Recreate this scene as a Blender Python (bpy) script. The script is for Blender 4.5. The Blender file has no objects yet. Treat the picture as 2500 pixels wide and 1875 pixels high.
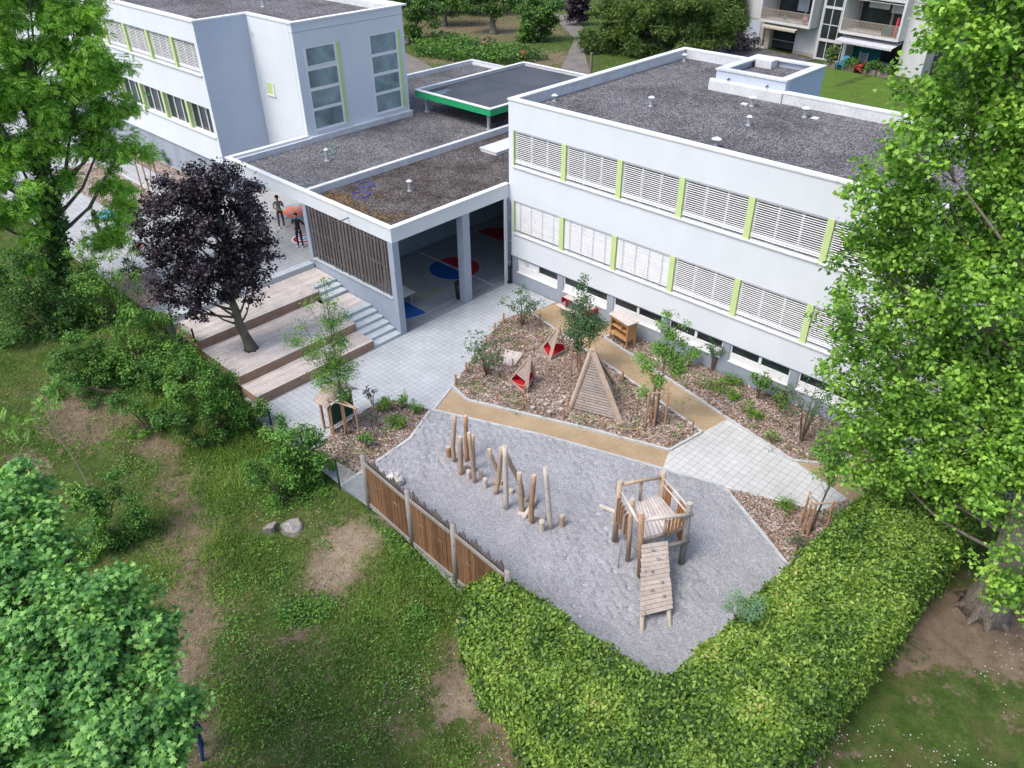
import bpy, math, random
import numpy as np
from mathutils import Vector, Matrix
from mathutils.geometry import delaunay_2d_cdt
random.seed(7); RNG = np.random.default_rng(11)
S = bpy.context.scene
COL = S.collection
rad = math.radians

# ------------------------------------------------------------------ camera
F, YAW, PITCH, ROLL = 1877.256, rad(-43.6922), rad(34.9772), rad(-0.4401)
CP = np.array([24.69298, -25.7523, 18.503])
def _cam_rot():
    cy, sy, cp, sp = math.cos(YAW), math.sin(YAW), math.cos(PITCH), math.sin(PITCH)
    f = np.array([sy*cp, cy*cp, -sp]); r = np.array([cy, -sy, 0.0]); u = np.cross(r, f)
    r2 = math.cos(ROLL)*r + math.sin(ROLL)*u; u2 = -math.sin(ROLL)*r + math.cos(ROLL)*u
    return np.array([r2, u2, f])
CR = _cam_rot()
cam = bpy.data.cameras.new('camera'); co = bpy.data.objects.new('camera', cam); COL.objects.link(co)
cam.sensor_width = 36.0; cam.lens = 36.0*F/2500; cam.clip_start = 0.1; cam.clip_end = 2000
co.matrix_world = Matrix(((CR[0][0], CR[1][0], -CR[2][0], CP[0]), (CR[0][1], CR[1][1], -CR[2][1], CP[1]),
                          (CR[0][2], CR[1][2], -CR[2][2], CP[2]), (0, 0, 0, 1)))
S.camera = co
# ------------------------------------------------------------------ light
SUN_EL, SUN_AZ = rad(58), rad(192)          # azimuth clockwise from +Y
w = bpy.data.worlds.new('World'); S.world = w; w.use_nodes = True
nt = w.node_tree; bg = nt.nodes['Background']
sky = nt.nodes.new('ShaderNodeTexSky'); sky.sky_type = 'NISHITA'; sky.sun_disc = False
sky.sun_elevation = SUN_EL; sky.sun_rotation = SUN_AZ
sky.air_density = 1.0; sky.dust_density = 3.0; sky.ozone_density = 1.0
nt.links.new(sky.outputs[0], bg.inputs[0]); bg.inputs[1].default_value = 0.15
sl = bpy.data.lights.new('sun', 'SUN'); sl.energy = 1.5; sl.angle = rad(24); sl.color = (1.0, 0.955, 0.89)
so = bpy.data.objects.new('sun', sl); COL.objects.link(so)
sd = Vector((math.sin(SUN_AZ)*math.cos(SUN_EL), math.cos(SUN_AZ)*math.cos(SUN_EL), math.sin(SUN_EL)))
so.rotation_euler = sd.to_track_quat('Z', 'Y').to_euler()
S.view_settings.view_transform = 'Standard'; S.view_settings.look = 'None'
S.view_settings.exposure = 0.80; S.view_settings.gamma = 1.0; S.view_settings.use_curve_mapping = False

# ------------------------------------------------------------------ measuring helpers (survey of the photo -> metres)
def ray(u, v): return CR.T @ np.array([(u-1250)/F, (937.5-v)/F, 1.0])
def at(u, v, z=0.0):
    d = ray(u, v); return CP + d*((z-CP[2])/d[2])
def atP(u, v, z=0.0): return at(u*1.1302, v*1.1302, z)
def up(base, u, v):
    """point over pixel u,v in the upright plane through base that faces the camera"""
    d = ray(u, v); h = np.array([CP[0]-base[0], CP[1]-base[1], 0.0]); h /= np.linalg.norm(h)
    t = ((np.array([base[0], base[1], 0])-np.array([CP[0], CP[1], 0])) @ h)/(d @ h)
    return CP + d*t
def smooth(a, b, x):
    t = np.clip((x-a)/(b-a), 0, 1); return t*t*(3-2*t)
def tz(x, y):
    x = np.asarray(x, float); y = np.asarray(y, float)
    left_ = 1.44*smooth(2.0, -7.5, x)*smooth(-14.6, -15.6, y)
    plat = 1.44*smooth(-7.0, -7.6, x)*smooth(-16.2, -15.2, y)
    back = 1.44*smooth(9.0, 12.0, y)
    side = 1.44*smooth(-7.0, -7.6, x)*smooth(-8, -6, y)
    z = np.maximum.reduce([left_, plat, back, side])
    bumps = 0.05*np.sin(x*1.3+1.0)*np.sin(y*1.1)+0.03*np.sin(x*2.9+y*2.3)
    out = smooth(-15.5, -16.5, y)+smooth(22.6, 23.6, x)+smooth(16, 20, y)
    return z - 0.06 + (0.05+bumps)*np.clip(out, 0, 1)
def T(u, v):
    """point on the terrain seen at photo pixel u,v"""
    z = 0.0
    for _ in range(14):
        p = at(u, v, z); z = 0.5*z+0.5*float(tz(p[0], p[1]))
    return p
def upP(base, u, v): return up(base, u*1.1302, v*1.1302)
def zoom(ox, oy, s): return lambda x, y: (ox+x/s, oy+y/s)
zB = zoom(1050, 680, 3.16); zD = zoom(1650, 700, 3.016); zE = zoom(1700, 1050, 2.011); zF = zoom(620, 900, 3.0727)
zL = zoom(1040, 980, 4.6075); zT = zoom(1420, 1120, 3.686); zC = zoom(900, 450, 4.424); zK = zoom(420, 720, 3.95)
zA = zoom(300, 400, 3.16); z3 = zoom(1650, 0, 2.592)

# ------------------------------------------------------------------ materials
def nodes(name):
    m = bpy.data.materials.new(name); m.use_nodes = True
    n = m.node_tree; b = n.nodes['Principled BSDF']; return m, n, b
def noise(n, scale, detail=4, rough=0.6, stretch=None, coord='Object'):
    tc = n.nodes.new('ShaderNodeTexCoord'); mp = n.nodes.new('ShaderNodeMapping')
    if stretch: mp.inputs['Scale'].default_value = stretch
    n.links.new(tc.outputs[coord], mp.inputs[0])
    t = n.nodes.new('ShaderNodeTexNoise'); t.inputs['Scale'].default_value = scale
    t.inputs['Detail'].default_value = detail; t.inputs['Roughness'].default_value = rough
    n.links.new(mp.outputs[0], t.inputs['Vector']); return t.outputs['Fac']
def ramp(n, fac, stops):
    r = n.nodes.new('ShaderNodeValToRGB'); e = r.color_ramp.elements
    while len(e) < len(stops): e.new(0.5)
    for k, (p, c) in enumerate(stops): e[k].position = p; e[k].color = (*c, 1)
    n.links.new(fac, r.inputs[0]); return r.outputs[0]
def mixc(n, fac, a, b, mode='MIX'):
    m = n.nodes.new('ShaderNodeMix'); m.data_type = 'RGBA'; m.blend_type = mode
    for sock, val in ((m.inputs[0], fac), (m.inputs[6], a), (m.inputs[7], b)):
        if hasattr(val, 'links'): n.links.new(val, sock)
        elif isinstance(val, (int, float)): sock.default_value = val
        else: sock.default_value = (*val, 1)
    return m.outputs[2]
def bump(n, b, h, strength=0.3, dist=0.02):
    bp = n.nodes.new('ShaderNodeBump'); bp.inputs['Strength'].default_value = strength
    bp.inputs['Distance'].default_value = dist
    n.links.new(h, bp.inputs['Height']); n.links.new(bp.outputs[0], b.inputs['Normal'])
def mat(name, c, c2=None, scale=3.0, rough=0.7, bmp=0.0, bscale=40, stretch=None, spec=0.3, metal=0.0, detail=5, bdist=0.02, fine=0.12):
    m, n, b = nodes(name)
    c2 = c2 or tuple(v*0.88 for v in c)
    f = noise(n, scale, detail, stretch=stretch)
    col = ramp(n, f, [(0.32, c2), (0.68, c)])
    if fine:
        f2 = noise(n, scale*9, 3, stretch=stretch)
        g = ramp(n, f2, [(0.3, (1-fine,)*3), (0.7, (1.0,)*3)])
        col = mixc(n, 1.0, col, g, 'MULTIPLY')
    n.links.new(col, b.inputs['Base Color'])
    b.inputs['Roughness'].default_value = rough; b.inputs['Specular IOR Level'].default_value = spec
    b.inputs['Metallic'].default_value = metal
    if bmp: bump(n, b, noise(n, bscale, 4, stretch=stretch), bmp, bdist)
    return m
def render_wall(name, c, c2, streak=0.035):
    """painted render: broad unevenness, faint run-off streaks, fine grain"""
    m, n, b = nodes(name)
    col = ramp(n, noise(n, 0.5, 6), [(0.3, c2), (0.7, c)])
    st = ramp(n, noise(n, 1.0, 6, stretch=(1.3, 1.3, 0.3)), [(0.3, (1-streak,)*3), (0.65, (1,)*3)])
    col = mixc(n, 1.0, col, st, 'MULTIPLY')
    n.links.new(col, b.inputs['Base Color']); b.inputs['Roughness'].default_value = 0.9
    b.inputs['Specular IOR Level'].default_value = 0.15
    bump(n, b, noise(n, 120, 3), 0.15, 0.005); return m
def speckle(name, cols, scale, patch=None, pscale=0.3, bmp=0.6, bdist=0.03, rough=0.95, pr=(0.45, 0.62)):
    """loose grains: cellular colour + bump; patch = second tint in broad areas"""
    m, n, b = nodes(name)
    tc = n.nodes.new('ShaderNodeTexCoord')
    v = n.nodes.new('ShaderNodeTexVoronoi'); v.inputs['Scale'].default_value = scale
    n.links.new(tc.outputs['Object'], v.inputs['Vector'])
    sep = n.nodes.new('ShaderNodeSeparateColor'); n.links.new(v.outputs['Color'], sep.inputs[0])
    k = len(cols); col = ramp(n, sep.outputs[0], [((i+0.5)/k, cc) for i, cc in enumerate(cols)])
    big = ramp(n, noise(n, pscale*3, 5), [(0.3, (0.86,)*3), (0.7, (1.06,)*3)])
    col = mixc(n, 1.0, col, big, 'MULTIPLY')
    if patch:
        pf = ramp(n, noise(n, pscale, 6, 0.7), [(pr[0], (0,)*3), (pr[1], (1,)*3)])
        col = mixc(n, pf, col, mixc(n, 1.0, col, patch, 'MULTIPLY'))
    n.links.new(col, b.inputs['Base Color']); b.inputs['Roughness'].default_value = rough
    b.inputs['Specular IOR Level'].default_value = 0.2
    bump(n, b, v.outputs['Distance'], bmp, bdist); return m
def leafmat(name, dark, mid, light, clump=0.6, trans=0.25, rough=0.55, extra=None, gain=1.0):
    dark, mid, light = (tuple(min(.8, v*gain) for v in c) for c in (dark, mid, light))
    m, n, b = nodes(name)
    g = n.nodes.new('ShaderNodeNewGeometry')
    f = noise(n, clump, 3)
    a = n.nodes.new('ShaderNodeMath'); a.operation = 'MULTIPLY_ADD'
    n.links.new(g.outputs['Random Per Island'], a.inputs[0]); a.inputs[1].default_value = 0.5
    n.links.new(f, a.inputs[2])
    s = n.nodes.new('ShaderNodeMath'); s.operation = 'SUBTRACT'; n.links.new(a.outputs[0], s.inputs[0]); s.inputs[1].default_value = 0.25
    st = [(0.25, dark), (0.5, mid), (0.78, light)]
    if extra: st.append((0.93, extra))
    col = ramp(n, s.outputs[0], st)
    n.links.new(col, b.inputs['Base Color']); b.inputs['Roughness'].default_value = rough
    b.inputs['Specular IOR Level'].default_value = 0.35
    tr = n.nodes.new('ShaderNodeBsdfTranslucent'); n.links.new(mixc(n, 1.0, col, (1.15, 1.3, 0.5), 'MULTIPLY'), tr.inputs[0])
    mx = n.nodes.new('ShaderNodeMixShader'); mx.inputs[0].default_value = trans
    n.links.new(b.outputs[0], mx.inputs[1]); n.links.new(tr.outputs[0], mx.inputs[2])
    n.links.new(mx.outputs[0], n.nodes['Material Output'].inputs[0]); return m
def wood(name, c, c2, grain=(14, 14, 1.2), rough=0.75, knots=True, var=.14):
    m, n, b = nodes(name)
    f = noise(n, 2.0, 6, 0.65, stretch=grain)
    col = ramp(n, f, [(0.25, c2), (0.55, c), (0.8, tuple(min(1, v*1.12) for v in c))])
    big = ramp(n, noise(n, 1.6, 3), [(0.3, (0.82,)*3), (0.7, (1.05,)*3)])
    col = mixc(n, 1.0, col, big, 'MULTIPLY')
    if knots:
        k = ramp(n, noise(n, 9, 1), [(0.24, (0.45, 0.4, 0.38)), (0.3, (1, 1, 1))])
        col = mixc(n, 1.0, col, k, 'MULTIPLY')
    g = n.nodes.new('ShaderNodeNewGeometry')
    isl = ramp(n, g.outputs['Random Per Island'], [(0.0, (1-var,)*3), (1.0, (1.06,)*3)])
    col = mixc(n, 1.0, col, isl, 'MULTIPLY')
    n.links.new(col, b.inputs['Base Color']); b.inputs['Roughness'].default_value = rough
    b.inputs['Specular IOR Level'].default_value = 0.2
    bump(n, b, f, 0.3, 0.01); return m
def paving(name, c, c2, joint, size=0.26, j=0.014, off=0.0, rot=0.0):
    m, n, b = nodes(name)
    tc = n.nodes.new('ShaderNodeTexCoord'); mp = n.nodes.new('ShaderNodeMapping'); mp.inputs['Rotation'].default_value = (0, 0, rot)
    n.links.new(tc.outputs['Object'], mp.inputs[0])
    br = n.nodes.new('ShaderNodeTexBrick'); br.offset = off; br.offset_frequency = 2
    br.inputs['Color1'].default_value = (*c, 1); br.inputs['Color2'].default_value = (*c2, 1)
    br.inputs['Mortar'].default_value = (*joint, 1); br.inputs['Scale'].default_value = 1.0
    br.inputs['Mortar Size'].default_value = j; br.inputs['Mortar Smooth'].default_value = 0.15
    br.inputs['Brick Width'].default_value = size*1.0; br.inputs['Row Height'].default_value = size
    n.links.new(mp.outputs[0], br.inputs['Vector'])
    g = ramp(n, noise(n, 0.6, 8, 0.7), [(0.3, (0.80,)*3), (0.7, (1.05,)*3)])
    g2 = ramp(n, noise(n, 14, 4), [(0.3, (0.92,)*3), (0.7, (1.03,)*3)])
    col = mixc(n, 1.0, mixc(n, 1.0, br.outputs['Color'], g, 'MULTIPLY'), g2, 'MULTIPLY')
    n.links.new(col, b.inputs['Base Color']); b.inputs['Roughness'].default_value = 0.85
    b.inputs['Specular IOR Level'].default_value = 0.25
    inv = n.nodes.new('ShaderNodeMath'); inv.operation = 'SUBTRACT'; inv.inputs[0].default_value = 1.0
    n.links.new(br.outputs['Fac'], inv.inputs[1]); bump(n, b, inv.outputs[0], 0.5, 0.006); return m
def glass(name, c=(0.02, 0.03, 0.035), rough=0.08):
    m, n, b = nodes(name)
    n.links.new(ramp(n, noise(n, 0.7, 3), [(0.35, tuple(v*0.6 for v in c)), (0.7, tuple(v*1.5 for v in c))]), b.inputs['Base Color'])
    b.inputs['Roughness'].default_value = rough; b.inputs['Specular IOR Level'].default_value = 0.6; return m

M = dict(
 white=render_wall('white_render', (0.67, 0.705, 0.745), (0.62, 0.66, 0.705)),
 cap=mat('white_coping', (0.80, 0.81, 0.82), (0.68, 0.70, 0.72), 1.5, 0.6),
 zinc=mat('weathered_coping', (0.72, 0.735, 0.75), (0.56, 0.58, 0.61), 1.2, 0.6, fine=0.2),
 endblue=render_wall('blue_grey_render', (0.50, 0.56, 0.66), (0.45, 0.51, 0.61)),
 plinth=render_wall('grey_plinth', (0.33, 0.37, 0.43), (0.28, 0.32, 0.38), 0.15),
 concrete=render_wall('grey_concrete', (0.36, 0.41, 0.49), (0.30, 0.35, 0.43), 0.12),
 lime=mat('lime_panel', (0.56, 0.70, 0.32), (0.52, 0.66, 0.29), 2, 0.6),
 frame=mat('white_frame', (0.80, 0.81, 0.82), (0.74, 0.75, 0.77), 3, 0.5),
 blind=mat('blind_slat', (0.74, 0.75, 0.77), (0.66, 0.68, 0.70), 2, 0.45),
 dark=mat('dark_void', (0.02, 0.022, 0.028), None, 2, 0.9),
 room=mat('dark_room', (0.03, 0.035, 0.045), (0.015, 0.018, 0.024), 1.2, 0.8),
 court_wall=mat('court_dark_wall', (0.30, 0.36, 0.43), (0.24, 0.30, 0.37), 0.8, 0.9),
 glass=glass('window_glass'), glass2=glass('grey_green_glass', (0.20, 0.27, 0.29), 0.12),
 roof=speckle('roof_gravel', [(0.035, 0.035, 0.040), (0.080, 0.078, 0.086), (0.135, 0.13, 0.14), (0.19, 0.182, 0.19), (0.34, 0.33, 0.335)], 26, (0.62, 0.62, 0.62), 0.35, 0.8, 0.03),
 roofmoss=speckle('mossy_roof_gravel', [(0.024, 0.023, 0.025), (0.052, 0.047, 0.050), (0.09, 0.082, 0.084), (0.14, 0.125, 0.122), (0.26, 0.23, 0.22)], 26, (0.55, 0.5, 0.45), 0.5, 0.8, 0.03),
 bitumen=mat('wet_roofing_felt', (0.085, 0.09, 0.105), (0.05, 0.055, 0.065), 0.5, 0.6, fine=0.15),
 green=mat('green_fascia', (0.02, 0.36, 0.14), (0.015, 0.31, 0.12), 1, 0.5),
 steel=mat('galvanised_steel', (0.50, 0.52, 0.55), (0.40, 0.42, 0.45), 4, 0.45, metal=0.3),
 pipe=mat('grey_pipe', (0.17, 0.20, 0.26), None, 3, 0.4),
 black=mat('black_plastic', (0.02, 0.022, 0.025), None, 5, 0.5),
 stone=mat('pale_concrete_step', (0.50, 0.55, 0.59), (0.42, 0.47, 0.51), 2.5, 0.85, 0.3, 60),
 kerb=mat('pale_kerb', (0.53, 0.55, 0.56), (0.42, 0.44, 0.45), 3, 0.85, 0.3, 50),
 court=mat('court_asphalt', (0.31, 0.335, 0.36), (0.23, 0.255, 0.28), 0.7, 0.75, 0.3, 120, fine=0.18),
 line=mat('pale_line_paint', (0.55, 0.58, 0.62), (0.42, 0.45, 0.49), 3, 0.8, fine=0.25),
 red=mat('court_red_paint', (0.42, 0.03, 0.04), (0.34, 0.02, 0.03), 2, 0.7),
 blue=mat('court_blue_paint', (0.012, 0.09, 0.36), (0.01, 0.07, 0.29), 2, 0.7),
 yellow=mat('worn_yellow_paint', (0.50, 0.42, 0.05), (0.32, 0.28, 0.10), 6, 0.8, fine=0.3),
 salmon=mat('salmon_paint', (0.72, 0.20, 0.13), (0.62, 0.17, 0.12), 4, 0.8),
 skyblue=mat('sky_blue_paint', (0.10, 0.36, 0.60), (0.09, 0.30, 0.50), 4, 0.8),
 pave=paving('yard_pavers', (0.46, 0.49, 0.52), (0.415, 0.445, 0.475), (0.32, 0.34, 0.36)),
 pave2=paving('pale_pavers', (0.55, 0.56, 0.56), (0.50, 0.51, 0.515), (0.34, 0.34, 0.34), 0.27, 0.012),
 plaza=paving('plaza_pavers', (0.43, 0.44, 0.455), (0.38, 0.395, 0.41), (0.28, 0.29, 0.30), 0.3, 0.012),
 sand=mat('beige_path', (0.44, 0.335, 0.215), (0.34, 0.25, 0.155), 0.9, 0.95, 0.5, 90, fine=0.22, detail=8),
 pit=speckle('pit_gravel', [(0.17, 0.175, 0.20), (0.27, 0.275, 0.305), (0.34, 0.345, 0.375), (0.41, 0.415, 0.445), (0.50, 0.505, 0.53)], 75, None, 0.3, 0.7, 0.015),
 mulch=speckle('bark_mulch', [(0.10, 0.07, 0.058), (0.21, 0.15, 0.125), (0.33, 0.26, 0.22), (0.44, 0.37, 0.33), (0.62, 0.55, 0.51)], 30, (0.75, 0.65, 0.6), 0.8, 0.9, 0.04),
 deck=wood('pale_decking', (0.60, 0.545, 0.515), (0.46, 0.405, 0.38), (10, 0.6, 10)),
 deckside=wood('deck_riser', (0.37, 0.25, 0.185), (0.25, 0.16, 0.12), (10, 0.6, 10)),
 robinia=wood('golden_post_wood', (0.44, 0.27, 0.165), (0.30, 0.165, 0.10)),
 logg=wood('greyed_post_wood', (0.48, 0.365, 0.27), (0.33, 0.235, 0.165)),
 pale=wood('bleached_wood', (0.60, 0.54, 0.48), (0.46, 0.40, 0.35)),
 endgrain=mat('cut_end', (0.55, 0.49, 0.42), (0.42, 0.36, 0.30), 12, 0.9),
 orange=wood('orange_slat_wood', (0.52, 0.26, 0.11), (0.38, 0.17, 0.07)),
 fence=wood('brown_fence_board', (0.235, 0.125, 0.066), (0.10, 0.058, 0.036), (22, 22, 1.0), var=.4),
 greywood=wood('weathered_grey_wood', (0.31, 0.285, 0.265), (0.19, 0.17, 0.16), (12, 12, 2)),
 slat=wood('weathered_dark_slat', (0.155, 0.135, 0.13), (0.075, 0.062, 0.06), (30, 30, 1.0)),
 plank=wood('planking', (0.41, 0.335, 0.29), (0.28, 0.215, 0.185), (3, 10, 10)),
 rampwood=wood('ramp_plank_wood', (0.50, 0.43, 0.385), (0.35, 0.295, 0.26), (3, 10, 10)),
 tipileg=wood('tipi_leg_wood', (0.50, 0.39, 0.31), (0.36, 0.26, 0.20)), plankdark=wood('weathered_planking', (0.38, 0.325, 0.295), (0.26, 0.215, 0.195), (3, 10, 10)),
 honey=wood('honey_board', (0.50, 0.29, 0.13), (0.38, 0.20, 0.085), (3, 12, 12)),
 redfloor=mat('red_panel', (0.48, 0.015, 0.025), (0.40, 0.012, 0.02), 4, 0.6),
 chalk=mat('dark_green_board', (0.012, 0.06, 0.045), None, 3, 0.6),
 rope=mat('tan_rope', (0.50, 0.38, 0.24), None, 40, 0.9),
 bark=mat('grey_bark', (0.24, 0.215, 0.19), (0.12, 0.10, 0.085), 6, 0.95, 0.9, 14, (3, 3, 0.6), bdist=0.05, fine=0.3),
 barkbeech=mat('smooth_olive_bark', (0.155, 0.15, 0.115), (0.09, 0.085, 0.065), 3, 0.9, 0.5, 18, (2, 2, 0.7), fine=0.2),
 barkpop=mat('pale_poplar_bark', (0.46, 0.40, 0.34), (0.22, 0.18, 0.145), 5, 0.95, 1.0, 9, (4, 4, 0.5), bdist=0.09, fine=0.35),
 twig=mat('brown_twig', (0.17, 0.12, 0.085), None, 8, 0.9),
 rock=mat('pale_rock', (0.66, 0.64, 0.60), (0.46, 0.44, 0.41), 5, 0.9, 0.8, 12, bdist=0.04),
 stump=mat('old_stump_wood', (0.20, 0.185, 0.16), (0.09, 0.08, 0.065), 7, 0.95, 0.8, 20),
 skin=mat('skin', (0.52, 0.31, 0.22), None, 8, 0.6), hair=mat('dark_hair', (0.03, 0.02, 0.017), None, 20, 0.8),
 brownhair=mat('brown_hair', (0.12, 0.05, 0.03), None, 20, 0.8),
 blackcloth=mat('black_cloth', (0.018, 0.019, 0.024), None, 8, 0.9), jeans=mat('dark_jeans', (0.02, 0.03, 0.07), (0.012, 0.018, 0.045), 12, 0.9),
 tshirt=mat('khaki_print_shirt', (0.42, 0.40, 0.32), (0.13, 0.12, 0.09), 7, 0.9), camo=mat('brown_camouflage', (0.24, 0.11, 0.075), (0.08, 0.05, 0.035), 7, 0.9),
 greycloth=mat('dark_grey_cloth', (0.06, 0.07, 0.07), None, 8, 0.9), navy=mat('navy_floral_cloth', (0.05, 0.055, 0.10), (0.015, 0.018, 0.04), 30, 0.9),
 bluejean=mat('blue_jeans', (0.02, 0.035, 0.13), None, 10, 0.9), shoe=mat('white_shoe', (0.75, 0.76, 0.78), None, 8, 0.6),
 hoopb=mat('blue_hoop', (0.05, 0.07, 0.60), None, 5, 0.4), hoopg=mat('pale_green_hoop', (0.22, 0.42, 0.36), None, 5, 0.4),
 meshg=mat('dark_green_wire', (0.015, 0.05, 0.04), None, 5, 0.5), meshs=mat('grey_wire', (0.35, 0.38, 0.40), None, 5, 0.4),
 beige=render_wall('beige_apartment_wall', (0.44, 0.41, 0.36), (0.38, 0.35, 0.31), 0.15),
 aptw=render_wall('pale_apartment_wall', (0.60, 0.60, 0.60), (0.53, 0.53, 0.54), 0.15),
 shutter=mat('pale_blue_shutter', (0.50, 0.57, 0.66), None, 4, 0.6), teal=mat('teal_wall', (0.012, 0.13, 0.15), None, 2, 0.8),
 awn=mat('grey_white_awning', (0.55, 0.55, 0.58), (0.45, 0.45, 0.5), 3, 0.9), awnb=mat('beige_awning', (0.48, 0.44, 0.37), None, 3, 0.9),
 chairb=mat('blue_plastic', (0.03, 0.30, 0.50), None, 5, 0.5), chairr=mat('red_plastic', (0.62, 0.06, 0.08), None, 5, 0.5),
 pink=mat('pink_rubber', (0.70, 0.32, 0.34), None, 5, 0.5), curtain=mat('pale_curtain', (0.45, 0.50, 0.56), (0.30, 0.35, 0.4), 8, 0.9),
 planter=mat('brown_planter', (0.22, 0.18, 0.155), None, 6, 0.9), rail=mat('brown_railing', (0.36, 0.30, 0.24), None, 5, 0.6),
 redpost=mat('red_bollard_paint', (0.45, 0.03, 0.03), None, 5, 0.5),
 pathgrey=mat('grey_path', (0.22, 0.195, 0.18), (0.15, 0.135, 0.125), 0.8, 0.95, 0.3, 40),
 terrace=paving('dark_terrace_tiles', (0.16, 0.15, 0.15), (0.08, 0.08, 0.085), (0.06, 0.06, 0.06), 0.5, 0.02, 0.5),
)
L = dict(
 poplar=leafmat('poplar_leaf', (0.045, 0.110, 0.020), (0.140, 0.275, 0.036), (0.28, 0.45, 0.075), 0.7, 0.36, 0.42, (0.44, 0.52, 0.12), gain=1.42),
 robinia=leafmat('feathery_leaf', (0.075, 0.170, 0.026), (0.19, 0.36, 0.052), (0.34, 0.54, 0.085), 0.35, 0.38, gain=1.40),
 maple=leafmat('maple_leaf', (0.045, 0.135, 0.034), (0.12, 0.285, 0.070), (0.26, 0.46, 0.12), 1.0, 0.32, 0.45, (0.42, 0.55, 0.12), gain=1.25),
 beech=leafmat('copper_leaf', (0.012, 0.008, 0.012), (0.032, 0.022, 0.030), (0.095, 0.075, 0.095), 0.8, 0.06, 0.40),
 hedge=leafmat('hedge_leaf', (0.030, 0.070, 0.014), (0.115, 0.215, 0.032), (0.26, 0.37, 0.065), 0.6, 0.24, 0.45, (0.46, 0.37, 0.14), gain=1.22),
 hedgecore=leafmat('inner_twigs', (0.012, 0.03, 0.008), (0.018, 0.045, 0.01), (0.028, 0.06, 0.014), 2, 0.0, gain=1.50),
 shrub=leafmat('shrub_leaf', (0.030, 0.090, 0.018), (0.085, 0.205, 0.032), (0.17, 0.32, 0.05), 0.8, 0.26, gain=1.20),
 young=leafmat('young_leaf', (0.055, 0.140, 0.030), (0.130, 0.270, 0.048), (0.23, 0.40, 0.08), 1.2, 0.30, gain=1.15),
 youngdark=leafmat('dark_young_leaf', (0.020, 0.055, 0.022), (0.038, 0.092, 0.036), (0.065, 0.135, 0.050), 1.2, 0.2, gain=1.60),
 bright=leafmat('bright_low_shrub', (0.05, 0.13, 0.012), (0.11, 0.25, 0.022), (0.20, 0.38, 0.035), 2, 0.3, gain=1.10),
 ivy=leafmat('ivy_leaf', (0.028, 0.085, 0.020), (0.065, 0.165, 0.030), (0.12, 0.26, 0.045), 0.9, 0.22),
 yew=leafmat('olive_needle', (0.045, 0.095, 0.030), (0.115, 0.185, 0.045), (0.21, 0.28, 0.06), 0.45, 0.2),
 park=leafmat('park_leaf', (0.035, 0.09, 0.020), (0.085, 0.19, 0.036), (0.16, 0.30, 0.05), 0.3, 0.28),
 grass=leafmat('grass_blade', (0.065, 0.120, 0.020), (0.145, 0.245, 0.040), (0.27, 0.37, 0.08), 0.5, 0.30, .6, (.42, .37, .18), gain=1.20),
 straw=leafmat('dry_straw', (0.13, 0.105, 0.06), (0.22, 0.175, 0.105), (0.34, 0.28, 0.18), 0.6, 0.1, gain=1.20),
 chip=leafmat('bark_chip', (0.09, 0.055, 0.04), (0.24, 0.165, 0.125), (0.46, 0.37, 0.31), 2, 0.0, 0.9, (0.62, 0.55, 0.49), gain=1.20),
 daisy=leafmat('daisy', (0.7, 0.7, 0.66), (0.8, 0.8, 0.76), (0.85, 0.85, 0.8), 1, 0.0),
)

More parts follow.
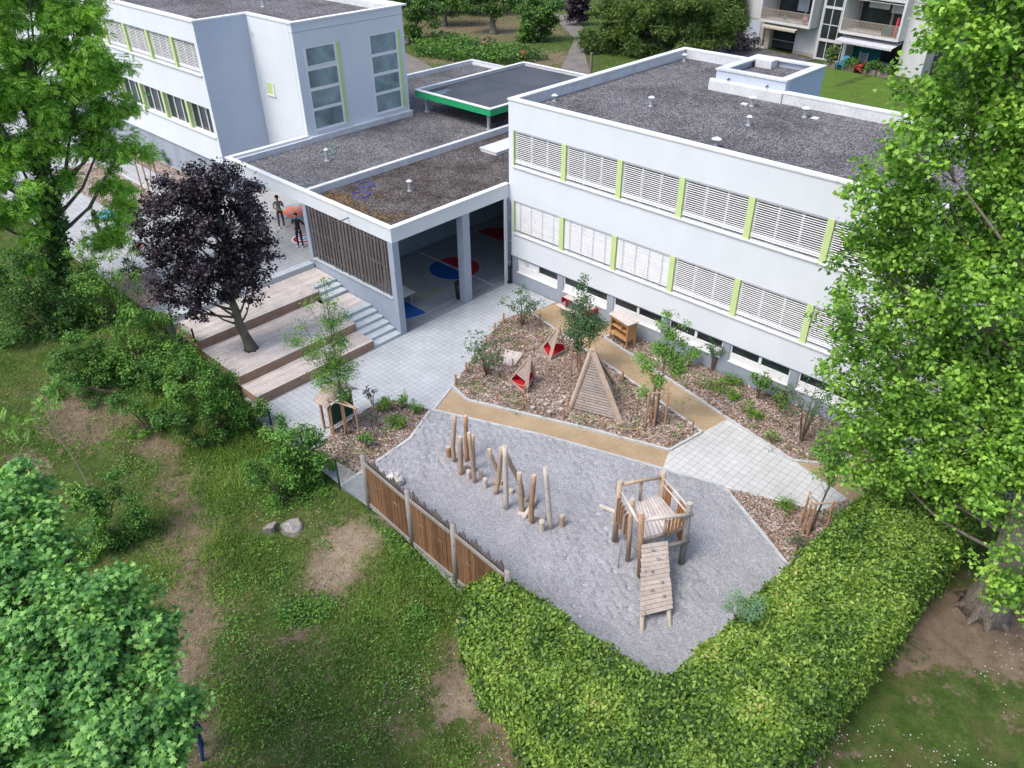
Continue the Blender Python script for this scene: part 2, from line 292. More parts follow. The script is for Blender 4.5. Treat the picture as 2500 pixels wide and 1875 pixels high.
# ------------------------------------------------------------------ mesh helpers
class MB:
    def __init__(s): s.v = []; s.f = []
    def add(s, vs, fs):
        o = len(s.v); s.v += [tuple(map(float, p)) for p in vs]; s.f += [tuple(i+o for i in f) for f in fs]; return s
    def box(s, x0, x1, y0, y1, z0, z1):
        if x0 > x1: x0, x1 = x1, x0
        if y0 > y1: y0, y1 = y1, y0
        return s.add([(x0,y0,z0),(x1,y0,z0),(x1,y1,z0),(x0,y1,z0),(x0,y0,z1),(x1,y0,z1),(x1,y1,z1),(x0,y1,z1)],
                     [(3,2,1,0),(4,5,6,7),(0,1,5,4),(1,2,6,5),(2,3,7,6),(3,0,4,7)])
    def beam(s, p, q, w, h, upv=(0, 0, 1)):
        p = np.array(p, float); q = np.array(q, float); d = q-p; d /= np.linalg.norm(d)
        u = np.array(upv, float); sx = np.cross(d, u)
        if np.linalg.norm(sx) < 1e-4: sx = np.cross(d, (1, 0, 0))
        sx /= np.linalg.norm(sx); u = np.cross(sx, d)
        vs = []
        for e in (p, q):
            for a, b_ in ((-1,-1),(1,-1),(1,1),(-1,1)): vs.append(e+sx*a*w/2+u*b_*h/2)
        return s.add(vs, [(0,1,2,3),(7,6,5,4),(0,4,5,1),(1,5,6,2),(2,6,7,3),(3,7,4,0)])
    def tube(s, pts, rads, seg=8, wob=0.0, cap=True):
        pts = [np.array(p, float) for p in pts]; n = len(pts); rings = []
        prev = None
        for i in range(n):
            d = pts[min(i+1, n-1)]-pts[max(i-1, 0)]; d /= np.linalg.norm(d)+1e-9
            a = np.cross(d, (0, 0, 1)) if abs(d[2]) < 0.9 else np.cross(d, (0, 1, 0))
            if prev is not None: a = prev - d*(prev @ d)
            a /= np.linalg.norm(a)+1e-9; prev = a; b_ = np.cross(d, a)
            for k in range(seg):
                t = 2*math.pi*k/seg; r = rads[i]*(1+wob*math.sin(3*t+i*1.3)*random.random())
                rings.append(pts[i]+(a*math.cos(t)+b_*math.sin(t))*r)
        fs = []
        for i in range(n-1):
            for k in range(seg):
                a0 = i*seg+k; a1 = i*seg+(k+1) % seg; fs.append((a0, a1, a1+seg, a0+seg))
        if cap: fs.append(tuple(range(seg))[::-1]); fs.append(tuple((n-1)*seg+k for k in range(seg)))
        return s.add(rings, fs)
    def prism(s, poly, z0, z1):
        n = len(poly)
        a = sum(poly[i][0]*poly[(i+1) % n][1]-poly[(i+1) % n][0]*poly[i][1] for i in range(n))
        if a < 0: poly = poly[::-1]
        vs = [(p[0], p[1], z0) for p in poly]+[(p[0], p[1], z1) for p in poly]
        fs = [tuple(range(n))[::-1], tuple(range(n, 2*n))]+[(i, (i+1) % n, (i+1) % n+n, i+n) for i in range(n)]
        return s.add(vs, fs)
    def quad(s, *ps): return s.add(ps, [tuple(range(len(ps)))])
    def blob(s, c, r, seg=10, rings=6, jit=0.15):
        vs = []; fs = []
        r = (r, r, r) if isinstance(r, (int, float)) else r
        for i in range(rings+1):
            th = math.pi*i/rings
            for k in range(seg):
                ph = 2*math.pi*k/seg; j = 1+random.uniform(-jit, jit)*(0 < i < rings)
                vs.append((c[0]+r[0]*math.sin(th)*math.cos(ph)*j, c[1]+r[1]*math.sin(th)*math.sin(ph)*j, c[2]+r[2]*math.cos(th)*j))
        for i in range(rings):
            for k in range(seg):
                a = i*seg+k; b_ = i*seg+(k+1) % seg; fs.append((a, a+seg, b_+seg, b_))
        return s.add(vs, fs)
def setp(o, label=None, cat=None, group=None, kind=None):
    if label: o['label'] = label
    if cat: o['category'] = cat
    if group: o['group'] = group
    if kind: o['kind'] = kind
    return o
def build(name, mb, m, parent=None, loc=None, smooth_=False):
    me = bpy.data.meshes.new(name)
    base = np.array(parent.location) if parent is not None and 'abs' not in parent else np.zeros(3)
    if parent is not None: base = np.array(WLOC[parent.name])
    if loc is not None: base = base*0+np.array(loc, float)
    me.from_pydata([(v[0]-base[0], v[1]-base[1], v[2]-base[2]) for v in mb.v], [], mb.f)
    me.materials.append(m); me.update()
    if smooth_: me.polygons.foreach_set('use_smooth', [True]*len(me.polygons))
    o = bpy.data.objects.new(name, me); COL.objects.link(o)
    if parent is not None: o.parent = parent; WLOC[o.name] = tuple(base)
    elif loc is not None: o.location = loc; WLOC[o.name] = tuple(loc)
    else: WLOC[o.name] = (0, 0, 0)
    return o
WLOC = {}
def thing(name, loc, label, cat, group=None):
    o = bpy.data.objects.new(name, None); COL.objects.link(o); o.location = [float(x) for x in loc]
    o.empty_display_size = 0.3; WLOC[o.name] = tuple(o.location); return setp(o, label, cat, group)
def struct(name, mb, m, parent=None):
    o = build(name, mb, m, parent)
    if parent is None: o['kind'] = 'structure'
    return o
def copy_tree(o, loc, label=None, group=None, rot=0.0):
    c = o.copy(); COL.objects.link(c); c.location = loc; c.rotation_euler = (0, 0, rot); WLOC[c.name] = tuple(loc)
    if label: c['label'] = label
    if group: c['group'] = group
    def rec(src, dst):
        for ch in list(src.children):
            d = ch.copy(); COL.objects.link(d); d.parent = dst; WLOC[d.name] = WLOC.get(ch.name, (0, 0, 0)); rec(ch, d)
    rec(o, c); return c

# leaf shapes: local (x across, y along, z up), unit length
def shape_oval():  return [(0,0,0),(.26,.3,.04),(.22,.72,.02),(0,1,-.08),(-.22,.72,.02),(-.26,.3,.04)], [(0,1,2,3),(0,3,4,5)]
def shape_heart(): return [(0,0,0),(.42,.12,.06),(.40,.45,.03),(0,1,-.12),(-.40,.45,.03),(-.42,.12,.06)], [(0,1,2,3),(0,3,4,5)]
def shape_maple():
    pts = [(0,0),(.18,.10),(.52,.05),(.36,.32),(.60,.62),(.24,.58),(0,1),(-.24,.58),(-.60,.62),(-.36,.32),(-.52,.05),(-.18,.10)]
    return [(x, y, -.10*abs(x)-.05*y) for x, y in pts]+[(0,.38,.03)], [(12,i,(i+1) % 12) for i in range(12)]
def shape_pinnate(k=6):
    v = []; f = []
    for i in range(k):
        y = 0.12+i*0.8/k; l = 0.26*(1-0.35*abs(i-k/2)/k)
        for sgn in (1, -1):
            o = len(v); z = -0.25*y*y
            v += [(0,y,z),(sgn*l*.5,y-.045,z-.02),(sgn*l,y+.05,z-.05),(sgn*l*.5,y+.085,z-.02)]; f.append((o,o+1,o+2,o+3))
    return v, f
def shape_blade(): return [(-.035,0,0),(.035,0,0),(.0,1,.25)], [(0,1,2)]
def shape_quad():  return [(-.4,0,0),(.4,0,0),(.35,1,0),(-.35,.9,0)], [(0,1,2,3)]
def shape_needle():
    v = []; f = []
    for a in range(5):
        t = (a-2)*0.45; o = len(v); cx, sx = math.sin(t), math.cos(t)
        v += [(0,0,0),(cx*.9+.05,sx*.8,.05*a),(cx*1.0,sx*1.0,.0),(cx*.9-.05,sx*.9,-.03*a)]; f.append((o,o+1,o+2,o+3))
    return v, f
def cloud(name, P, N, size, shape, m, parent=None, jitter=0.6, droop=0.0, kind=None):
    """one mesh of many small leaves: positions P, preferred normals N"""
    tv, tf = shape; tv = np.array(tv, float); n = len(P)
    P = np.asarray(P, float)
    N = np.asarray(N, float)+RNG.normal(0, jitter, (n, 3)); N /= np.linalg.norm(N, axis=1, keepdims=True)+1e-9
    A = RNG.normal(0, 1, (n, 3)); A[:, 2] -= droop; A -= N*np.sum(A*N, axis=1, keepdims=True); A /= np.linalg.norm(A, axis=1, keepdims=True)+1e-9
    B = np.cross(A, N)
    sz = np.asarray(size, float).reshape(-1, 1, 1)*np.ones((n, 1, 1))
    V = (B[:, None, :]*tv[None, :, 0:1]+A[:, None, :]*tv[None, :, 1:2]+N[:, None, :]*tv[None, :, 2:3])*sz+P[:, None, :]
    base = np.array(WLOC[parent.name]) if parent is not None else np.zeros(3)
    V = (V-base).reshape(-1, 3)
    me = bpy.data.meshes.new(name)
    k = len(tv); lens = np.array([len(f) for f in tf]); idx = np.concatenate([np.array(f) for f in tf])
    L_ = (idx[None, :]+(np.arange(n)*k)[:, None]).ravel()
    tot = np.tile(lens, n); start = np.concatenate([[0], np.cumsum(tot)[:-1]])
    me.vertices.add(len(V)); me.vertices.foreach_set('co', V.ravel())
    me.loops.add(len(L_)); me.loops.foreach_set('vertex_index', L_.astype(np.int32))
    me.polygons.add(len(tot)); me.polygons.foreach_set('loop_start', start.astype(np.int32)); me.polygons.foreach_set('loop_total', tot.astype(np.int32))
    me.materials.append(m); me.update(calc_edges=True); me.validate()
    o = bpy.data.objects.new(name, me); COL.objects.link(o)
    if parent is not None: o.parent = parent; WLOC[o.name] = tuple(base)
    else: WLOC[o.name] = (0, 0, 0)
    if kind: o['kind'] = kind
    return o
def fill_blobs(blobs, n, clus=9, spread=0.28, shell=0.55, flat=1.0):
    """leaf positions: tufts scattered in the outer shell of overlapping ellipsoids, pulled into clumps with gaps"""
    B = np.array([[*c, r] for c, r in blobs], float); wts = B[:, 3]**2; wts /= wts.sum()
    nc = max(1, n//clus); bi = RNG.choice(len(B), nc, p=wts)
    d = RNG.normal(0, 1, (nc, 3)); d /= np.linalg.norm(d, axis=1, keepdims=True)
    lump = 1+0.16*np.sin(d[:, 0]*5+bi)*np.sin(d[:, 1]*6+bi*2)+0.12*np.sin(d[:, 2]*9+bi)
    rr = (shell+(1.03-shell)*RNG.random(nc)**0.6)*lump
    C_ = B[bi, :3]+d*(rr*B[bi, 3])[:, None]*np.array([1, 1, flat])
    P = np.repeat(C_, clus, axis=0); Nn = np.repeat(d, clus, axis=0)
    P = P+RNG.normal(0, spread, P.shape)*np.array([1, 1, 0.6])
    Nn = Nn*0.7+np.array([0, 0, 0.9])
    return P, Nn
def clumpify(blobs, k=9, f=.42, flat=1.0, jit=.15):
    """each blob -> many smaller tufts spread through its outer part, so the crown gets sprays and gaps"""
    out = []
    for c, r in blobs:
        kk = max(4, int(k*min(2.2, max(.6, r))))
        for i in range(kk):
            d = RNG.normal(0, 1, 3); d /= np.linalg.norm(d); d[2] *= flat
            q = r*(.35+.62*RNG.random()**.5); out.append((tuple(np.array(c)+d*q), r*f*RNG.uniform(.65, 1.15)))
    return out
def P2B(base, lst):
    """(u,v,r[,depth]) in 2212-wide photo pixels -> ((x,y,z), radius) around the upright plane through base"""
    out = []
    h = np.array([base[0]-CP[0], base[1]-CP[1], 0.0]); h /= np.linalg.norm(h)
    for q in lst:
        u, v, r = q[:3]; dep = q[3] if len(q) > 3 else 0.0
        c = up(np.array(base)+h*dep, u*1.1302, v*1.1302)
        dist = float((c-CP) @ CR[2]); out.append((tuple(c), r*1.1302/F*dist))
    return out
def tree(name, base, label, cat, blobs, n, leaf, shape, size, bark, r0, group=None, clus=9, spread=0.28, shell=0.5, droop=0.3, trunk_pts=None, limb_r=0.3, wob=0.2, smin=0.75, jitter=0.6, clump=None, flat=1.0):
    base = np.array(base, float); t = thing(name, base, label, cat, group)
    cen = np.mean([b[0] for b in blobs], axis=0); top = max(b[0][2] for b in blobs)
    if trunk_pts is None:
        trunk_pts = [base, base+(cen-base)*0.3*np.array([.6, .6, 1]), base+(cen-base)*0.65, np.array([cen[0], cen[1], cen[2]+(top-cen[2])*0.6])]
    trunk_pts = [np.array(p, float) for p in trunk_pts]; k = len(trunk_pts)
    dense = []; rr = []
    for i in range(k-1):
        for s in range(4):
            a = s/4; p = trunk_pts[i]*(1-a)+trunk_pts[i+1]*a; dense.append(p+np.array([math.sin(p[2]*1.1), math.cos(p[2]*0.9), 0])*r0*0.12)
            g = (i+a)/(k-1); rr.append(r0*(1-0.78*g)*(1+0.55*math.exp(-g*14)))
    dense.append(trunk_pts[-1]); rr.append(r0*0.2)
    mb = MB(); mb.tube(dense, rr, 12, wob); build('trunk', mb, bark, t, smooth_=True)
    mb = MB(); order = sorted(blobs, key=lambda b: -b[1])[:26]
    for c, r in order:
        c = np.array(c); zt = base[2]+(c[2]-base[2])*random.uniform(0.45, 0.72)
        j = min(range(len(dense)), key=lambda q: abs(dense[q][2]-zt)); s0 = dense[j]
        mid = (s0+c)/2+np.array([0, 0, -0.10*np.linalg.norm(c-s0)]); q1 = s0*0.5+mid*0.5+np.array([0, 0, -.03]); rl = min(rr[j]*0.6, r0*limb_r)
        mb.tube([s0, q1, mid, c*0.6+mid*0.4+np.array([0, 0, .06]), c], [rl, rl*.8, rl*.6, rl*.42, rl*.2], 6, 0.1)
        for _ in range(5):
            dd = RNG.normal(0, 1, 3); dd /= np.linalg.norm(dd); e = c+dd*r*0.85; st = mid*0.35+c*0.65
            mb.tube([st, (st+e)/2+RNG.normal(0, .04, 3), e], [rl*.3, rl*.2, rl*.07], 4)
    build('limbs', mb, bark, t, smooth_=True)
    if clump: blobs = clumpify(blobs, *clump)
    P, N = fill_blobs(blobs, n, clus, spread, shell, flat)
    cloud('crown', P, N, RNG.uniform(size*smin, size*1.2, len(P)), shape, leaf, t, droop=droop, jitter=jitter)
    return t
def shrub(name, base, label, r, h, n, leaf, size, cat='shrub', group=None, shape=None, stems=7, spread=0.05, clus=7, shell=0.25, low=0.5, sprawl=1.0):
    base = np.array(base, float); t = thing(name, base, label, cat, group); mb = MB(); blobs = []
    for i in range(stems):
        a = i*2.4+random.random(); q = r*random.uniform(.35, .8)
        e = base+np.array([math.cos(a)*q, math.sin(a)*q, h*random.uniform(low, .85)])
        m_ = (base+e)/2+np.array([-math.cos(a)*q*.15, -math.sin(a)*q*.15, h*.06])
        mb.tube([base+np.array([math.cos(a), math.sin(a), 0])*.03, m_, e], [.014+h*.004, .011+h*.002, .004], 5)
        blobs.append((tuple(e), r*random.uniform(.34, .5)*sprawl))
        blobs.append((tuple(e*.6+m_*.4), r*random.uniform(.28, .4)*sprawl))
    build('stems', mb, M['twig'], t)
    P, N = fill_blobs(blobs, n, clus, spread, shell); P[:, 2] = np.maximum(P[:, 2], base[2]+.03)
    cloud('foliage', P, N, RNG.uniform(size*.7, size*1.25, len(P)), shape or shape_oval(), leaf, t)
    return t

# ================================================================== THE GROUND
def grid_terrain():
    xs = np.concatenate([np.linspace(-260, -30, 40), np.arange(-29, 34, 0.35), np.linspace(36, 160, 25)])
    ys = np.concatenate([np.linspace(-70, -32, 12), np.arange(-31, -14, 0.3), np.linspace(-13.8, 24, 70), np.linspace(26, 300, 60)])
    X, Y = np.meshgrid(xs, ys); Z = tz(X, Y)
    nx, ny = len(xs), len(ys); V = np.stack([X, Y, Z], -1).reshape(-1, 3)
    i = np.arange(nx-1)[None, :]+np.arange(ny-1)[:, None]*nx; i = i.ravel()
    Fs = np.stack([i, i+1, i+1+nx, i+nx], -1)
    me = bpy.data.meshes.new('ground'); me.from_pydata(V.tolist(), [], Fs.tolist())
    s_ = soil_shade(V[:, 0], V[:, 1]); a = me.attributes.new('soil_shade', 'FLOAT', 'POINT'); a.data.foreach_set('value', s_.astype(np.float32))
    p_ = paleness(V[:, 0], V[:, 1]); a = me.attributes.new('pale', 'FLOAT', 'POINT'); a.data.foreach_set('value', p_.astype(np.float32))
    me.polygons.foreach_set('use_smooth', [True]*len(me.polygons))
    o = bpy.data.objects.new('ground', me); COL.objects.link(o); o['kind'] = 'structure'; me.materials.append(ground_mat())
def PW(u, v): return T(u*1.1302, v*1.1302)[:2]
BARE_SHADE = [
 (PW(1000,75), 9, 6, .62), (PW(940,60), 8, 6, .62), (PW(1110,60), 8, 6, .62), (PW(1180,130), 3.5, 4, .8), (PW(1030,30), 14, 9, .62), (PW(905,125), 2.5, 3, .8),  # (photo 2212 px centre, world radius x,y) worn bare earth, strength; park entries here paint tree shade on brownish ground
 (PW(760,1175), 1.0, 1.3, 1.2), (PW(720,1240), 0.9, 0.9, 1.1), (PW(1012,1500), .42, .9, 1.5), (PW(1085,1640), 0.7, 1.1, .65), (PW(985,1400), .35, .35, .7),
 (PW(170,900), 1.9, 1.3, .95), (PW(230,870), 1.1, 0.9, .9), (PW(330,960), 1.0, .8, .75), (PW(60,1010), 1.0, 0.8, .8), (PW(1765,1560), 0.55, 0.8, .9), (PW(1740,1620), .5, .6, .8),
 (PW(2050,1350), 1.2, 1.6, 1.2), (PW(2120,1400), 1.2, 1.0, 1.0), (PW(1960,1440), .55, .5, .75), (PW(2200,1380), 1.0, 1.2, 1.0), (PW(2130,1600), .4, .4, .35), (PW(640,1370), .3, .5, .8), (PW(1880,1400), .5, .5, .6), (PW(1985,1510), .5, .4, .5), (PW(2090,1500), .5, .4, .45), (PW(1850,1630), .6, .4, .5), (PW(2190,1560), .4, .5, .5), (PW(2020,1640), .5, .4, .45), (PW(950,1570), .5, .5, .35),
]
STRAW = [(PW(700,1420), 1.3, 1.0, .45), (PW(860,1560), 1.2, 1.0, .5), (PW(600,1480), 1.0, .8, .4), (PW(980,1480), .9, 1.1, .7), (PW(1080,1560), .9, .9, .75), (PW(560,1130), .8, .8, .45), (PW(900,1300), .9, .7, .45), (PW(820,1250), .7, .6, .4), (PW(400,1040), 1.0, 1.4, .8), (PW(410,1150), .9, 1.2, .9), (PW(410,1260), .8, 1.1, 1.0), (PW(430,1350), .8, .9, .9), (PW(390,1430), .7, .8, .7), (PW(440,1590), .8, .8, .7), (PW(1120,1600), .7, .7, .6), (PW(930,1260), .6, .6, .5)]
_pl = [(230,880),(300,930),(360,980),(395,1040),(405,1110),(412,1190),(405,1270),(420,1340),(410,1420),(400,1500),(440,1590),(450,1660)]
for (a_, b_) in zip(_pl[:-1], _pl[1:]):
    for s_i in (0, .5): STRAW.append((PW(a_[0]+(b_[0]-a_[0])*s_i, a_[1]+(b_[1]-a_[1])*s_i), .58, .7, .92))
def field(lst, x, y):
    s_ = np.zeros_like(x, float)
    for (c, rx, ry, k) in lst:
        s_ = np.maximum(s_, k*np.exp(-(((x-c[0])/rx)**2+((y-c[1])/ry)**2)*0.9))
    return s_
def soil_shade(x, y):  # mask of bare earth and straw, plus the painted tree shade in the park
    w_ = 0.16*np.sin(x*4.1+np.sin(y*3)*1.3)*np.sin(y*3.7+x)+0.1*np.sin(x*9+y*7)
    b_ = field(BARE_SHADE, x, y); st = field(STRAW, x, y)*0.85
    park = smooth(14, 20, y)*0.0
    return np.clip(np.maximum(b_, st)+w_*np.maximum(b_, st)*1.5, 0, 1)+park
def paleness(x, y): return np.clip(field([b_ for b_ in BARE_SHADE if b_[3] >= 1.1][:3], x, y), 0, 1)
def ground_mat():
    m, n, b = nodes('grass_and_earth')
    at_ = n.nodes.new('ShaderNodeAttribute'); at_.attribute_name = 'soil_shade'
    pa = n.nodes.new('ShaderNodeAttribute'); pa.attribute_name = 'pale'
    g = ramp(n, noise(n, 1.4, 8, 0.7), [(0.3, (0.034, 0.060, 0.014)), (0.5, (0.068, 0.118, 0.025)), (0.72, (0.13, 0.165, 0.048))])
    g = mixc(n, 1.0, g, ramp(n, noise(n, 12, 6, 0.8), [(0.3, (0.55,)*3), (0.7, (1.15,)*3)]), 'MULTIPLY')
    dry = ramp(n, noise(n, 0.9, 9, 0.75), [(0.5, (0,)*3), (0.68, (.75,)*3)]); g = mixc(n, dry, g, (0.13, 0.10, 0.05))
    e = ramp(n, noise(n, 2.2, 8, 0.7), [(0.3, (0.13, 0.095, 0.065)), (0.55, (0.22, 0.165, 0.115)), (0.75, (0.31, 0.24, 0.175))])
    ep = ramp(n, noise(n, 3.0, 8, 0.7), [(0.3, (0.23, 0.175, 0.125)), (0.6, (0.36, 0.29, 0.215)), (0.8, (0.45, 0.38, 0.30))])
    e = mixc(n, pa.outputs['Fac'], e, ep)
    e = mixc(n, 1.0, e, ramp(n, noise(n, 18, 6, 0.8), [(0.3, (0.7,)*3), (0.7, (1.15,)*3)]), 'MULTIPLY')
    ad = n.nodes.new('ShaderNodeMath'); ad.operation = 'ADD'
    n.links.new(at_.outputs['Fac'], ad.inputs[0])
    nn = n.nodes.new('ShaderNodeMapRange'); n.links.new(noise(n, 3.5, 8, 0.75), nn.inputs[0])
    nn.inputs[1].default_value = 0.3; nn.inputs[2].default_value = 0.7; nn.inputs[3].default_value = -0.4; nn.inputs[4].default_value = 0.4
    n.links.new(nn.outputs[0], ad.inputs[1])
    f = ramp(n, ad.outputs[0], [(0.32, (0,)*3), (0.55, (1,)*3)])
    n.links.new(mixc(n, f, g, e), b.inputs['Base Color']); b.inputs['Roughness'].default_value = 0.95; b.inputs['Specular IOR Level'].default_value = 0.1
    bump(n, b, noise(n, 14, 8, 0.8), 0.9, 0.06); return m
grid_terrain()

def sheet(name, pts, z, m, sub=None, amp=None, thick=0.0):
    """flat ground sheet from world outline points; optional real relief"""
    pts = [(float(p[0]), float(p[1])) for p in pts]
    if sub is None:
        mb = MB(); mb.add([(x, y, z) for x, y in pts], [tuple(range(len(pts)))])
        a = sum(pts[i][0]*pts[(i+1) % len(pts)][1]-pts[(i+1) % len(pts)][0]*pts[i][1] for i in range(len(pts)))
        if a < 0: mb.f = [f[::-1] for f in mb.f]
        return struct(name, mb, m)
    P = np.array(pts); lo = P.min(0); hi = P.max(0)
    gx, gy = np.meshgrid(np.arange(lo[0], hi[0], sub), np.arange(lo[1], hi[1], sub)); gx = gx.ravel(); gy = gy.ravel()
    gx = gx+RNG.uniform(-.2, .2, len(gx))*sub; gy = gy+RNG.uniform(-.2, .2, len(gy))*sub
    inside = np.zeros(len(gx), bool); dmin = np.full(len(gx), 9.0)
    for i in range(len(P)):
        a = P[i]; b_ = P[(i+1) % len(P)]
        c = ((a[1] > gy) != (b_[1] > gy)) & (gx < (b_[0]-a[0])*(gy-a[1])/(b_[1]-a[1]+1e-12)+a[0]); inside ^= c
        ab = b_-a; t = np.clip(((gx-a[0])*ab[0]+(gy-a[1])*ab[1])/(ab @ ab), 0, 1)
        dmin = np.minimum(dmin, np.hypot(gx-a[0]-t*ab[0], gy-a[1]-t*ab[1]))
    k = inside & (dmin > sub*0.4); gx, gy = gx[k], gy[k]
    vs = [Vector(p) for p in pts]+[Vector((a, b_)) for a, b_ in zip(gx, gy)]
    ed = [(i, (i+1) % len(pts)) for i in range(len(pts))]
    v2, _, fc, *_r = delaunay_2d_cdt(vs, ed, [], 1, 1e-5)
    V = np.array([[p[0], p[1]] for p in v2]); Z = amp(V[:, 0], V[:, 1])
    mb = MB(); mb.v = [(float(a), float(b_), float(z+h)) for (a, b_), h in zip(V, Z)]; mb.f = [tuple(f) for f in fc]
    o = struct(name, mb, m); o.data.polygons.foreach_set('use_smooth', [True]*len(o.data.polygons)); return o
_hn = [(RNG.uniform(-1, 1, 2), RNG.uniform(0, 6.28)) for _ in range(60)]
def lumps(x, y, f0, amp, n=14, off=0):
    h = np.zeros_like(x)
    for i in range(n):
        d, ph = _hn[(i+off) % 60]; d = d/np.linalg.norm(d); k = f0*(0.7+0.6*((i*37) % 10)/10)
        h += np.sin((x*d[0]+y*d[1])*k+ph)
    return h/n**.5*amp
# outlines measured on the photo
N1 = at(*zF(1330, 315)); N1b = at(*zF(1305, 318))
pW = [at(*zB(160, 850)), at(*zB(30, 1015))]
isl = [at(*zB(*p)) for p in [(170,832),(285,942),(700,1040),(1200,1160),(1845,1330),(2095,1190),(1500,760),(1180,545),(960,395),(770,265),(640,292),(560,325),(495,400),(400,520),(300,650),(230,750)]]
pit_edge = [at(*zF(1330, 315)), at(*zB(900, 1225)), at(*zB(1790, 1475)), at(*zD(345, 1475)), at(*zE(300, 485)), at(*zE(465, 692))]
yard = [(-0.02, -7.5), (-0.02, 0.0), (21.2, 0.0), (21.2, -8), (20.6, -15.3), (-0.9, -15.3), (-0.9, -7.5)]
sheet('yard_paving', yard, 0.0, M['pave'])
def pit_amp(x, y):
    worn = .35+.65*smooth(-.6, .8, lumps(x, y, .9, 1.0, off=5)); return lumps(x, y, 4.0, .012)+(lumps(x, y, 11.0, .024, off=14)-np.maximum(0, lumps(x, y, 21.0, .055, off=30)-.01)*1.1)*worn+lumps(x, y, 33.0, .006, off=3)*worn+RNG.normal(0, .006, x.shape)
pit = [*pit_edge, (20.6, -10.4), (20.9, -15.9), (13.0, -15.75), (7.9, -15.22), at(*zF(850, 1010)), at(*zF(668, 880)), at(*zF(1175, 530))]
sheet('gravel_pit', pit, 0.075, M['pit'], 0.06, pit_amp)
def sand_amp(x, y): return lumps(x, y, 3.0, .004)+RNG.normal(0, .001, x.shape)
p1 = [at(*zB(160,850)), at(*zB(280,940)), at(*zB(1845,1330)), at(*zB(1790,1475)), at(*zB(900,1225)), at(*zB(30,1015))]
sheet('sand_path', p1, 0.008, M['sand'])
p2 = [at(*zB(772,258)), at(*zB(970,180)), (4.2, -0.02), (6.6, -0.02), at(*zB(1420,425)), at(*zB(1345,460)), at(*zB(1800,755)), at(*zD(0,720)), at(*zD(380,975)), at(*zD(190,1075)), at(*zB(1500,760)), at(*zB(1180,545))]
sheet('sand_path', p2, 0.008, M['sand'])
p3 = [at(*zD(860,1285)), at(*zD(1080,1310)), at(*zD(1200,1310)), at(*zD(1290,1255)), at(2185, 1120), at(2120, 1230), at(*zD(1255,1565))]
sheet('sand_path', p3, 0.008, M['sand'])
pv = [at(*zB(1845,1330)), at(*zD(190,1075)), at(*zD(380,975)), at(*zD(860,1285)), at(*zD(1255,1565)), at(*zE(735,345)), at(*zE(605,402)), at(*zD(345,1475)), at(*zB(1790,1475))]
sheet('pale_paving', pv, 0.010, M['pave2'])
def mul_amp(x, y): return np.abs(lumps(x, y, 3.0, .02))+RNG.normal(0, .010, x.shape)
sheet('bark_mulch_bed', isl, 0.03, M['mulch'], 0.11, mul_amp)
bedR = [at(*zB(1345,460)), at(*zB(1800,755)), at(*zD(0,720)), at(*zD(380,975)), at(*zD(860,1285)), at(*zD(1080,1310)), at(*zD(1200,1310)), at(*zD(1290,1255)), (21.0, -3.4), (21.0, -0.04), (7.0, -0.04), at(*zB(1425,430))]
sheet('bark_mulch_bed', bedR, 0.03, M['mulch'], 0.11, mul_amp)
bedC = [at(*zE(132,285)), at(*zE(605,402)), at(*zE(735,345)), at(*zE(800,420)), (20.7, -10.3), at(*zE(465,692)), at(*zE(300,485))]
sheet('bark_mulch_bed', bedC, 0.03, M['mulch'], 0.11, mul_amp)
bedD = [at(*zF(1330,315)), at(*zF(1265,298)), at(*zF(1040,238)), at(*zF(928,262)), at(*zF(600,470)), (4.2, -15.3), at(*zF(650,780)), at(*zF(668,880)), at(*zF(1175,530))]
sheet('bark_mulch_bed', bedD, 0.03, M['mulch'], 0.11, mul_amp)
def kerb(pts, w_=0.09, z1=0.085, loop=False):
    mb = MB(); q = [np.array([p[0], p[1], 0.0]) for p in pts]
    for a, b_ in zip(q[:-1], q[1:]):
        L_ = np.linalg.norm(b_-a); k = max(1, int(L_/1.0))
        for i in range(k):
            s0 = a+(b_-a)*(i/k+.004/L_); s1 = a+(b_-a)*((i+1)/k-.004/L_)
            zt = z1+random.uniform(-.004, .004); s0 = s0.copy(); s1 = s1.copy(); s0[2] = s1[2] = zt/2-.05
            mb.beam(s0, s1, w_, zt+.1)
    o = struct('kerb', mb, M['kerb']); return o
kerb([at(*zF(668,880)), at(*zF(1175,530)), at(*zF(1320,325))], .12)
kerb([at(*zF(1330,315)), at(*zB(900,1225)), at(*zB(1790,1475)), at(*zD(345,1475))], .10)
kerb([at(*zD(350,1480)), at(*zE(300,485)), at(*zE(465,692))], .11)
kerb([at(*zB(160,845)), at(*zB(30,1010))], .09, .035); kerb([at(*zF(600,470)), at(*zF(928,262)), at(*zF(1040,238)), at(*zF(1318,312))], .07, .05)
kerb(isl[:6], .10); kerb(isl[5:10], .09); kerb(isl[9:]+[isl[0]], .07, .05)
kerb([at(*zB(770,262)), at(*zB(970,184))], .08, .03)
kerb([at(*zB(1425,430)), at(*zB(1345,460)), at(*zB(1800,755)), at(*zD(0,720)), at(*zD(380,975)), at(*zD(860,1285)), at(*zD(1080,1310)), at(*zD(1200,1310)), at(*zD(1290,1255))], .09)
kerb([at(*zD(865,1287)), at(*zD(1255,1565)), at(*zE(735,345)), at(*zE(605,402)), at(*zE(136,288))], .07, .035)
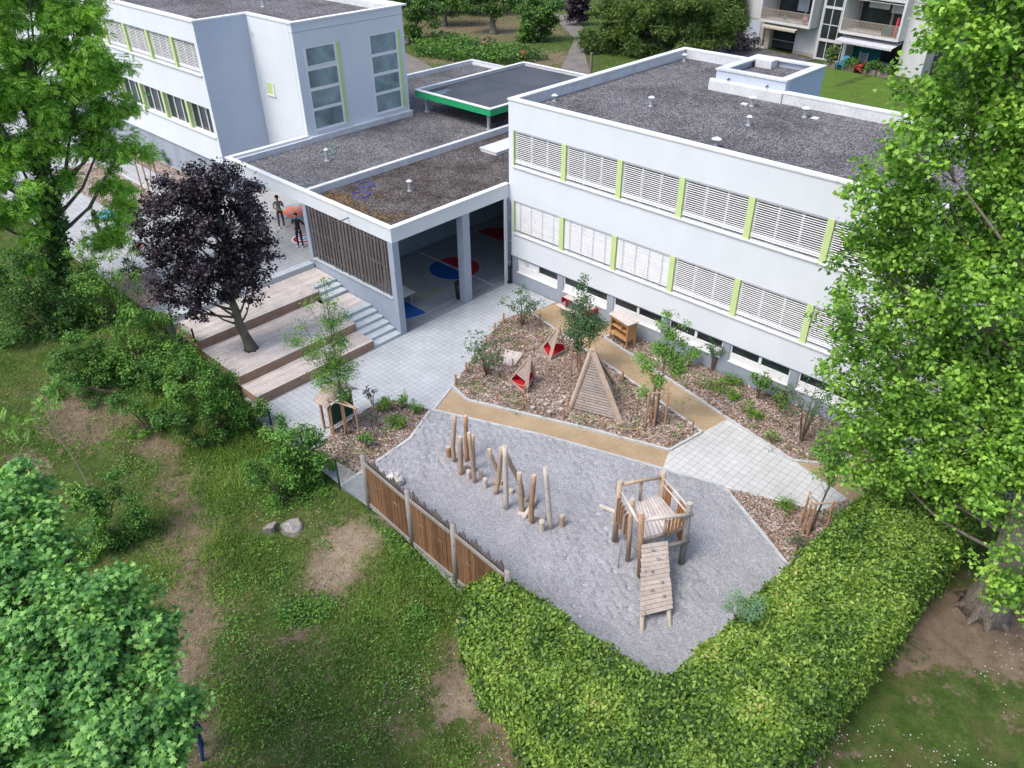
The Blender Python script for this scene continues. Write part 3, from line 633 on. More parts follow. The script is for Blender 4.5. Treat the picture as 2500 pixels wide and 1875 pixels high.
# upper plaza behind the terraces
plaza = [(-6.95, -14.9), (-6.95, -7.3), (-6.95, 1.0), (-15, 1.0), (-15, 5), (-24, 9), (-70, 9), (-70, -13), (-17, -15.2), (-12, -15.2)]
sheet('plaza_paving', plaza, 1.5, M['plaza'])
edge = MB(); edge.box(-7.0, -6.96, -14.9, -7.3, -.1, 1.49); struct('plaza_edge', edge, M['concrete'])
bedL = [at(*(330*1.13, 575*1.13), 1.5), at(345*1.13, 600*1.13, 1.5), at(395*1.13, 640*1.13, 1.5), (-8.2, -15.2), (-12.5, -15.2), (-12.4, -13.6)]
sheet('bark_mulch_bed', bedL, 1.515, M['mulch'], 0.12, mul_amp)
bedM = [(-34, -5.42), (-18.2, -5.42), (-18.2, -6.6), (-34, -6.6)]
sheet('bark_mulch_bed', bedM, 1.515, M['mulch'], 0.14, mul_amp)
bedN = [(-30, -8.3), (-19.0, -8.3), (-18.2, -8.9), (-19.2, -11.2), (-30, -11.4)]
sheet('bark_mulch_bed', bedN, 1.515, M['mulch'], 0.14, mul_amp)
mb = MB(); mb.box(-30, -19.0, -8.35, -8.22, 1.5, 1.62); mb.beam((-18.95,-8.28,1.55), (-18.15,-8.9,1.55), .12, .12); struct('kerb', mb, M['kerb'])
# park paths far behind
sheet('park_path', [atP(*z, 1.46) for z in [(1211,149),(1230,110),(1242,84),(1216,60),(1194,32),(1235,32),(1255,50),(1263,72),(1262,110),(1276,165),(1240,170)]], 1.5, M['pathgrey'])
sheet('park_path', [at(*z, 1.46) for z in [(990,130),(1055,165),(1060,215),(990,200),(900,150),(900,110)]], 1.5, M['pathgrey'])
sheet('terrace_tiles', [(-17.5, 52.7), (-8.0, 51.4), (-9.2, 48.2), (-15.5, 46.0), (-19, 47.5)], 1.5, M['terrace'])

# ================================================================== BUILDINGS
def window(parent, x0, x1, z0, z1, y, panes=3, blind=None, gl='glass', fw=.055):
    """window in a wall facing -Y at depth y; blind: None | 'open' | 'shut'"""
    mb = MB(); mb.box(x0, x1, y, y+.05, z1-fw, z1); mb.box(x0, x1, y, y+.05, z0, z0+fw)
    mb.box(x0, x0+fw, y+.001, y+.049, z0+fw, z1-fw); mb.box(x1-fw, x1, y+.001, y+.049, z0+fw, z1-fw)
    for i in range(1, panes):
        xm = x0+(x1-x0)*i/panes; mb.box(xm-fw*.75, xm+fw*.75, y+.001, y+.049, z0+fw, z1-fw)
    f = build('window', mb, M['frame'], parent)
    g = MB(); g.box(x0+fw*.5, x1-fw*.5, y+.055, y+.065, z0+.01, z1-.01); build('pane', g, M[gl], f)
    if blind: blinds(f, x0+.02, x1-.02, z0+.03, z1, y-.085, blind)
    return f
def blinds(f, x0, x1, z0, z1, y, mode):
    b = MB(); cd_ = MB(); step = .086; n = int((z1-z0-.08)/step)
    for i in range(n):
        z = z1-.09-i*step
        if mode == 'open': dz, dy = .009, .0205
        else: dz, dy = .0325, .012
        if mode == 'open' and i > n-3: dz, dy = .036, .02
        jj = random.uniform(-.003, .003)
        b.add([(x0, y-dy, z-dz+jj), (x1, y-dy, z-dz+jj), (x1, y+dy, z+dz+jj), (x0, y+dy, z+dz+jj), (x0, y-dy, z-dz+jj-.004), (x1, y-dy, z-dz+jj-.004), (x1, y+dy, z+dz+jj-.004), (x0, y+dy, z+dz+jj-.004)],
              [(0,1,2,3), (7,6,5,4), (0,4,5,1), (1,5,6,2), (2,6,7,3), (3,7,4,0)])
    b.box(x0, x1, y-.045, y+.045, z1-.06, z1-.005)
    for i in range(4 if mode == 'shut' else 3):
        xm = x0+(x1-x0)*(i+.5)/(4 if mode == 'shut' else 3)
        if mode == 'shut': cd_.box(xm-.008, xm+.008, y-.05, y-.046, z0, z1-.06)
    b.box(x0, x1, y-.03, y+.03, z0-.015, z0+.012)
    bo = build('blind', b, M['blind'], f)
    if cd_.v: bo['label'] = 'closed blind'; build('blind_cord', cd_, M['steel'], f)

# ---- right school block
X1 = 27.0
t = thing('school_building', (0, 0, 0), 'white two storey school block with long rows of slatted window blinds and lime mullions', 'building')
RB = t
mb = MB(); mb.box(0, X1, 0.36, 9.4, -.1, 8.70); mb.box(0.0, 5.3, 9.4, 14.3, -.1, 8.70)
mb.box(0, .28, 0.0, .36, 1.58, 9.16)
for a, b_ in ((1.58, 2.79), (4.50, 6.15), (7.86, 9.16)): mb.box(.28, X1, 0.0, .36, a, b_)
for k in range(8):
    xm = 3.33+3.03*k
    for z0_, z1_ in ((2.79, 4.5), (6.15, 7.86)): mb.box(xm-.14, xm+.14, .10, .36, z0_, z1_)
mb.box(0, .2, .36, 14.3, 8.70, 9.16); mb.box(0, 5.3, 14.1, 14.3, 8.7, 9.161)
build('wall', mb, M['white'], t)
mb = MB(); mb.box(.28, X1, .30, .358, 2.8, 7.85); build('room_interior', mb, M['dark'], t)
mb = MB(); mb.box(.02, X1, .05, .36, -.1, .70)
for k in range(9):
    a = 0.28+3.03*k-.16; mb.box(max(a, .021), a+.36, .06, .36, .70, 1.57)
mb.box(.021, X1, .055, .36, 1.50, 1.579); build('plinth', mb, M['plinth'], t)
mb = MB()
for k in range(10):
    if k == 0: mb.box(.20, .31, -.012, .12, 6.2, 7.858); mb.box(.20, .31, -.012, .12, 2.84, 4.498)
    xm = 3.33+3.03*(k-1)
    if k and xm < X1:
        for z0_, z1_ in ((2.84, 4.498), (6.2, 7.858)):
            q = MB(); q.box(xm-.125, xm+.125, -.012, .12, z0_, z1_); build('mullion_panel', q, M['lime'], t)
q = MB(); q.box(.28, .33, -.012, .12, 6.2, 7.858); q.box(.28, .33, -.012, .12, 2.84, 4.498); build('mullion_panel', q, M['lime'], t)
for z_, nm in ((2.79, 'sill'), (6.15, 'sill')):
    q = MB(); q.box(.27, X1, -.07, .13, z_, z_+.05); build('window_sill', q, M['cap'], t)
for k in range(8):
    x0 = .33 if k == 0 else 3.33+3.03*(k-1)+.125; x1 = 3.33+3.03*k-.125
    window(t, x0+.005, x1-.005, 6.2, 7.855, .16, 3, 'open')
    window(t, x0+.005, x1-.005, 2.84, 4.495, .16, 3, 'shut' if k < 3 else 'open')
# basement strip
for k in range(8):
    x0 = .28+3.03*k+.20; x1 = x0+2.67
    q = MB(); q.box(x0, x1, .02, .12, .69, .745); q.box(x0, x1, .13, .20, .745, 1.10)
    q.box(x0, x0+.06, .12, .2, 1.10, 1.5); q.box(x1-.06, x1, .12, .2, 1.10, 1.5); q.box(x0+1.28, x0+1.40, .12, .2, 1.10, 1.5)
    f = build('basement_window', q, M['frame'], t)
    g = MB()
    if k > 0: g.box(x0+.06, x0+1.28, .18, .19, 1.10, 1.5)
    g.box(x0+1.40, x1-.06, .18, .19, 1.10, 1.5); build('pane', g, M['glass'], f)
    if k == 0:
        g = MB(); g.box(x0+.06, x0+1.28, .15, .178, 1.101, 1.499); build('infill_panel', g, M['frame'], f)
        g = MB(); g.box(x0+.45, x0+.68, .12, .149, 1.18, 1.36)
        for q_ in range(5): g.box(x0+.45, x0+.68, .112, .119, 1.19+q_*.035, 1.21+q_*.035)
        build('vent_grille', g, M['zinc'], f)
# roof + copings
mb = MB(); mb.box(.2, X1, .2, 9.39, 8.701, 8.72); mb.box(.2, 5.0, 9.39, 14.1, 8.7012, 8.7205); build('roof', mb, M['roof'], t)
def coping(parent, segs, z, w_, m, h=.06, nm='coping', joint=1.9):
    """segs: list of boxes (x0,x1,y0,y1)"""
    for (a, b_, c, d) in segs:
        q = MB(); L_ = max(b_-a, d-c); k = max(1, round(L_/joint))
        for i in range(k):
            if b_-a > d-c: q.box(a+(b_-a)*i/k+.002, a+(b_-a)*(i+1)/k-.002, c, d, z-h, z+.0006*(i % 2))
            else: q.box(a, b_, c+(d-c)*i/k+.002, c+(d-c)*(i+1)/k-.002, z-h, z+.0006*(i % 2))
        build(nm, q, m, parent)
coping(t, [(-.04, X1, -.04, .30), (-.04, .30, .30, 14.04), (-.04, 5.3, 14.04, 14.36), (8.62, X1, 9.12, 9.46)], 9.23, .3, M['cap'], .07)
q = MB(); q.box(.2, X1, .20, .235, 8.72, 9.16); q.box(.2, .235, .24, 14.05, 8.72, 9.16); q.box(.24, 5.0, 14.05, 14.09, 8.72, 9.16); q.box(8.62, X1, 9.14, 9.36, 8.72, 9.16); q.box(5.0, 5.04, 9.4, 14.05, 8.72, 9.16)
build('parapet_upstand', q, M['zinc'], t)
q = MB(); q.box(5.0, 8.6, 9.3, 13.3, -.1, 9.32); q.box(5.0, 8.6, 9.3, 9.55, 9.32, 9.62); q.box(5.0, 5.25, 9.55, 13.3, 9.32, 9.62); q.box(8.35, 8.6, 9.55, 13.3, 9.32, 9.62); q.box(5.25, 8.35, 13.05, 13.3, 9.32, 9.62)
b1 = build('stair_box', q, M['endblue'], t)
q = MB(); q.box(5.25, 8.35, 9.55, 13.05, 9.321, 9.34); build('stair_box_gravel', q, M['roof'], b1)
coping(b1, [(4.95, 8.65, 9.26, 9.68), (4.95, 5.42, 9.68, 13.35), (8.2, 8.65, 9.68, 13.35), (5.42, 8.2, 12.9, 13.35)], 9.70, .3, M['zinc'], .08, 'stair_box_coping')
q = MB(); q.box(5.42, 6.3, 12.25, 12.9, 9.34, 9.699); build('stair_box_step', q, M['zinc'], b1)
q = MB(); q.box(4.8, 8.62, 9.10, 9.26, 9.10, 9.235); build('stair_box_ledge', q, M['cap'], b1)
q = MB(); q.box(4.8, 8.62, 9.06, 9.0995, 8.72, 9.16); build('stair_box_base', q, M['zinc'], b1)
q = MB()
for x in (5.75, 7.75): q.tube([(x, 9.26, 9.33), (x+.05, 9.02, 9.33)], [.035, .035], 8)
build('overflow_spout', q, M['black'], b1)

# ---- left school block
LH, LY = 11.08, -5.35
t = thing('school_building', (-17.9, LY, 1.5), 'white school block with tall grey green stair windows and a recessed blue grey corner', 'building'); LB = t
XC, XE, YE, YB, XL = -17.9, -13.5, -2.2, 5.25, -48.0
mb = MB()
mb.box(XL, XC, LY+.36, 5.0, 3.3, LH-.52); mb.box(XC, XE, YE, YB, 1.4, LH-.52)
for a, b_ in ((3.32, 4.86), (6.48, 8.25), (9.93, LH-.06)): mb.box(XL, XC, LY, LY+.36, a, b_)
mb.box(XC-.32, XC, LY+.001, LY+.36, 4.86, 6.48); mb.box(XC-.32, XC, LY+.001, LY+.36, 8.25, 9.93)
mb.box(XC, XE, YE, YE+.2, LH-.5, LH-.06); mb.box(XE-.2, XE, YE+.2, YB, LH-.5, LH-.06); mb.box(XC-6, XE-.2, YB-.2, YB, LH-.5, LH-.06)
build('wall', mb, M['white'], t)
q = MB(); q.box(XC+.0, XC+.012, LY+.0, YE, 1.4, LH-.06); build('recess_wall', q, M['endblue'], t)
q = MB(); q.box(XC+.013, XE-.3, YE-.012, YE-.001, 4.5, LH-.061); build('recess_return_wall', q, M['white'], t)
q = MB(); q.box(XL, XC-.02, LY+.12, LY+.4, 1.3, 3.318); build('plinth', q, M['plinth'], t)
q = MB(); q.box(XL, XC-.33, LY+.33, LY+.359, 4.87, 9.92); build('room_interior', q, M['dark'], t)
for k in range(10):
    xm = XC-.32-2.86-3.03*k+.11; x1 = XC-.325 if k == 0 else xm+3.03-.12; x0 = xm+.12
    for (a, b_, bl) in ((4.91, 6.475, None), (8.30, 9.925, 'open')):
        q = MB(); q.box(xm-.12, xm+.12, LY-.012, LY+.33, a, b_); build('mullion_panel', q, M['lime'], t)
        window(t, x0+.004, x1-.004, a, b_, LY+.2, 3, bl)
for z_ in (4.86, 8.25):
    q = MB(); q.box(XL, XC-.2, LY-.09, LY+.19, z_, z_+.05); build('window_sill', q, M['cap'], t)
q = MB(); q.box(XL, XC, LY+.2, YB-.2, LH-.5, LH-.40); q.box(XC, XE-.2, YE+.2, YB-.2, LH-.5, LH-.399); build('roof', q, M['roof'], t)
coping(t, [(XL, XC+.05, LY-.05, LY+.36), (XC-.30, XC+.05, LY+.36, YE-.05), (XC-.30, XE+.05, YE-.05, YE+.30), (XE-.30, XE+.05, YE+.30, YB), (XC-8, XE+.05, YB, YB+.35)], LH, .3, M['cap'], .08)
q = MB(); q.box(XE-7.5, XE-.35, YB-.45, YB-.2, LH-.398, LH-.06); build('parapet_upstand', q, M['zinc'], t)
def stair_window(y0, y1, z0, z1, hopper):
    q = MB(); x = XE+.012; n = 4; fw = .12
    q.box(XE-.01, x, y0, y1, z0, z0+.08); q.box(XE-.01, x, y0, y1, z1-.06, z1); q.box(XE-.01, x, y0, y0+fw*.6, z0+.08, z1-.06); q.box(XE-.01, x, y1-fw, y1, z0+.08, z1-.06)
    H = (z1-z0-.1)/n
    for i in range(1, n): q.box(XE-.01, x+.001, y0+.04, y1-fw, z0+.05+H*i-.085, z0+.05+H*i+.085)
    if hopper: q.box(XE-.01, x+.012, y0+.04, y0+.12, z1-H+.05, z1-.06); q.box(XE-.01, x+.012, y1-.16, y1-.07, z1-H+.05, z1-.06); q.box(XE-.01, x+.0125, y0+.12, y1-.16, z1-H+.05, z1-H+.13)
    f = build('stair_window', q, M['frame'], t)
    g = MB(); g.box(XE-.005, XE+.003, y0+.03, y1-.05, z0+.05, z1-.05); build('pane', g, M['glass2'], f)
    l = MB(); l.box(XE-.008, XE+.055, y1, y1+.20, z0-.02, z1+.04); build('lime_reveal', l, M['lime'], f)
    s_ = MB(); s_.box(XE-.01, XE+.07, y0, y1+.2, z0-.05, z0-.021); build('window_sill', s_, M['cap'], f)
for (ua, va, ub, vb, hop) in ((740, 118, 819, 102, True), (900, 87, 968, 72, False)):
    pa = CP+ray(ua, va)*((XE-CP[0])/ray(ua, va)[0]); pb = CP+ray(ub, vb)*((XE-CP[0])/ray(ub, vb)[0])
    stair_window(pa[1], pb[1], 5.42, (pa[2]+pb[2])/2, hop)
q = MB(); q.box(-16.95, -16.2, YE-.03, YE-.0125, 6.95, 7.6); f = build('small_window', q, M['lime'], t)
q = MB(); q.box(-16.35, -16.2, YE-.06, YE-.031, 7.0, 7.55); q.box(-16.98, -16.15, YE-.09, YE-.031, 6.89, 6.949); build('window_sill', q, M['cap'], f)
q = MB(); q.tube([(-17.55, YE-.03, 10.1), (-17.55, YE-.012, 10.1)], [.16, .16], 16); build('round_vent', q, M['zinc'], t)

# ---- covered playground between the blocks
CX0, CY0, CZ = -13.56, -7.28, 5.29
t = thing('covered_playground', (0, CY0, 0), 'flat roofed open hall with white fascia and gravel roof linking the two school blocks', 'shelter'); CV = t
q = MB(); q.box(CX0, 0, CY0, CY0+.3, 4.60, 5.24); q.box(-.3, 0, CY0+.3, 0-.01, 4.601, 5.239); q.box(CX0, CX0+.25, CY0+.3, YE-.02, 4.601, 5.239); build('fascia', q, M['white'], t)
q = MB(); q.box(-20.6, -13.6, 17.2, 17.5, 4.2, 5.0); build('back_fascia', q, M['white'], t)
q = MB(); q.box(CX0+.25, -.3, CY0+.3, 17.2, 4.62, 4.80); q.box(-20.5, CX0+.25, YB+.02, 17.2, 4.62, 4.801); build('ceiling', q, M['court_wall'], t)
q = MB(); q.box(CX0+.25, -6.85, CY0+.3, 17.2, 4.80, 4.85); q.box(-20.5, CX0+.25, YB+.02, 17.2, 4.80, 4.8505); build('roof', q, M['roof'], t)
q = MB(); q.box(-6.62, -.3, CY0+.3, 17.2, 4.80, 4.845); build('mossy_roof', q, M['roofmoss'], t)
coping(t, [(CX0-.04, .04, CY0-.04, CY0+.24), (-.24, .04, CY0+.24, -.012), (CX0-.04, CX0+.25, CY0+.24, YE-.02)], CZ, .3, M['cap'], .05, joint=3.2)
coping(t, [(-6.86, -6.60, CY0+.3, 17.0)], 5.18, .3, M['zinc'], .4, 'roof_divider', 1.05)
coping(t, [(CX0+.25, CX0+.42, CY0+.35, YE), (CX0+.02, CX0+.30, YE+.02, 5.3), (-20.6, -20.3, 5.4, 17.5), (-20.3, -13, 17.25, 17.5)], 5.16, .3, M['zinc'], .35, 'parapet_upstand', 1.3)
q = MB(); q.box(-.24, -.20, CY0+.3, -.05, 4.85, 5.2); q.box(CX0+.43, -.25, CY0+.3, CY0+.34, 4.85, 5.2); build('parapet_flashing', q, M['zinc'], t)
for (x0, x1, y0, y1, z0) in ((-.34, 0.0, CY0, CY0+.34, 0), (-.45, -.02, -3.12, -2.68, 0), (-6.8, -6.5, CY0+.001, CY0+.3, 1.5), (CX0, CX0+.28, CY0+.01, CY0+.28, 1.4)):
    q = MB(); q.box(x0+.002, x1-.002, y0+.002, y1, z0-.05, 4.602); build('column', q, M['concrete'], t)
q = MB(); q.box(-.05, .0, -.35, -.02, -.05, 4.6); build('column', q, M['white'], t)
q = MB(); q.box(-6.5, -.34, CY0+.02, CY0+.22, -.05, 1.78); build('low_wall', q, M['concrete'], t)
q = MB(); q.box(-6.48, -.33, CY0-.05, CY0+.24, 1.781, 1.83); build('wall_cap', q, M['stone'], t)
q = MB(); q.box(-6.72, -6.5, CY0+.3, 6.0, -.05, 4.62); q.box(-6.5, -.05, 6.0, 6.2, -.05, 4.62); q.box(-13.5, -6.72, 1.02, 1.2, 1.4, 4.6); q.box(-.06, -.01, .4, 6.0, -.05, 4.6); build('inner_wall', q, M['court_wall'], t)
q = MB(); q.box(-6.1, -2.6, 5.9, 5.995, .1, .75); build('yellow_bench', q, M['yellow'], t)
# slat screen
q = MB(); x = -6.42; k = 0
while x < -.36:
    w_ = random.choice([.07, .09, .11, .12]); zt = 4.57; zb = 1.90+random.uniform(-.03, .05)
    yo = 0.0 if k % 2 else .045
    if random.random() < .35: zs = random.uniform(2.6, 3.6); q.box(x, x+w_, CY0+.03+yo, CY0+.055+yo, zb, zs); q.box(x+.004, x+w_+.006, CY0+.03+yo, CY0+.056+yo, zs+.03, zt)
    else: q.box(x, x+w_, CY0+.03+yo, CY0+.055+yo, zb, zt)
    x += w_+random.choice([.012, .03, .045]); k += 1
sc = build('slat_screen', q, M['slat'], t)
q = MB()
for z_ in (2.15, 3.25, 4.35): q.box(-6.48, -.34, CY0+.105, CY0+.14, z_, z_+.05)
build('screen_rail', q, M['steel'], sc)
q = MB()
for z_ in (2.18, 3.28, 4.38):
    for x in np.arange(-6.3, -.4, .27): q.tube([(x, CY0+.032, z_), (x, CY0+.022, z_)], [.011, .011], 6)
build('screw_heads', q, M['cap'], sc)
q = MB(); q.tube([(-3.0, CY0, 4.93), (-3.0, CY0-.40, 4.90)], [.035, .035], 10); build('roof_spout', q, M['pipe'], t)
q = MB(); q.blob((-12.9, .9, 4.0), .22, 12, 8, 0); lam = build('globe_lamp', q, M['cap'], t)
# downpipe at the inner corner
dp = thing('downpipe', (0, -.1, 0), 'grey rain pipe with black foot in the corner between hall and school block', 'pipe')
q = MB(); q.tube([(-.18, -.10, 4.55), (-.02, -.10, 4.52), (.06, -.09, 4.42), (.075, -.09, 4.2), (.075, -.09, 1.0)], [.075]*5, 10); build('pipe', q, M['pipe'], dp, smooth_=True)
q = MB(); q.tube([(.075, -.09, 1.0), (.075, -.09, .12)], [.085, .085], 10); q.box(-.02, .17, -.2, -.01, .002, .12); build('pipe_foot', q, M['black'], dp)
q = MB()
for z_ in (1.2, 2.4, 3.6): q.tube([(.075, -.09, z_), (.075, -.09, z_+.04)], [.086, .086], 10)
build('pipe_clip', q, M['steel'], dp)
# court floor and its painted markings
q = MB(); q.box(-6.5, -.02, CY0+.22, 6.0, -.2, .006); court = struct('court_floor', q, M['court'])
def paint(name, polys, m, z):
    q = MB()
    for p in polys: q.add([(a, b_, z) for a, b_ in p], [tuple(range(len(p)))])
    return struct(name, q, m, court)
def arc(cx, cy, r, a0, a1, n=28, ry=None): return [(cx+r*math.cos(a0+(a1-a0)*i/n), cy+(ry or r)*math.sin(a0+(a1-a0)*i/n)) for i in range(n+1)]
def band(pts, w_):
    out = []; P = [np.array(p) for p in pts]
    for a, b_ in zip(P[:-1], P[1:]):
        d = (b_-a)/np.linalg.norm(b_-a); n_ = np.array([-d[1], d[0]])*w_/2; out.append([tuple(a-n_), tuple(b_-n_), tuple(b_+n_), tuple(a+n_)])
    return out
CC = (-3.28, -.87)
paint('blue_half_circle', [arc(*CC, 1.36, math.pi, 2*math.pi)], M['blue'], .010)
paint('red_half_circle', [arc(*CC, 1.36, 0, math.pi)], M['red'], .010)
paint('court_line', band(arc(*CC, 1.38, 0, 2*math.pi, 48), .05), M['line'], .014)
paint('court_line', band([(-6.35, -.87), (-.3, -.87)], .15), M['line'], .0225)
paint('court_line', band([(-5.87, CY0+.3), (-5.87, 5.2)], .05), M['line'], .0185)
paint('court_line', band([(-.72, -5.05), (-.72, 5.2)], .05), M['line'], .018)
kx = [(-5.87, -5.05), (-.70, -5.05)]+[(-.70-1.2*(1-math.cos(a)), -5.05-1.75*math.sin(a)) for a in np.linspace(0, math.pi/2, 14)]+[(-4.67-1.2*math.sin(a), -5.05-1.75*math.cos(a)) for a in np.linspace(0, math.pi/2, 14)]
paint('blue_key', [kx], M['blue'], .010); paint('court_line', band(kx[1:]+[kx[0]], .05), M['line'], .026); paint('court_line', band([(-5.87, -5.05), (-.70, -5.05)], .05), M['line'], .030)
kx = [(-.70, 3.25), (-5.87, 3.25)]+[(-5.87+1.2*(1-math.cos(a)), 3.25+1.5*math.sin(a)) for a in np.linspace(0, math.pi/2, 14)]+[(-1.9+1.2*math.sin(a), 3.25+1.5*math.cos(a)) for a in np.linspace(0, math.pi/2, 14)]
paint('red_key', [kx], M['red'], .010); paint('court_line', band(kx+[kx[0]], .05), M['line'], .026)
paint('hopscotch_line', band([(-3.9, -3.91), (-2.4, -3.91)], .05)+band([(-3.5, -4.1), (-3.5, -3.7)], .05)+band([(-3.15, -3.45), (-3.15, -3.15)], .04)+band([(-3.15, -3.15), (-3.0, -3.15)], .04), M['yellow'], .012)
cu = bpy.data.curves.new('lettering', 'FONT'); cu.body = 'SOLEIL'; cu.size = .46; cu.extrude = .002; cu.space_character = 1.15; cu.resolution_u = 2; cu.offset = .004
tmp = bpy.data.objects.new('lettering', cu); COL.objects.link(tmp)
me = bpy.data.meshes.new_from_object(tmp.evaluated_get(bpy.context.evaluated_depsgraph_get())); bpy.data.objects.remove(tmp)
lo_ = bpy.data.objects.new('lettering', me); COL.objects.link(lo_); me.materials.append(M['yellow']); lo_.parent = court
lo_.location = (-1.92, -4.42, .016); lo_.rotation_euler = (0, 0, math.pi/2)
lo_['label'] = 'word SOLEIL painted in worn yellow capitals'
# plaza markings
def disc(name, cx, cy, rings, z=1.504):
    root = None
    for i, (r, m) in enumerate(rings):
        q = MB(); q.add([(a, b_, z+.004*i) for a, b_ in arc(cx, cy, r, 0, 2*math.pi, 40)[:-1]], [tuple(range(40))])
        if root is None: root = struct(name, q, m)
        else: struct('painted_ring', q, m, root)
    return root
ta = at(740, 583, 1.5); disc('painted_target', ta[0], ta[1], [(.62, M['cap']), (.52, M['red']), (.34, M['cap']), (.22, M['skyblue']), (.10, M['cap'])])
fa = at(725, 516, 1.5); fl = disc('painted_flower', fa[0], fa[1], [(1.15, M['skyblue']), (1.0, M['plaza'])])
for k in range(7):
    a = k*math.pi/3; c = (fa[0]+.68*math.cos(a)*(k < 6), fa[1]+.68*math.sin(a)*(k < 6))
    q = MB(); q.add([(x, y, 1.516+.0005*k) for x, y in arc(*c, .31, 0, 2*math.pi, 24)[:-1]], [tuple(range(24))]); struct('painted_petal', q, M['salmon'], fl)
fa2 = at(275, 520, 1.5); q = MB(); q.add([(x, y, 1.506) for x, y in arc(fa2[0], fa2[1], .8, 0, 2*math.pi, 24)[:-1]], [tuple(range(24))]); struct('painted_blue_disc', q, M['skyblue'])
for (u, v) in ((330, 530), (385, 610), (340, 600)):
    p_ = at(u, v, 1.5); q = MB(); q.add([(x, y, 1.506) for x, y in arc(p_[0], p_[1], .28, 0, 2*math.pi, 20)[:-1]], [tuple(range(20))]); struct('painted_red_disc', q, M['salmon'])

# ---- green canopy above the link roof
t = thing('green_canopy', (-10.4, 11, 4.85), 'raised flat canopy with bright green fascia and puddled dark roof felt', 'canopy')
gx0, gx1, gy0, gy1 = -13.8, -7.2, 6.0, 16.0
q = MB(); q.box(gx0, gx1, gy0, gy0+.12, 5.78, 6.16); q.box(gx1-.12, gx1, gy0+.12, gy1, 5.78, 6.159); q.box(gx0, gx0+.12, gy0+.12, gy1, 5.78, 6.159); q.box(gx0+.12, gx1-.12, gy1-.12, gy1, 5.78, 6.158); build('fascia', q, M['green'], t)
q = MB(); q.box(gx0+.12, gx1-.12, gy0+.12, gy1-.12, 5.85, 5.99); build('roof_felt', q, M['bitumen'], t)
q = MB(); e_ = .125
q.box(gx0+e_, gx1-e_, gy0+e_, gy0+.17, 5.991, 6.149); q.box(gx0+e_, gx1-e_, gy1-.17, gy1-e_, 5.991, 6.149); q.box(gx0+e_, gx0+.17, gy0+.171, gy1-.171, 5.991, 6.149); q.box(gx1-.17, gx1-e_, gy0+.171, gy1-.171, 5.991, 6.149); build('roof_upstand', q, M['zinc'], t)
pm, n_, b_ = nodes('puddle'); b_.inputs['Base Color'].default_value = (.03, .035, .035, 1); b_.inputs['Roughness'].default_value = .06
q = MB(); q.add([(gx0+.35+1.5*r_*math.cos(a), gy0+.35+1.9*r_*math.sin(a), 5.994) for a, r_ in [(0,.95),(.2,.8),(.45,1.0),(.7,.85),(.95,1.05),(1.2,.9),(1.57,1.1)]]+[(gx0+.2, gy0+.2, 5.994)], [tuple(range(8))]); build('puddle', q, pm, t)
coping(t, [(gx0-.03, gx1+.03, gy0-.03, gy0+.2), (gx1-.2, gx1+.03, gy0+.2, gy1), (gx0-.03, gx0+.2, gy0+.2, gy1), (gx0+.2, gx1-.2, gy1-.2, gy1+.03)], 6.2, .2, M['cap'], .05)
for x, y in ((-13.2, 6.4), (-7.75, 6.4), (-13.2, 15.4), (-7.75, 15.4)):
    q = MB(); q.box(x-.07, x+.07, y-.07, y+.07, 4.85, 5.85); q.box(x-.14, x+.14, y-.14, y+.14, 4.85, 4.9); build('post', q, M['steel'], t)

P = np.concatenate([np.array([cx, cy, 4.858])+RNG.normal(0, 1, (k, 3))*[sx, sy, .004] for cx, cy, sx, sy, k in ((-5.9, -6.1, .5, .35, 300), (-3.6, -6.35, .7, .3, 320), (-2.2, -6.3, .5, .3, 220), (-4.9, -5.7, .5, .3, 120), (-1.6, -5.6, .3, .4, 70), (-4.2, -4.6, .4, .3, 40))])
P = P[(P[:, 1] > CY0+.38) & (P[:, 0] > -6.5) & (P[:, 0] < -.35)]
moss = cloud('roof_moss', P, np.tile([0, 0, 1.0], (len(P), 1)), RNG.uniform(.04, .11, len(P)), shape_quad(), leafmat('orange_moss', (.07, .045, .02), (.16, .095, .035), (.28, .17, .05), 1.5, 0, .95), CV, jitter=.2)
# ---- roof vents, hatches, hoops
def vent(loc, label, r=.07, h=.4, cap=.15, flat=True):
    t = thing('roof_vent', loc, label, 'roof vent', 'vents on the school roofs'); x, y, z = loc
    q = MB(); q.tube([(x, y, z-.02), (x, y, z+.04), (x, y, z+.05), (x, y, z+h)], [r*1.8, r*1.6, r, r], 12); build('vent_pipe', q, M['steel'], t)
    q = MB(); q.tube([(x, y, z+h+.02), (x, y, z+h+.03), (x, y, z+h+.10)], [cap, cap, cap*.25], 14); build('vent_cap', q, M['cap'], t); return t
zr = 8.72
vent((7.85, 7.82, zr), 'mushroom roof vent in front of the stair box', .07, .36, .19)
vent((10.42, 7.8, zr), 'mushroom roof vent beside a pale square hatch, farthest right on the school roof', .07, .36, .19)
vent((9.22, 5.08, zr), 'small pointed roof vent in the middle of the big gravel roof', .065, .34, .13)
vent((9.74, 1.6, zr), 'wide capped roof vent close to the front parapet above the blinds', .07, .32, .2)
vent((4.45, 4.76, zr), 'roof vent in the left half of the big gravel roof', .065, .36, .15)
vent((0.6, 2.5, zr), 'low roof vent tucked against the left parapet of the big roof', .06, .22, .15)
vent((0.6, 13.4, zr), 'low roof vent in the far back corner of the big roof', .06, .3, .15)
vent((-3.63, -3.17, 4.85), 'roof vent on the mossy half of the hall roof near the blue hoops', .07, .46, .14)
vent((-10.25, -3.27, 4.85), 'roof vent on the hall roof beside the green hoops', .09, .55, .12)
vent((-21.2, .9, LH-.4), 'roof vent on the roof of the left school block', .09, .5, .17)
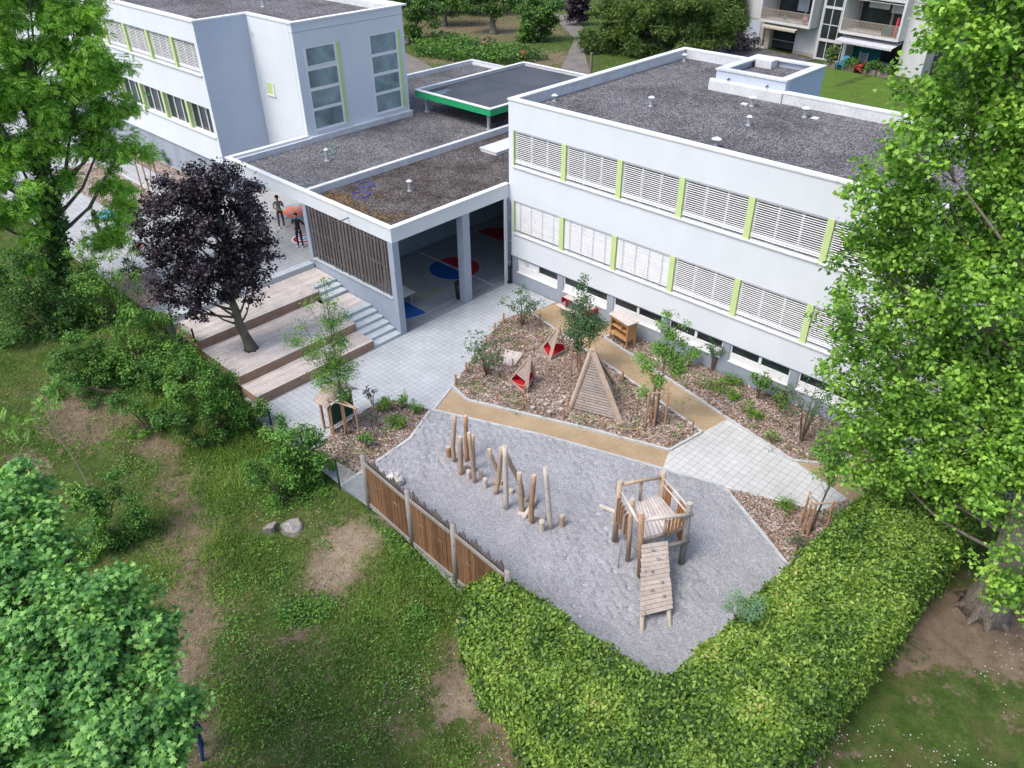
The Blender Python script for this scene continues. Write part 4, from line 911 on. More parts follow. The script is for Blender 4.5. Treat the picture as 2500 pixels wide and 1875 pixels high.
for (x, y, z, lb) in ((10.84, 7.95, 8.72, 'small pale square hatch on the big gravel roof'), (7.45, 7.9, 8.72, 'small grey hatch left of the vent by the stair box')):
    q = MB(); q.box(-.16, .16, -.14, .14, 0, .03); q.box(-.14, .14, -.12, .12, .03, .045); o = build('roof_hatch', MB().add([(a+x, b_+y, c+z) for a, b_, c in q.v], q.f), M['zinc'], loc=(x, y, z)); setp(o, lb, 'roof hatch')
sk = thing('skylight', (-5, 4.4, 4.85), 'long flat skylight hatch on the mossy hall roof against the school wall', 'skylight')
q = MB(); q.box(-5.35, -4.15, 3.35, 5.6, 4.84, 5.0); build('frame', q, M['cap'], sk); q = MB(); q.box(-5.4, -4.1, 3.3, 5.65, 5.0, 5.04); build('lid', q, M['zinc'], sk)
def hoop(x, y, m, label, r=.36, group=None):
    q = MB(); q.tube([(x+r*math.cos(a), y+r*math.sin(a), 4.875) for a in np.linspace(0, 2*math.pi, 33)], [.018]*33, 6, cap=False)
    setp(build('hoop', q, m, loc=(x, y, 4.86)), label, 'hoop', group)
hoop(-5.81, -4.11, M['hoopb'], 'blue play hoop on the mossy roof, the one farther from the fascia', .38, 'blue hoops')
hoop(-4.93, -5.10, M['hoopb'], 'blue play hoop on the mossy roof, the one nearer the fascia', .40, 'blue hoops')
hoop(-11.28, -2.53, M['hoopg'], 'pale green hoop lying around the foot of a roof vent', .42, 'green hoops')
hoop(-11.99, -1.78, M['hoopg'], 'pale green hoop just behind the vent on the hall roof', .40, 'green hoops')
hoop(-8.39, -5.97, M['hoopg'], 'pale green hoop near the roof divider by the front fascia', .42, 'green hoops')

# ================================================================== TERRACES AND STEPS
t = thing('timber_terrace', (-3.2, -11.6, 0), 'three broad stepped timber decks of pale boards, a purple tree growing through the middle one', 'wooden terrace')
DL = -14.75
def platform(x0, x1, y0, y1, z, hole=None):
    q = MB(); n = round((x1-x0)/.143); w_ = (x1-x0)/n
    for i in range(n):
        a = x0+i*w_+.008; b_ = x0+(i+1)*w_-.008; z_ = z+random.uniform(-.0015, .0015)
        cuts = [y0]; yy = y0+(i*1.37) % 3.6+.4
        while yy < y1-.5: cuts.append(yy); yy += 3.6
        cuts.append(y1)
        for c, d in zip(cuts[:-1], cuts[1:]):
            if hole and a < hole[0]+hole[2] and b_ > hole[0]-hole[2] and c < hole[1] < d:
                xm = (a+b_)/2-hole[0]; hh = math.sqrt(max(0.0, hole[2]**2-xm*xm)); q.box(a, b_, c+.002, hole[1]-hh, z_-.03, z_); q.box(a, b_, hole[1]+hh, d-.002, z_-.03, z_)
            else: q.box(a, b_, c+.002, d-.002, z_-.03, z_)
    o = build('deck_platform', q, M['deck'], t)
    q = MB(); k = 3
    for i in range(k):
        za = (z-.45)+(.42/k)*i; q.box(x1-.035, x1-.002, y0, y1, za+.003, za+(.42/k)-.003)
    q.box(x1-.055, x1+.001, y0, y1, z-.036, z-.031)
    build('riser_board', q, M['deckside'], o)
    q = MB(); q.box(x0, x1-.04, y0+.02, y1-.002, z-.5, z-.034); build('deck_base', q, M['deckside'], o)
platform(-1.2, 0.0, DL, -8.84, .45); platform(-4.25, -1.2, DL, -8.86, .87, (-2.75, -13.25, .32)); platform(-6.5, -4.25, DL, -8.62, 1.30)
q = MB(); n = 11
for i in range(n):
    a = -3.85+i*.1636; q.box(a+.004, a+.16, -8.84, -7.3, .835, .866)
build('deck_platform', q, M['deck'], t)
q = MB()
for i in range(9):
    a = -6.5+i*.1725; q.box(a+.004, a+.168, -8.61, -7.3, 1.27, 1.302)
build('deck_platform', q, M['deck'], t)
st = thing('stone_steps', (-1, -8, 0), 'lower flight of six pale concrete steps beside the slatted hall wall', 'steps', 'steps beside the hall')
for i in range(6):
    x1 = -.41*i; q = MB(); q.box(x1-.44, x1, -8.83, -7.29, .145*i-.02 if i else -.05, .145*(i+1)); q.box(x1-.44, x1+.012, -8.835, -7.288, .145*(i+1)-.035, .145*(i+1)+.001); build('step', q, M['stone'], st)
st = thing('stone_steps', (-4.4, -8, .85), 'upper flight of three pale steps between two timber decks', 'steps', 'steps beside the hall')
for i in range(3):
    x1 = -3.9-.42*i; q = MB(); q.box(x1-.45, x1, -8.60, -7.32, .86+.145*i-.1, .86+.145*(i+1)+.002); q.box(x1-.45, x1+.012, -8.605, -7.318, .86+.145*(i+1)-.033, .86+.145*(i+1)+.003); build('step', q, M['stone'], st)
cb = thing('stone_kerb_seat', (-6.7, -11, 1.3), 'long pale stone kerb along the top edge of the timber terrace', 'kerb')
for i in range(6): q = MB(); q.box(-6.92, -6.5, DL+i*1.24+.005, DL+(i+1)*1.24-.005, 1.2, 1.56); build('stone_block', q, M['stone'], cb)

# ================================================================== LOGS IN THE GRAVEL PIT
def logpts(b, tpt, bend=0.0, k=6):
    b = np.array(b); tpt = np.array(tpt); side = CR[0]; out = []
    for i in range(k+1):
        s_ = i/k; out.append(b*(1-s_)+tpt*s_+side*bend*math.sin(s_*math.pi)*1.0+side*bend*.35*math.sin(s_*2*math.pi))
    return out
def log(name, bu, tu, r, m, label, cat, group, bend=0.0, vert=False, zb=0.0):
    b = at(*bu, zb); tp = up(b, *tu)
    if vert: tp = np.array([b[0], b[1], max(.12, tp[2])])
    pts = logpts(b-np.array([0, 0, .05]), tp, bend); q = MB(); n = len(pts)
    q.tube(pts, [r*(1.04-.12*i/(n-1)+random.uniform(-.03, .03)) for i in range(n)], 12)
    t = thing(name, b, label, cat, group); build('timber', q, m, t, smooth_=True)
    d = pts[-1]-pts[-2]; d /= np.linalg.norm(d); e = MB(); e.tube([pts[-1], pts[-1]+d*.006], [r*.84, r*.84], 12); build('cut_end', e, M['endgrain'], t)
    return t
G1 = 'upright climbing logs in the gravel pit'
for b, tp, r, m, bend, lb in [
 ((325,688),(327,152),.080,'logg',-.06,'tall slightly wavy upright log, leftmost of the tall ones in the gravel pit'),
 ((395,825),(383,397),.096,'logg',0,'thick straight upright log in front of the left cluster'),
 ((463,675),(444,162),.082,'robinia',.0,'tall orange brown upright log at the back of the left cluster'),
 ((553,925),(483,354),.078,'logg',0,'long leaning log, foremost of the left cluster'),
 ((540,800),(527,382),.070,'logg',0,'slim log half hidden behind the long leaning log of the left cluster'),
 ((755,945),(710,537),.078,'logg',.19,'short curved log bending left, beside the leaning logs that meet'),
 ((777,1050),(850,520),.080,'logg',.04,'log leaning right so its top meets the other leaning logs'),
 ((905,1215),(888,502),.092,'pale',0,'tall pale upright log under the meeting point of the leaning logs'),
 ((1075,1150),(878,540),.084,'logg',.16,'long bent log leaning left onto the tall pale log'),
 ((1085,1250),(1048,806),.092,'logg',0,'thick brown upright log just behind the lying white poles'),
 ((1200,1375),(1216,832),.088,'robinia',-.05,'knotty reddish upright log rising between the crossed white poles'),
 ((1405,1440),(1343,742),.085,'pale',0,'tall smooth grey log farthest right of the upright logs')]:
    log('climbing_log', zL(*b), zL(*tp), r, M[m], lb, 'log', G1, bend)
G2 = 'short stepping stumps in the gravel pit'
for b, tp, r, m, lb in [
 ((257,635),(248,512),.105,'robinia','thick brown stump standing leftmost in the gravel pit'),
 ((450,780),(448,712),.09,'pale','short stump behind another stump in the left log cluster'),
 ((483,875),(483,777),.095,'pale','pale stump between the thick log and the long leaning log'),
 ((620,880),(615,766),.085,'pale','slim pale stump right of the long leaning log'),
 ((668,980),(668,866),.088,'pale','pale stump standing alone between the two log clusters'),
 ((847,950),(845,888),.08,'logg','small stump hidden between the leaning logs'),
 ((957,1050),(960,988),.098,'pale','wide low stump right of the tall pale log'),
 ((1118,1150),(1112,1080),.08,'pale','stump half hidden behind the thick brown log'),
 ((1303,1465),(1305,1342),.1,'pale','pale stump in front of the ends of the lying white poles'),
 ((1525,1415),(1522,1278),.098,'logg','brown stump, farthest right of all in the gravel pit')]:
    log('stump', zL(*b), zL(*tp), r, M[m], lb, 'stump', G2, 0, True)
for a, b_, lb in (((1035,1278),(1345,1335),'white barkless pole lying across the gravel, the lower of the crossed pair'), ((1095,1345),(1245,1150),'white barkless pole lying over the other one at the foot of the knotty log')):
    p = at(*zL(*a)); q_ = at(*zL(*b_)); p[2] = .09; q_[2] = .09
    if 'over' in lb: p[2] = .12; q_[2] = .28
    q = MB(); q.tube([p, p*.6+q_*.4, q_], [.075, .08, .07], 12); t = thing('lying_pole', p, lb, 'pole', 'crossed white poles'); build('timber', q, M['pale'], t, smooth_=True)
G3 = 'low stumps in the bark mulch'
for b, tp, lb in [((790,1022),(790,990),'low stump leftmost of the five in the mulch before the big tipi'), ((890,985),(890,968),'flattest stump in the mulch, second from the left'), ((918,1057),(918,1022),'largest stump in the mulch nearest the front kerb'),
 ((1008,970),(1008,948),'stump in the mulch farthest back near the big tipi'), ((1008,1037),(1008,1003),'stump in the mulch beside the rope post at the big tipi')]:
    log('stump', zB(*b), zB(*tp), .10, M['greywood'], lb, 'stump', G3, 0, True)

# ================================================================== ROPE FENCES ROUND THE MULCH ISLAND
def rope_fence(label, posts, links, r=.038):
    b0 = at(*zB(*posts[0][0])); t = thing('rope_fence', b0, label, 'rope fence', 'rope fences round the mulch island'); tops = []
    for b, tp in posts:
        p = at(*zB(*b)); h = up(p, *zB(*tp)); tops.append(np.array([p[0], p[1], h[2]-.06]))
        q = MB(); q.tube([p-[0, 0, .05], (p[0]+(h[0]-p[0])*.5, p[1]+(h[1]-p[1])*.5, h[2]/2), (h[0], h[1], h[2]-.012), (h[0], h[1], h[2])], [r*1.05, r, r, r*.8], 9); build('post', q, M['robinia'], t, smooth_=False)
        tops[-1][:2] = h[:2]
    for i, j in links:
        a, b_ = tops[i], tops[j]; q = MB(); pts = [a+(b_-a)*s+np.array([0, 0, -.18*math.sin(math.pi*s)]) for s in np.linspace(0, 1, 9)]
        q.tube(pts, [.011]*9, 5); build('rope', q, M['rope'], t)
    return t
rope_fence('rope fence with six short posts along the paved left edge of the mulch island', [((200,830),(195,740)), ((282,730),(276,645)), ((348,640),(345,555)), ((435,520),(435,440)), ((500,415),(500,343)), ((568,355),(568,264)), ], [(0,1),(1,2),(2,3),(3,4),(4,5)])
rope_fence('rope fence with short posts at the lower left corner of the mulch island', [((312,910),(310,835)), ((517,960),(515,880)), ((717,1005),(715,920))], [(0,1),(1,2)])
rope_fence('rope fence running in front of the big wooden tipi to the pale paving', [((1062,1000),(1062,932)), ((1027,1095),(1030,1000)), ((1330,1165),(1332,1080)), ((1602,1230),(1605,1150)), ((1835,1295),(1845,1200)), ((2022,1180),(2035,1088))], [(0,1),(1,2),(2,3),(3,4),(4,5)])
rope_fence('two linked short posts right of the big wooden tipi beside the beige path', [((1487,790),(1490,715)), ((1375,850),(1375,770))], [(0,1)])
rope_fence('rope fence posts at the far tip of the mulch island by the beige path', [((755,285),(750,205)), ((848,340),(848,268))], [(0,1)])
rope_fence('inner rope fence with three posts around the small square deck', [((730,575),(730,490)), ((638,695),(638,618)), ((583,790),(583,715)), ((730,905),(728,818))], [(1,2),(2,3)])
rope_fence('two stout posts standing behind the upper small tipi', [((867,495),(867,430)), ((572,500),(572,420))], [], .042)

# ================================================================== TIPIS
def tipi(label, feet, apex, planked, red, wbeam=.12, base=None):
    lowp = .36 if red else .04
    F3 = [np.array(at(*zB(*f))) for f in feet]; cen = (F3[0]+F3[1]+F3[2])/3 if base is None else np.array(base)
    A = up(cen, *zB(*apex)); t = thing('play_tipi', cen, label, 'play tipi', 'wooden play tipis')
    for f in F3:
        d = (A-f)/np.linalg.norm(A-f); q = MB(); ou = (f-cen)*[1, 1, 0]; ou /= np.linalg.norm(ou); q.beam(f-d*.05+ou*.03, A+d*.06+ou*.03, wbeam, wbeam*.5, cen-f+np.array([0, 0, .3])); build('leg_board', q, M['tipileg'], t)
    for (i, j) in planked:
        a, b_ = F3[i], F3[j]; q = MB(); nrm = np.cross(b_-a, A-a); nrm /= np.linalg.norm(nrm)
        if nrm @ (cen-a) > 0: nrm = -nrm
        h = np.linalg.norm(A-(a+b_)/2); n = max(6, int(h*(.97-lowp)/.11))
        for k in range(n-1):
            s0 = lowp+(.97-lowp)*k/n; s1 = s0+(.97-lowp)/n*.80
            c = [a+(A-a)*s0, b_+(A-b_)*s0, b_+(A-b_)*s1, a+(A-a)*s1]
            o = nrm*(.018+.004*(k % 2)); i_ = nrm*.0
            q.add([*(p+i_ for p in c), *(p+o for p in c)], [(3,2,1,0),(4,5,6,7),(0,1,5,4),(1,2,6,5),(2,3,7,6),(3,0,4,7)])
        build('plank_side', q, M['plankdark'], t)
    if red:
        q = MB(); ins = [cen+(f-cen)*.93 for f in F3]; q.add([(p[0], p[1], .16) for p in ins]+[(p[0], p[1], .12) for p in ins], [(0,1,2),(5,4,3),(0,3,4,1),(1,4,5,2),(2,5,3,0)]); build('red_floor', q, M['redfloor'], t)
        q = MB()
        for i in range(3): p, r_ = F3[i].copy(), F3[(i+1) % 3].copy(); p[2] = r_[2] = .13; q.beam(p, r_, .035, .12)
        build('floor_edge', q, M['plank'], t)
        q = MB(); p, r_ = F3[2], F3[0]; a1 = p+(A-p)*.05; b1_ = r_+(A-r_)*.05; a2 = p+(A-p)*.33; b2 = r_+(A-r_)*.33
        q.add([a1, b1_, b2, a2, a1+[.01,.01,0], b1_+[.01,.01,0], b2+[.01,.01,0], a2+[.01,.01,0]], [(3,2,1,0),(4,5,6,7),(0,1,5,4),(1,2,6,5),(2,3,7,6),(3,0,4,7)]); build('red_panel', q, M['redfloor'], t)
        q = MB(); q.beam((F3[0]+A)/2*1.0, (F3[2]+A)/2, .05, .05); build('cross_bar', q, M['plank'], t)
    return t
tipi('small open tipi with red floor in the upper part of the mulch island', [(865,545),(915,640),(1048,572)], (992,375), [(0,1)], True, .135)
tipi('small open tipi with red floor nearer the front edge of the mulch island', [(607,800),(735,905),(800,775)], (768,610), [(0,1)], True, .135)
tipi('big closed tipi clad in grey brown boards beside the rope fence', [(1080,1010),(1465,1110),(1400,800)], (1248,555), [(0,1),(1,2),(2,0)], False, .20)
# small square deck
q = MB(); c4 = [at(*zB(*p)) for p in ((580,560),(720,592),(650,692),(562,668))]; A0, A1 = c4[0], c4[3]; B0, B1 = c4[1], c4[2]
for i in range(9):
    s0, s1 = i/9+.006, (i+1)/9-.006; pp = [A0+(B0-A0)*s0, A0+(B0-A0)*s1, A1+(B1-A1)*s1, A1+(B1-A1)*s0]
    q.add([(p[0], p[1], .05) for p in pp]+[(p[0], p[1], .12) for p in pp], [(3,2,1,0),(4,5,6,7),(0,1,5,4),(1,2,6,5),(2,3,7,6),(3,0,4,7)])
setp(build('square_deck', q, M['deck'], loc=(c4[0][0], c4[0][1], 0)), 'small square of pale decking lying in the bark mulch', 'deck')

# ================================================================== MUD KITCHEN CABINET, PICNIC TABLE, BIN, TABLE
def local(o, dirx):
    dx = np.array([dirx[0], dirx[1], 0.0]); dx /= np.linalg.norm(dx); dy = np.array([-dx[1], dx[0], 0.0])
    return lambda x, y, z: np.array([o[0], o[1], 0])+dx*x+dy*y+np.array([0, 0, z])
def obox(mb, Lf, x0, x1, y0, y1, z0, z1):
    c = [(x0,y0,z0),(x1,y0,z0),(x1,y1,z0),(x0,y1,z0),(x0,y0,z1),(x1,y0,z1),(x1,y1,z1),(x0,y1,z1)]
    mb.add([Lf(*p) for p in c], [(3,2,1,0),(4,5,6,7),(0,1,5,4),(1,2,6,5),(2,3,7,6),(3,0,4,7)])
o_ = at(*zB(1380, 465)); o2 = at(*zB(1510, 555)); Lf = local(o_, o2-o_); W_ = float(np.linalg.norm(o2-o_))
t = thing('shelf_cabinet', o_, 'honey coloured wooden shelf on legs with grey top against the school wall', 'shelf')
def pb(name, m, *boxes, par=None):
    q = MB()
    for b_ in boxes: obox(q, Lf, *b_)
    return build(name, q, m, par or t)
pb('top_board', M['deck'], (-.06, W_+.08, -.08, .58, 1.30, 1.345))
for x in (0, W_-.07):
    for y in (0, .45): pb('leg', M['honey'], (x, x+.07, y, y+.07, 0, 1.30))
pb('back_panel', M['honey'], (.07, W_-.07, .48, .50, .45, 1.30))
pb('side_panel', M['honey'], (.01, .03, .07, .45, .45, 1.295)); pb('side_panel', M['honey'], (W_-.03, W_-.01, .07, .45, .45, 1.295))
pb('shelf', M['honey'], (.03, W_-.03, -.05, .48, .45, .49)); pb('shelf', M['honey'], (.03, W_-.03, .02, .48, .80, .83)); pb('shelf', M['honey'], (.03, W_-.03, .02, .48, 1.10, 1.12))
pb('divider', M['honey'], (W_*.62, W_*.62+.03, .02, .48, .831, 1.099)); pb('front_rail', M['honey'], (.07, W_-.07, .0, .03, 1.16, 1.29))
pc = at(*zB(1165, 265)); Lf = local(pc, (1, -.1))
t = thing('picnic_table', pc, 'low picnic table with pale top and red frame against the school wall', 'picnic table')
for k in range(4): pb('table_board', M['deck'], (-.9, .9, -.36+k*.18, -.36+k*.18+.165, .62, .655))
for y in (-.85, .62): pb('bench_board', M['deck'], (-.9, .9, y, y+.24, .36, .395))
for x in (-.65, .58): pb('frame', M['redfloor'], (x, x+.07, -.8, .82, .30, .359), (x, x+.07, -.45, -.35, 0, .62), (x, x+.07, .35, .45, 0, .62), (x, x+.07, -.36, .36, .56, .619))
pb('end_panel', M['redfloor'], (-.96, -.905, -.42, .42, .35, .62)); pb('end_panel', M['redfloor'], (.905, .96, -.42, .42, .35, .62))
bx, by = -.62, -2.45+-.55
t = thing('rubbish_bin', (bx, by, 0), 'slim black rubbish bin standing behind the middle column of the hall', 'bin')
q = MB(); q.tube([(bx, by, .03), (bx, by, .82)], [.17, .21], 14); build('body', q, M['black'], t, smooth_=True)
q = MB(); q.tube([(bx, by, .82), (bx, by, .92), (bx, by, .97)], [.22, .22, .12], 14); build('lid', q, M['black'], t)
tp = at(*zC(470, 1165), .76); Lf = local((-2.2, -5.3), (1, 0))
t = thing('games_table', (-2.2, -5.3, 0), 'pale table on thin legs just inside the slatted end of the hall', 'table')
pb('table_top', M['line'], (-1.5, .55, -.7, .35, .72, .76))
for x in (-1.3, .35):
    for y in (-.6, .2): pb('leg', M['steel'], (x, x+.04, y, y+.04, 0, .72))

# ================================================================== PLAYHOUSE BEHIND THE STAKED TREE
Lf = local((3.66, -13.78), (-.08, 1.0))
t = thing('playhouse', (3.6, -13.2, 0), 'small open wooden playhouse with pitched roof boards and dark green board', 'playhouse')
for x in (0, 1.12):
    for y in (0, .45): pb('post', M['robinia'], (x, x+.08, y, y+.08, 0, 1.45))
pb('green_board', M['chalk'], (.08, 1.12, .0, .025, .35, 1.25)); pb('bench_board', M['deck'], (.0, 1.2, -.1, .12, .30, .345)); pb('top_rail', M['robinia'], (-.05, 1.25, -.03, .03, 1.40, 1.46)); pb('top_rail', M['robinia'], (-.05, 1.25, .46, .52, 1.40, 1.46))
q = MB()
for sgn, (a, b_) in ((0, (-.18, .6)), (1, (.6, 1.38))):
    q = MB()
    for k in range(5):
        y0 = -.22+k*.17; za, zb_ = (1.42, 1.86) if sgn == 0 else (1.86, 1.42)
        c = [Lf(a, y0, za), Lf(b_, y0, zb_), Lf(b_, y0+.162, zb_), Lf(a, y0+.162, za)]
        q.add([p for p in c]+[p+[0, 0, .025] for p in c], [(3,2,1,0),(4,5,6,7),(0,1,5,4),(1,2,6,5),(2,3,7,6),(3,0,4,7)])
    build('roof_slope', q, M['plank'], t)
q = MB(); q.beam(Lf(-.15, -.12, 1.45), Lf(.6, -.12, 1.87), .05, .07); q.beam(Lf(1.35, -.12, 1.45), Lf(.6, -.12, 1.87), .05, .07); build('gable_board', q, M['plank'], t)

# ================================================================== CLIMBING TOWER
PZ = 1.52
Ab, Bb, Cb, Db = (at(*zT(*p)) for p in ((295,750),(415,930),(525,1075),(898,945)))
Eb = np.array([15.72, -9.42, 0.0])
t = thing('climbing_tower', (16, -10.4, 0), 'timber climbing tower with square platform, slat sides, rails and a plank climbing ramp', 'climbing frame')
def post(b, tu, r, m='logg', nm='post'):
    b = np.array(b); tp = up(b, *zT(*tu)); q = MB(); q.tube([b-[0,0,.05], b*.5+tp*.5, tp], [r*1.08, r, r*.95], 12); o = build(nm, q, M[m], t, smooth_=True)
    e = MB(); e.tube([tp, tp+[0,0,.006]], [r*.9, r*.9], 12); build('cut_end', e, M['endgrain'], o); return tp
tA = post(Ab, (347,205), .088); tB = post(Bb, (453,365), .075); tC = post(Cb, (537,485), .085, 'robinia'); tD = post(Db, (973,400), .098, 'greywood'); tE = post(Eb, (735,115), .095)
pf = [at(*zT(*p), PZ) for p in ((480,375),(697,322),(885,500),(735,690),(560,735),(455,560))]
P0, P1, P2_, P3 = at(*zT(480,378), PZ), at(*zT(697,322), PZ), at(*zT(930,600), PZ), at(*zT(555,735), PZ)
q = MB(); n = 10
for i in range(n):
    s0, s1 = i/n+.009, (i+1)/n-.009; pp = [P0+(P1-P0)*s0, P0+(P1-P0)*s1, P3+(P2_-P3)*s1, P3+(P2_-P3)*s0]
    q.add([p-[0,0,.04] for p in pp]+[p for p in pp], [(3,2,1,0),(4,5,6,7),(0,1,5,4),(1,2,6,5),(2,3,7,6),(3,0,4,7)])
build('platform', q, M['deck'], t)
q = MB()
for a, b_ in ((P0, P1), (P1, P2_), (P2_, P3), (P3, P0)): q.beam(a-[0,0,.10], b_-[0,0,.10], .07, .115)
build('platform_beam', q, M['plank'], t)
def bar(nm, a, b_, r, m='logg'):
    q = MB(); mid = (np.array(a)+np.array(b_))/2+[0,0,.015]; q.tube([a, mid, b_], [r, r*1.05, r*.96], 10); return build(nm, q, M[m], t, smooth_=True)
def ln(p, h): return np.array([p[0], p[1], h])
def onpost(b, tp, z): s_ = z/tp[2]; return np.array(b)*(1-s_)+np.array(tp)*s_
bar('rail', onpost(Ab, tA, tA[2]-.14), onpost(Eb, tE, tE[2]-.22), .058)
bar('rail', onpost(Cb, tC, tC[2]-.30), up(Db, *zT(1000,500)), .062, 'pale')
bar('rail', up(Bb, *zT(408,385)), up(Cb, *zT(512,572)), .055, 'pale')
bar('rail', onpost(Ab, tA, tA[2]-.34), up(Bb, *zT(408,385)), .022, 'pale')
fm = at(*zT(523,375), PZ); q = MB(); q.tube([fm, up(fm, *zT(540,205))], [.052, .05], 10); build('rail_post', q, M['logg'], t, smooth_=True)
for dz in (.24, .50): bar('side_rail', onpost(Eb, tE, tE[2]-dz), onpost(Db, tD, tD[2]-dz+.06), .032, 'pale')
q = MB()
for i in range(13):
    s = .10+i*.068
    if 3 <= i <= 6: continue
    a = onpost(Eb, tE, 1)*(1-s)+onpost(Db, tD, 1)*s; zt = tE[2]*(1-s)+tD[2]*s-.42-.02*random.random(); zb_ = .72+.10*math.sin(i)
    d_ = (Db-Eb)/np.linalg.norm(Db-Eb); q.beam(ln(a, zb_)+[.04,.02,0], ln(a, zt)+[.04,.02,0], .10, .025, d_)
build('slat_side', q, M['orange'], t)
q = MB()
for i in range(6):
    s = .04+i*.16; a = onpost(Ab, tA, 1)*(1-s)+onpost(Bb, tB, 1)*s; d_ = (Bb-Ab)/np.linalg.norm(Bb-Ab)
    q.beam(ln(a, 1.05+.05*math.sin(i*2)-.02*i)+[.03,-.06,0], ln(a, 2.05-.04*i)+[.03,-.06,0], .11, .025, d_)
build('slat_side', q, M['robinia'], t)
a0 = at(*zT(742,690), PZ); q = MB(); k0 = a0
for i in range(6):
    s = i/5.6; p = k0*(1-s)+(P2_+np.array([0,0,0]))*s; tpz = 2.08+.06*s
    q.beam(ln(p, PZ-.03), ln(p, tpz), .085, .025, (P2_-k0)/np.linalg.norm(P2_-k0))
build('slat_side', q, M['orange'], t)
q = MB(); q.tube([k0-[0,0,.05], ln(k0, 2.14)], [.05, .05], 10); build('rail_post', q, M['logg'], t, smooth_=True)
bar('lower_beam', at(*zT(530,855), 1.1), up(Db, *zT(965,735)), .075, 'greywood')
q = MB(); q.beam(P3-[.05,.05,.02], P2_+[.05,.0,-.02], .10, .05); build('front_edge_board', q, M['greywood'], t)
# climbing ramp
f0, f1 = at(*zT(542,1600)), at(*zT(800,1530)); r0 = at(*zT(565,770), PZ-.08); r1 = at(*zT(738,745), PZ-.08)
for f_, r_ in ((f0, r0), (f1, r1)): bar('ramp_pole', f_-[0,0,.05], r_-[0,0,.10], .072, 'pale')
q = MB(); n = 15; low = .215
for i in range(n):
    s = low+(1-low)*(i+.5)/n; a = f0*(1-s)+r0*s; b_ = f1*(1-s)+r1*s; d_ = (r0-f0)/np.linalg.norm(r0-f0); nn = np.cross(b_-a, d_); nn /= np.linalg.norm(nn); nn *= np.sign(nn[2])
    e = (b_-a)/np.linalg.norm(b_-a); q.beam(a-e*(.10+random.uniform(0,.03))+nn*.085, b_+e*(.07+random.uniform(0,.03))+nn*.085, np.linalg.norm(r0-f0)*(1-low)/n*.86, .035, nn)
rp = build('ramp_planks', q, M['rampwood'], t)
for (u, v) in ((640,820),(692,905),(628,1008),(722,1112),(628,1180),(740,1235)):
    # hold sits on the ramp plane
    nn = np.cross(f1-f0, r0-f0); nn /= np.linalg.norm(nn); nn *= np.sign(nn[2]); o0 = f0+nn*.11
    d = ray(*zT(u, v)); tt = ((o0-CP) @ nn)/(d @ nn); p = CP+d*tt
    q = MB(); q.blob(p+nn*.02, (.055, .05, .04), 8, 5, .25); build('climbing_hold', q, M['greywood'], rp)
q = MB(); p0 = up(Bb, *zT(445,480)); p1 = up(Bb, *zT(385,510)); g0 = at(*zT(328,995)); q.tube([p0, (p0+p1)/2+[0,0,.06], p1, p1*.5+g0*.5, g0], [.018]*5, 8); build('sliding_pole', q, M['steel'], t, smooth_=True)
lp = at(*zT(160,440)); lq = at(*zT(300,500)); q = MB(); q.tube([lp+[0,0,.10], lq+[0,0,.12], lq*2-lp+[0,0,.12]], [.075, .08, .08], 12)
setp(build('lying_log', q, M['pale'], loc=lp, smooth_=True), 'bleached log lying on the gravel behind the left slats of the climbing tower', 'log')

# ================================================================== WOODEN FENCE
t = thing('board_fence', (10.2, -15.42, 0), 'brown vertical board fence with grey rails and round posts beside the gravel pit', 'fence')
FT = 2.15
fp = [np.array([7.93, -15.27, 0.0]), np.array([10.36, -15.42, 0.0]), np.array([12.50, -15.50, 0.0]), np.array([14.80, -15.62, 0.0])]
for i, p in enumerate(fp):
    q = MB(); hh = (2.32, 2.42, 2.50, 2.42)[i]; q.tube([p-[0,0,.2], p+[0, 0, 1.2], p+[.02 if i == 0 else 0, .0, hh]], [.105, .10, .092], 12); build('post', q, M['greywood'], t, smooth_=True)
for i in range(3):
    d_ = fp[i+1]-fp[i]; W_ = float(np.linalg.norm(d_)); Lf = local(fp[i], d_); a0_, b0_ = .10, W_-.10; FH = FT+(-.08, 0, .06)[i]
    q = MB(); x = a0_; k = 0
    while x < b0_-.05:
        w_ = random.choice([.085, .10, .12, .14]); yo = random.uniform(-.006, .006); obox(q, Lf, x, min(x+w_, b0_), -.012+yo, .012+yo, .22+random.uniform(-.02, .02), FH-.02); x += w_+random.choice([.006, .010, .014]); k += 1
    build('board_panel', q, M['fence'], t)
    q = MB(); obox(q, Lf, a0_, b0_, -.065, -.022, FH-.09, FH+.03); build('top_rail', q, M['greywood'], t)
    q = MB(); obox(q, Lf, a0_, b0_, -.065, -.022, .14, .27); build('bottom_rail', q, M['greywood'], t)
    q = MB(); x = a0_+.02; k = 0
    while x < b0_-.16:
        w_ = .165; g_ = [0.0, .10, .24, .13, .02, .16][(k+i*2) % 6]; zt = FH+.0+g_; f_ = lambda a, b_, c: Lf(a, b_, c)
        pr_ = [(x, .3), (x+w_, .3), (x+w_, zt-.06), (x+w_/2, zt+.09), (x, zt-.06)]
        q.add([Lf(a, .06, c) for a, c in pr_]+[Lf(a, .085, c) for a, c in pr_], [(0,1,2,3,4), (9,8,7,6,5), (1,6,7,2), (2,7,8,3), (3,8,9,4), (4,9,5,0)]); x += w_+.012; k += 1
    build('pointed_boards', q, M['slat'], t)
    q = MB()
    for s in (.25, .72):
        xm = a0_+(b0_-a0_)*s; obox(q, Lf, xm-.10, xm+.10, -.028, -.02, 1.30+.1*s, 1.315+.1*s); obox(q, Lf, xm-.10, xm-.085, -.028, -.02, 1.16+.1*s, 1.30+.1*s)
    build('metal_strap', q, M['greywood'], t)

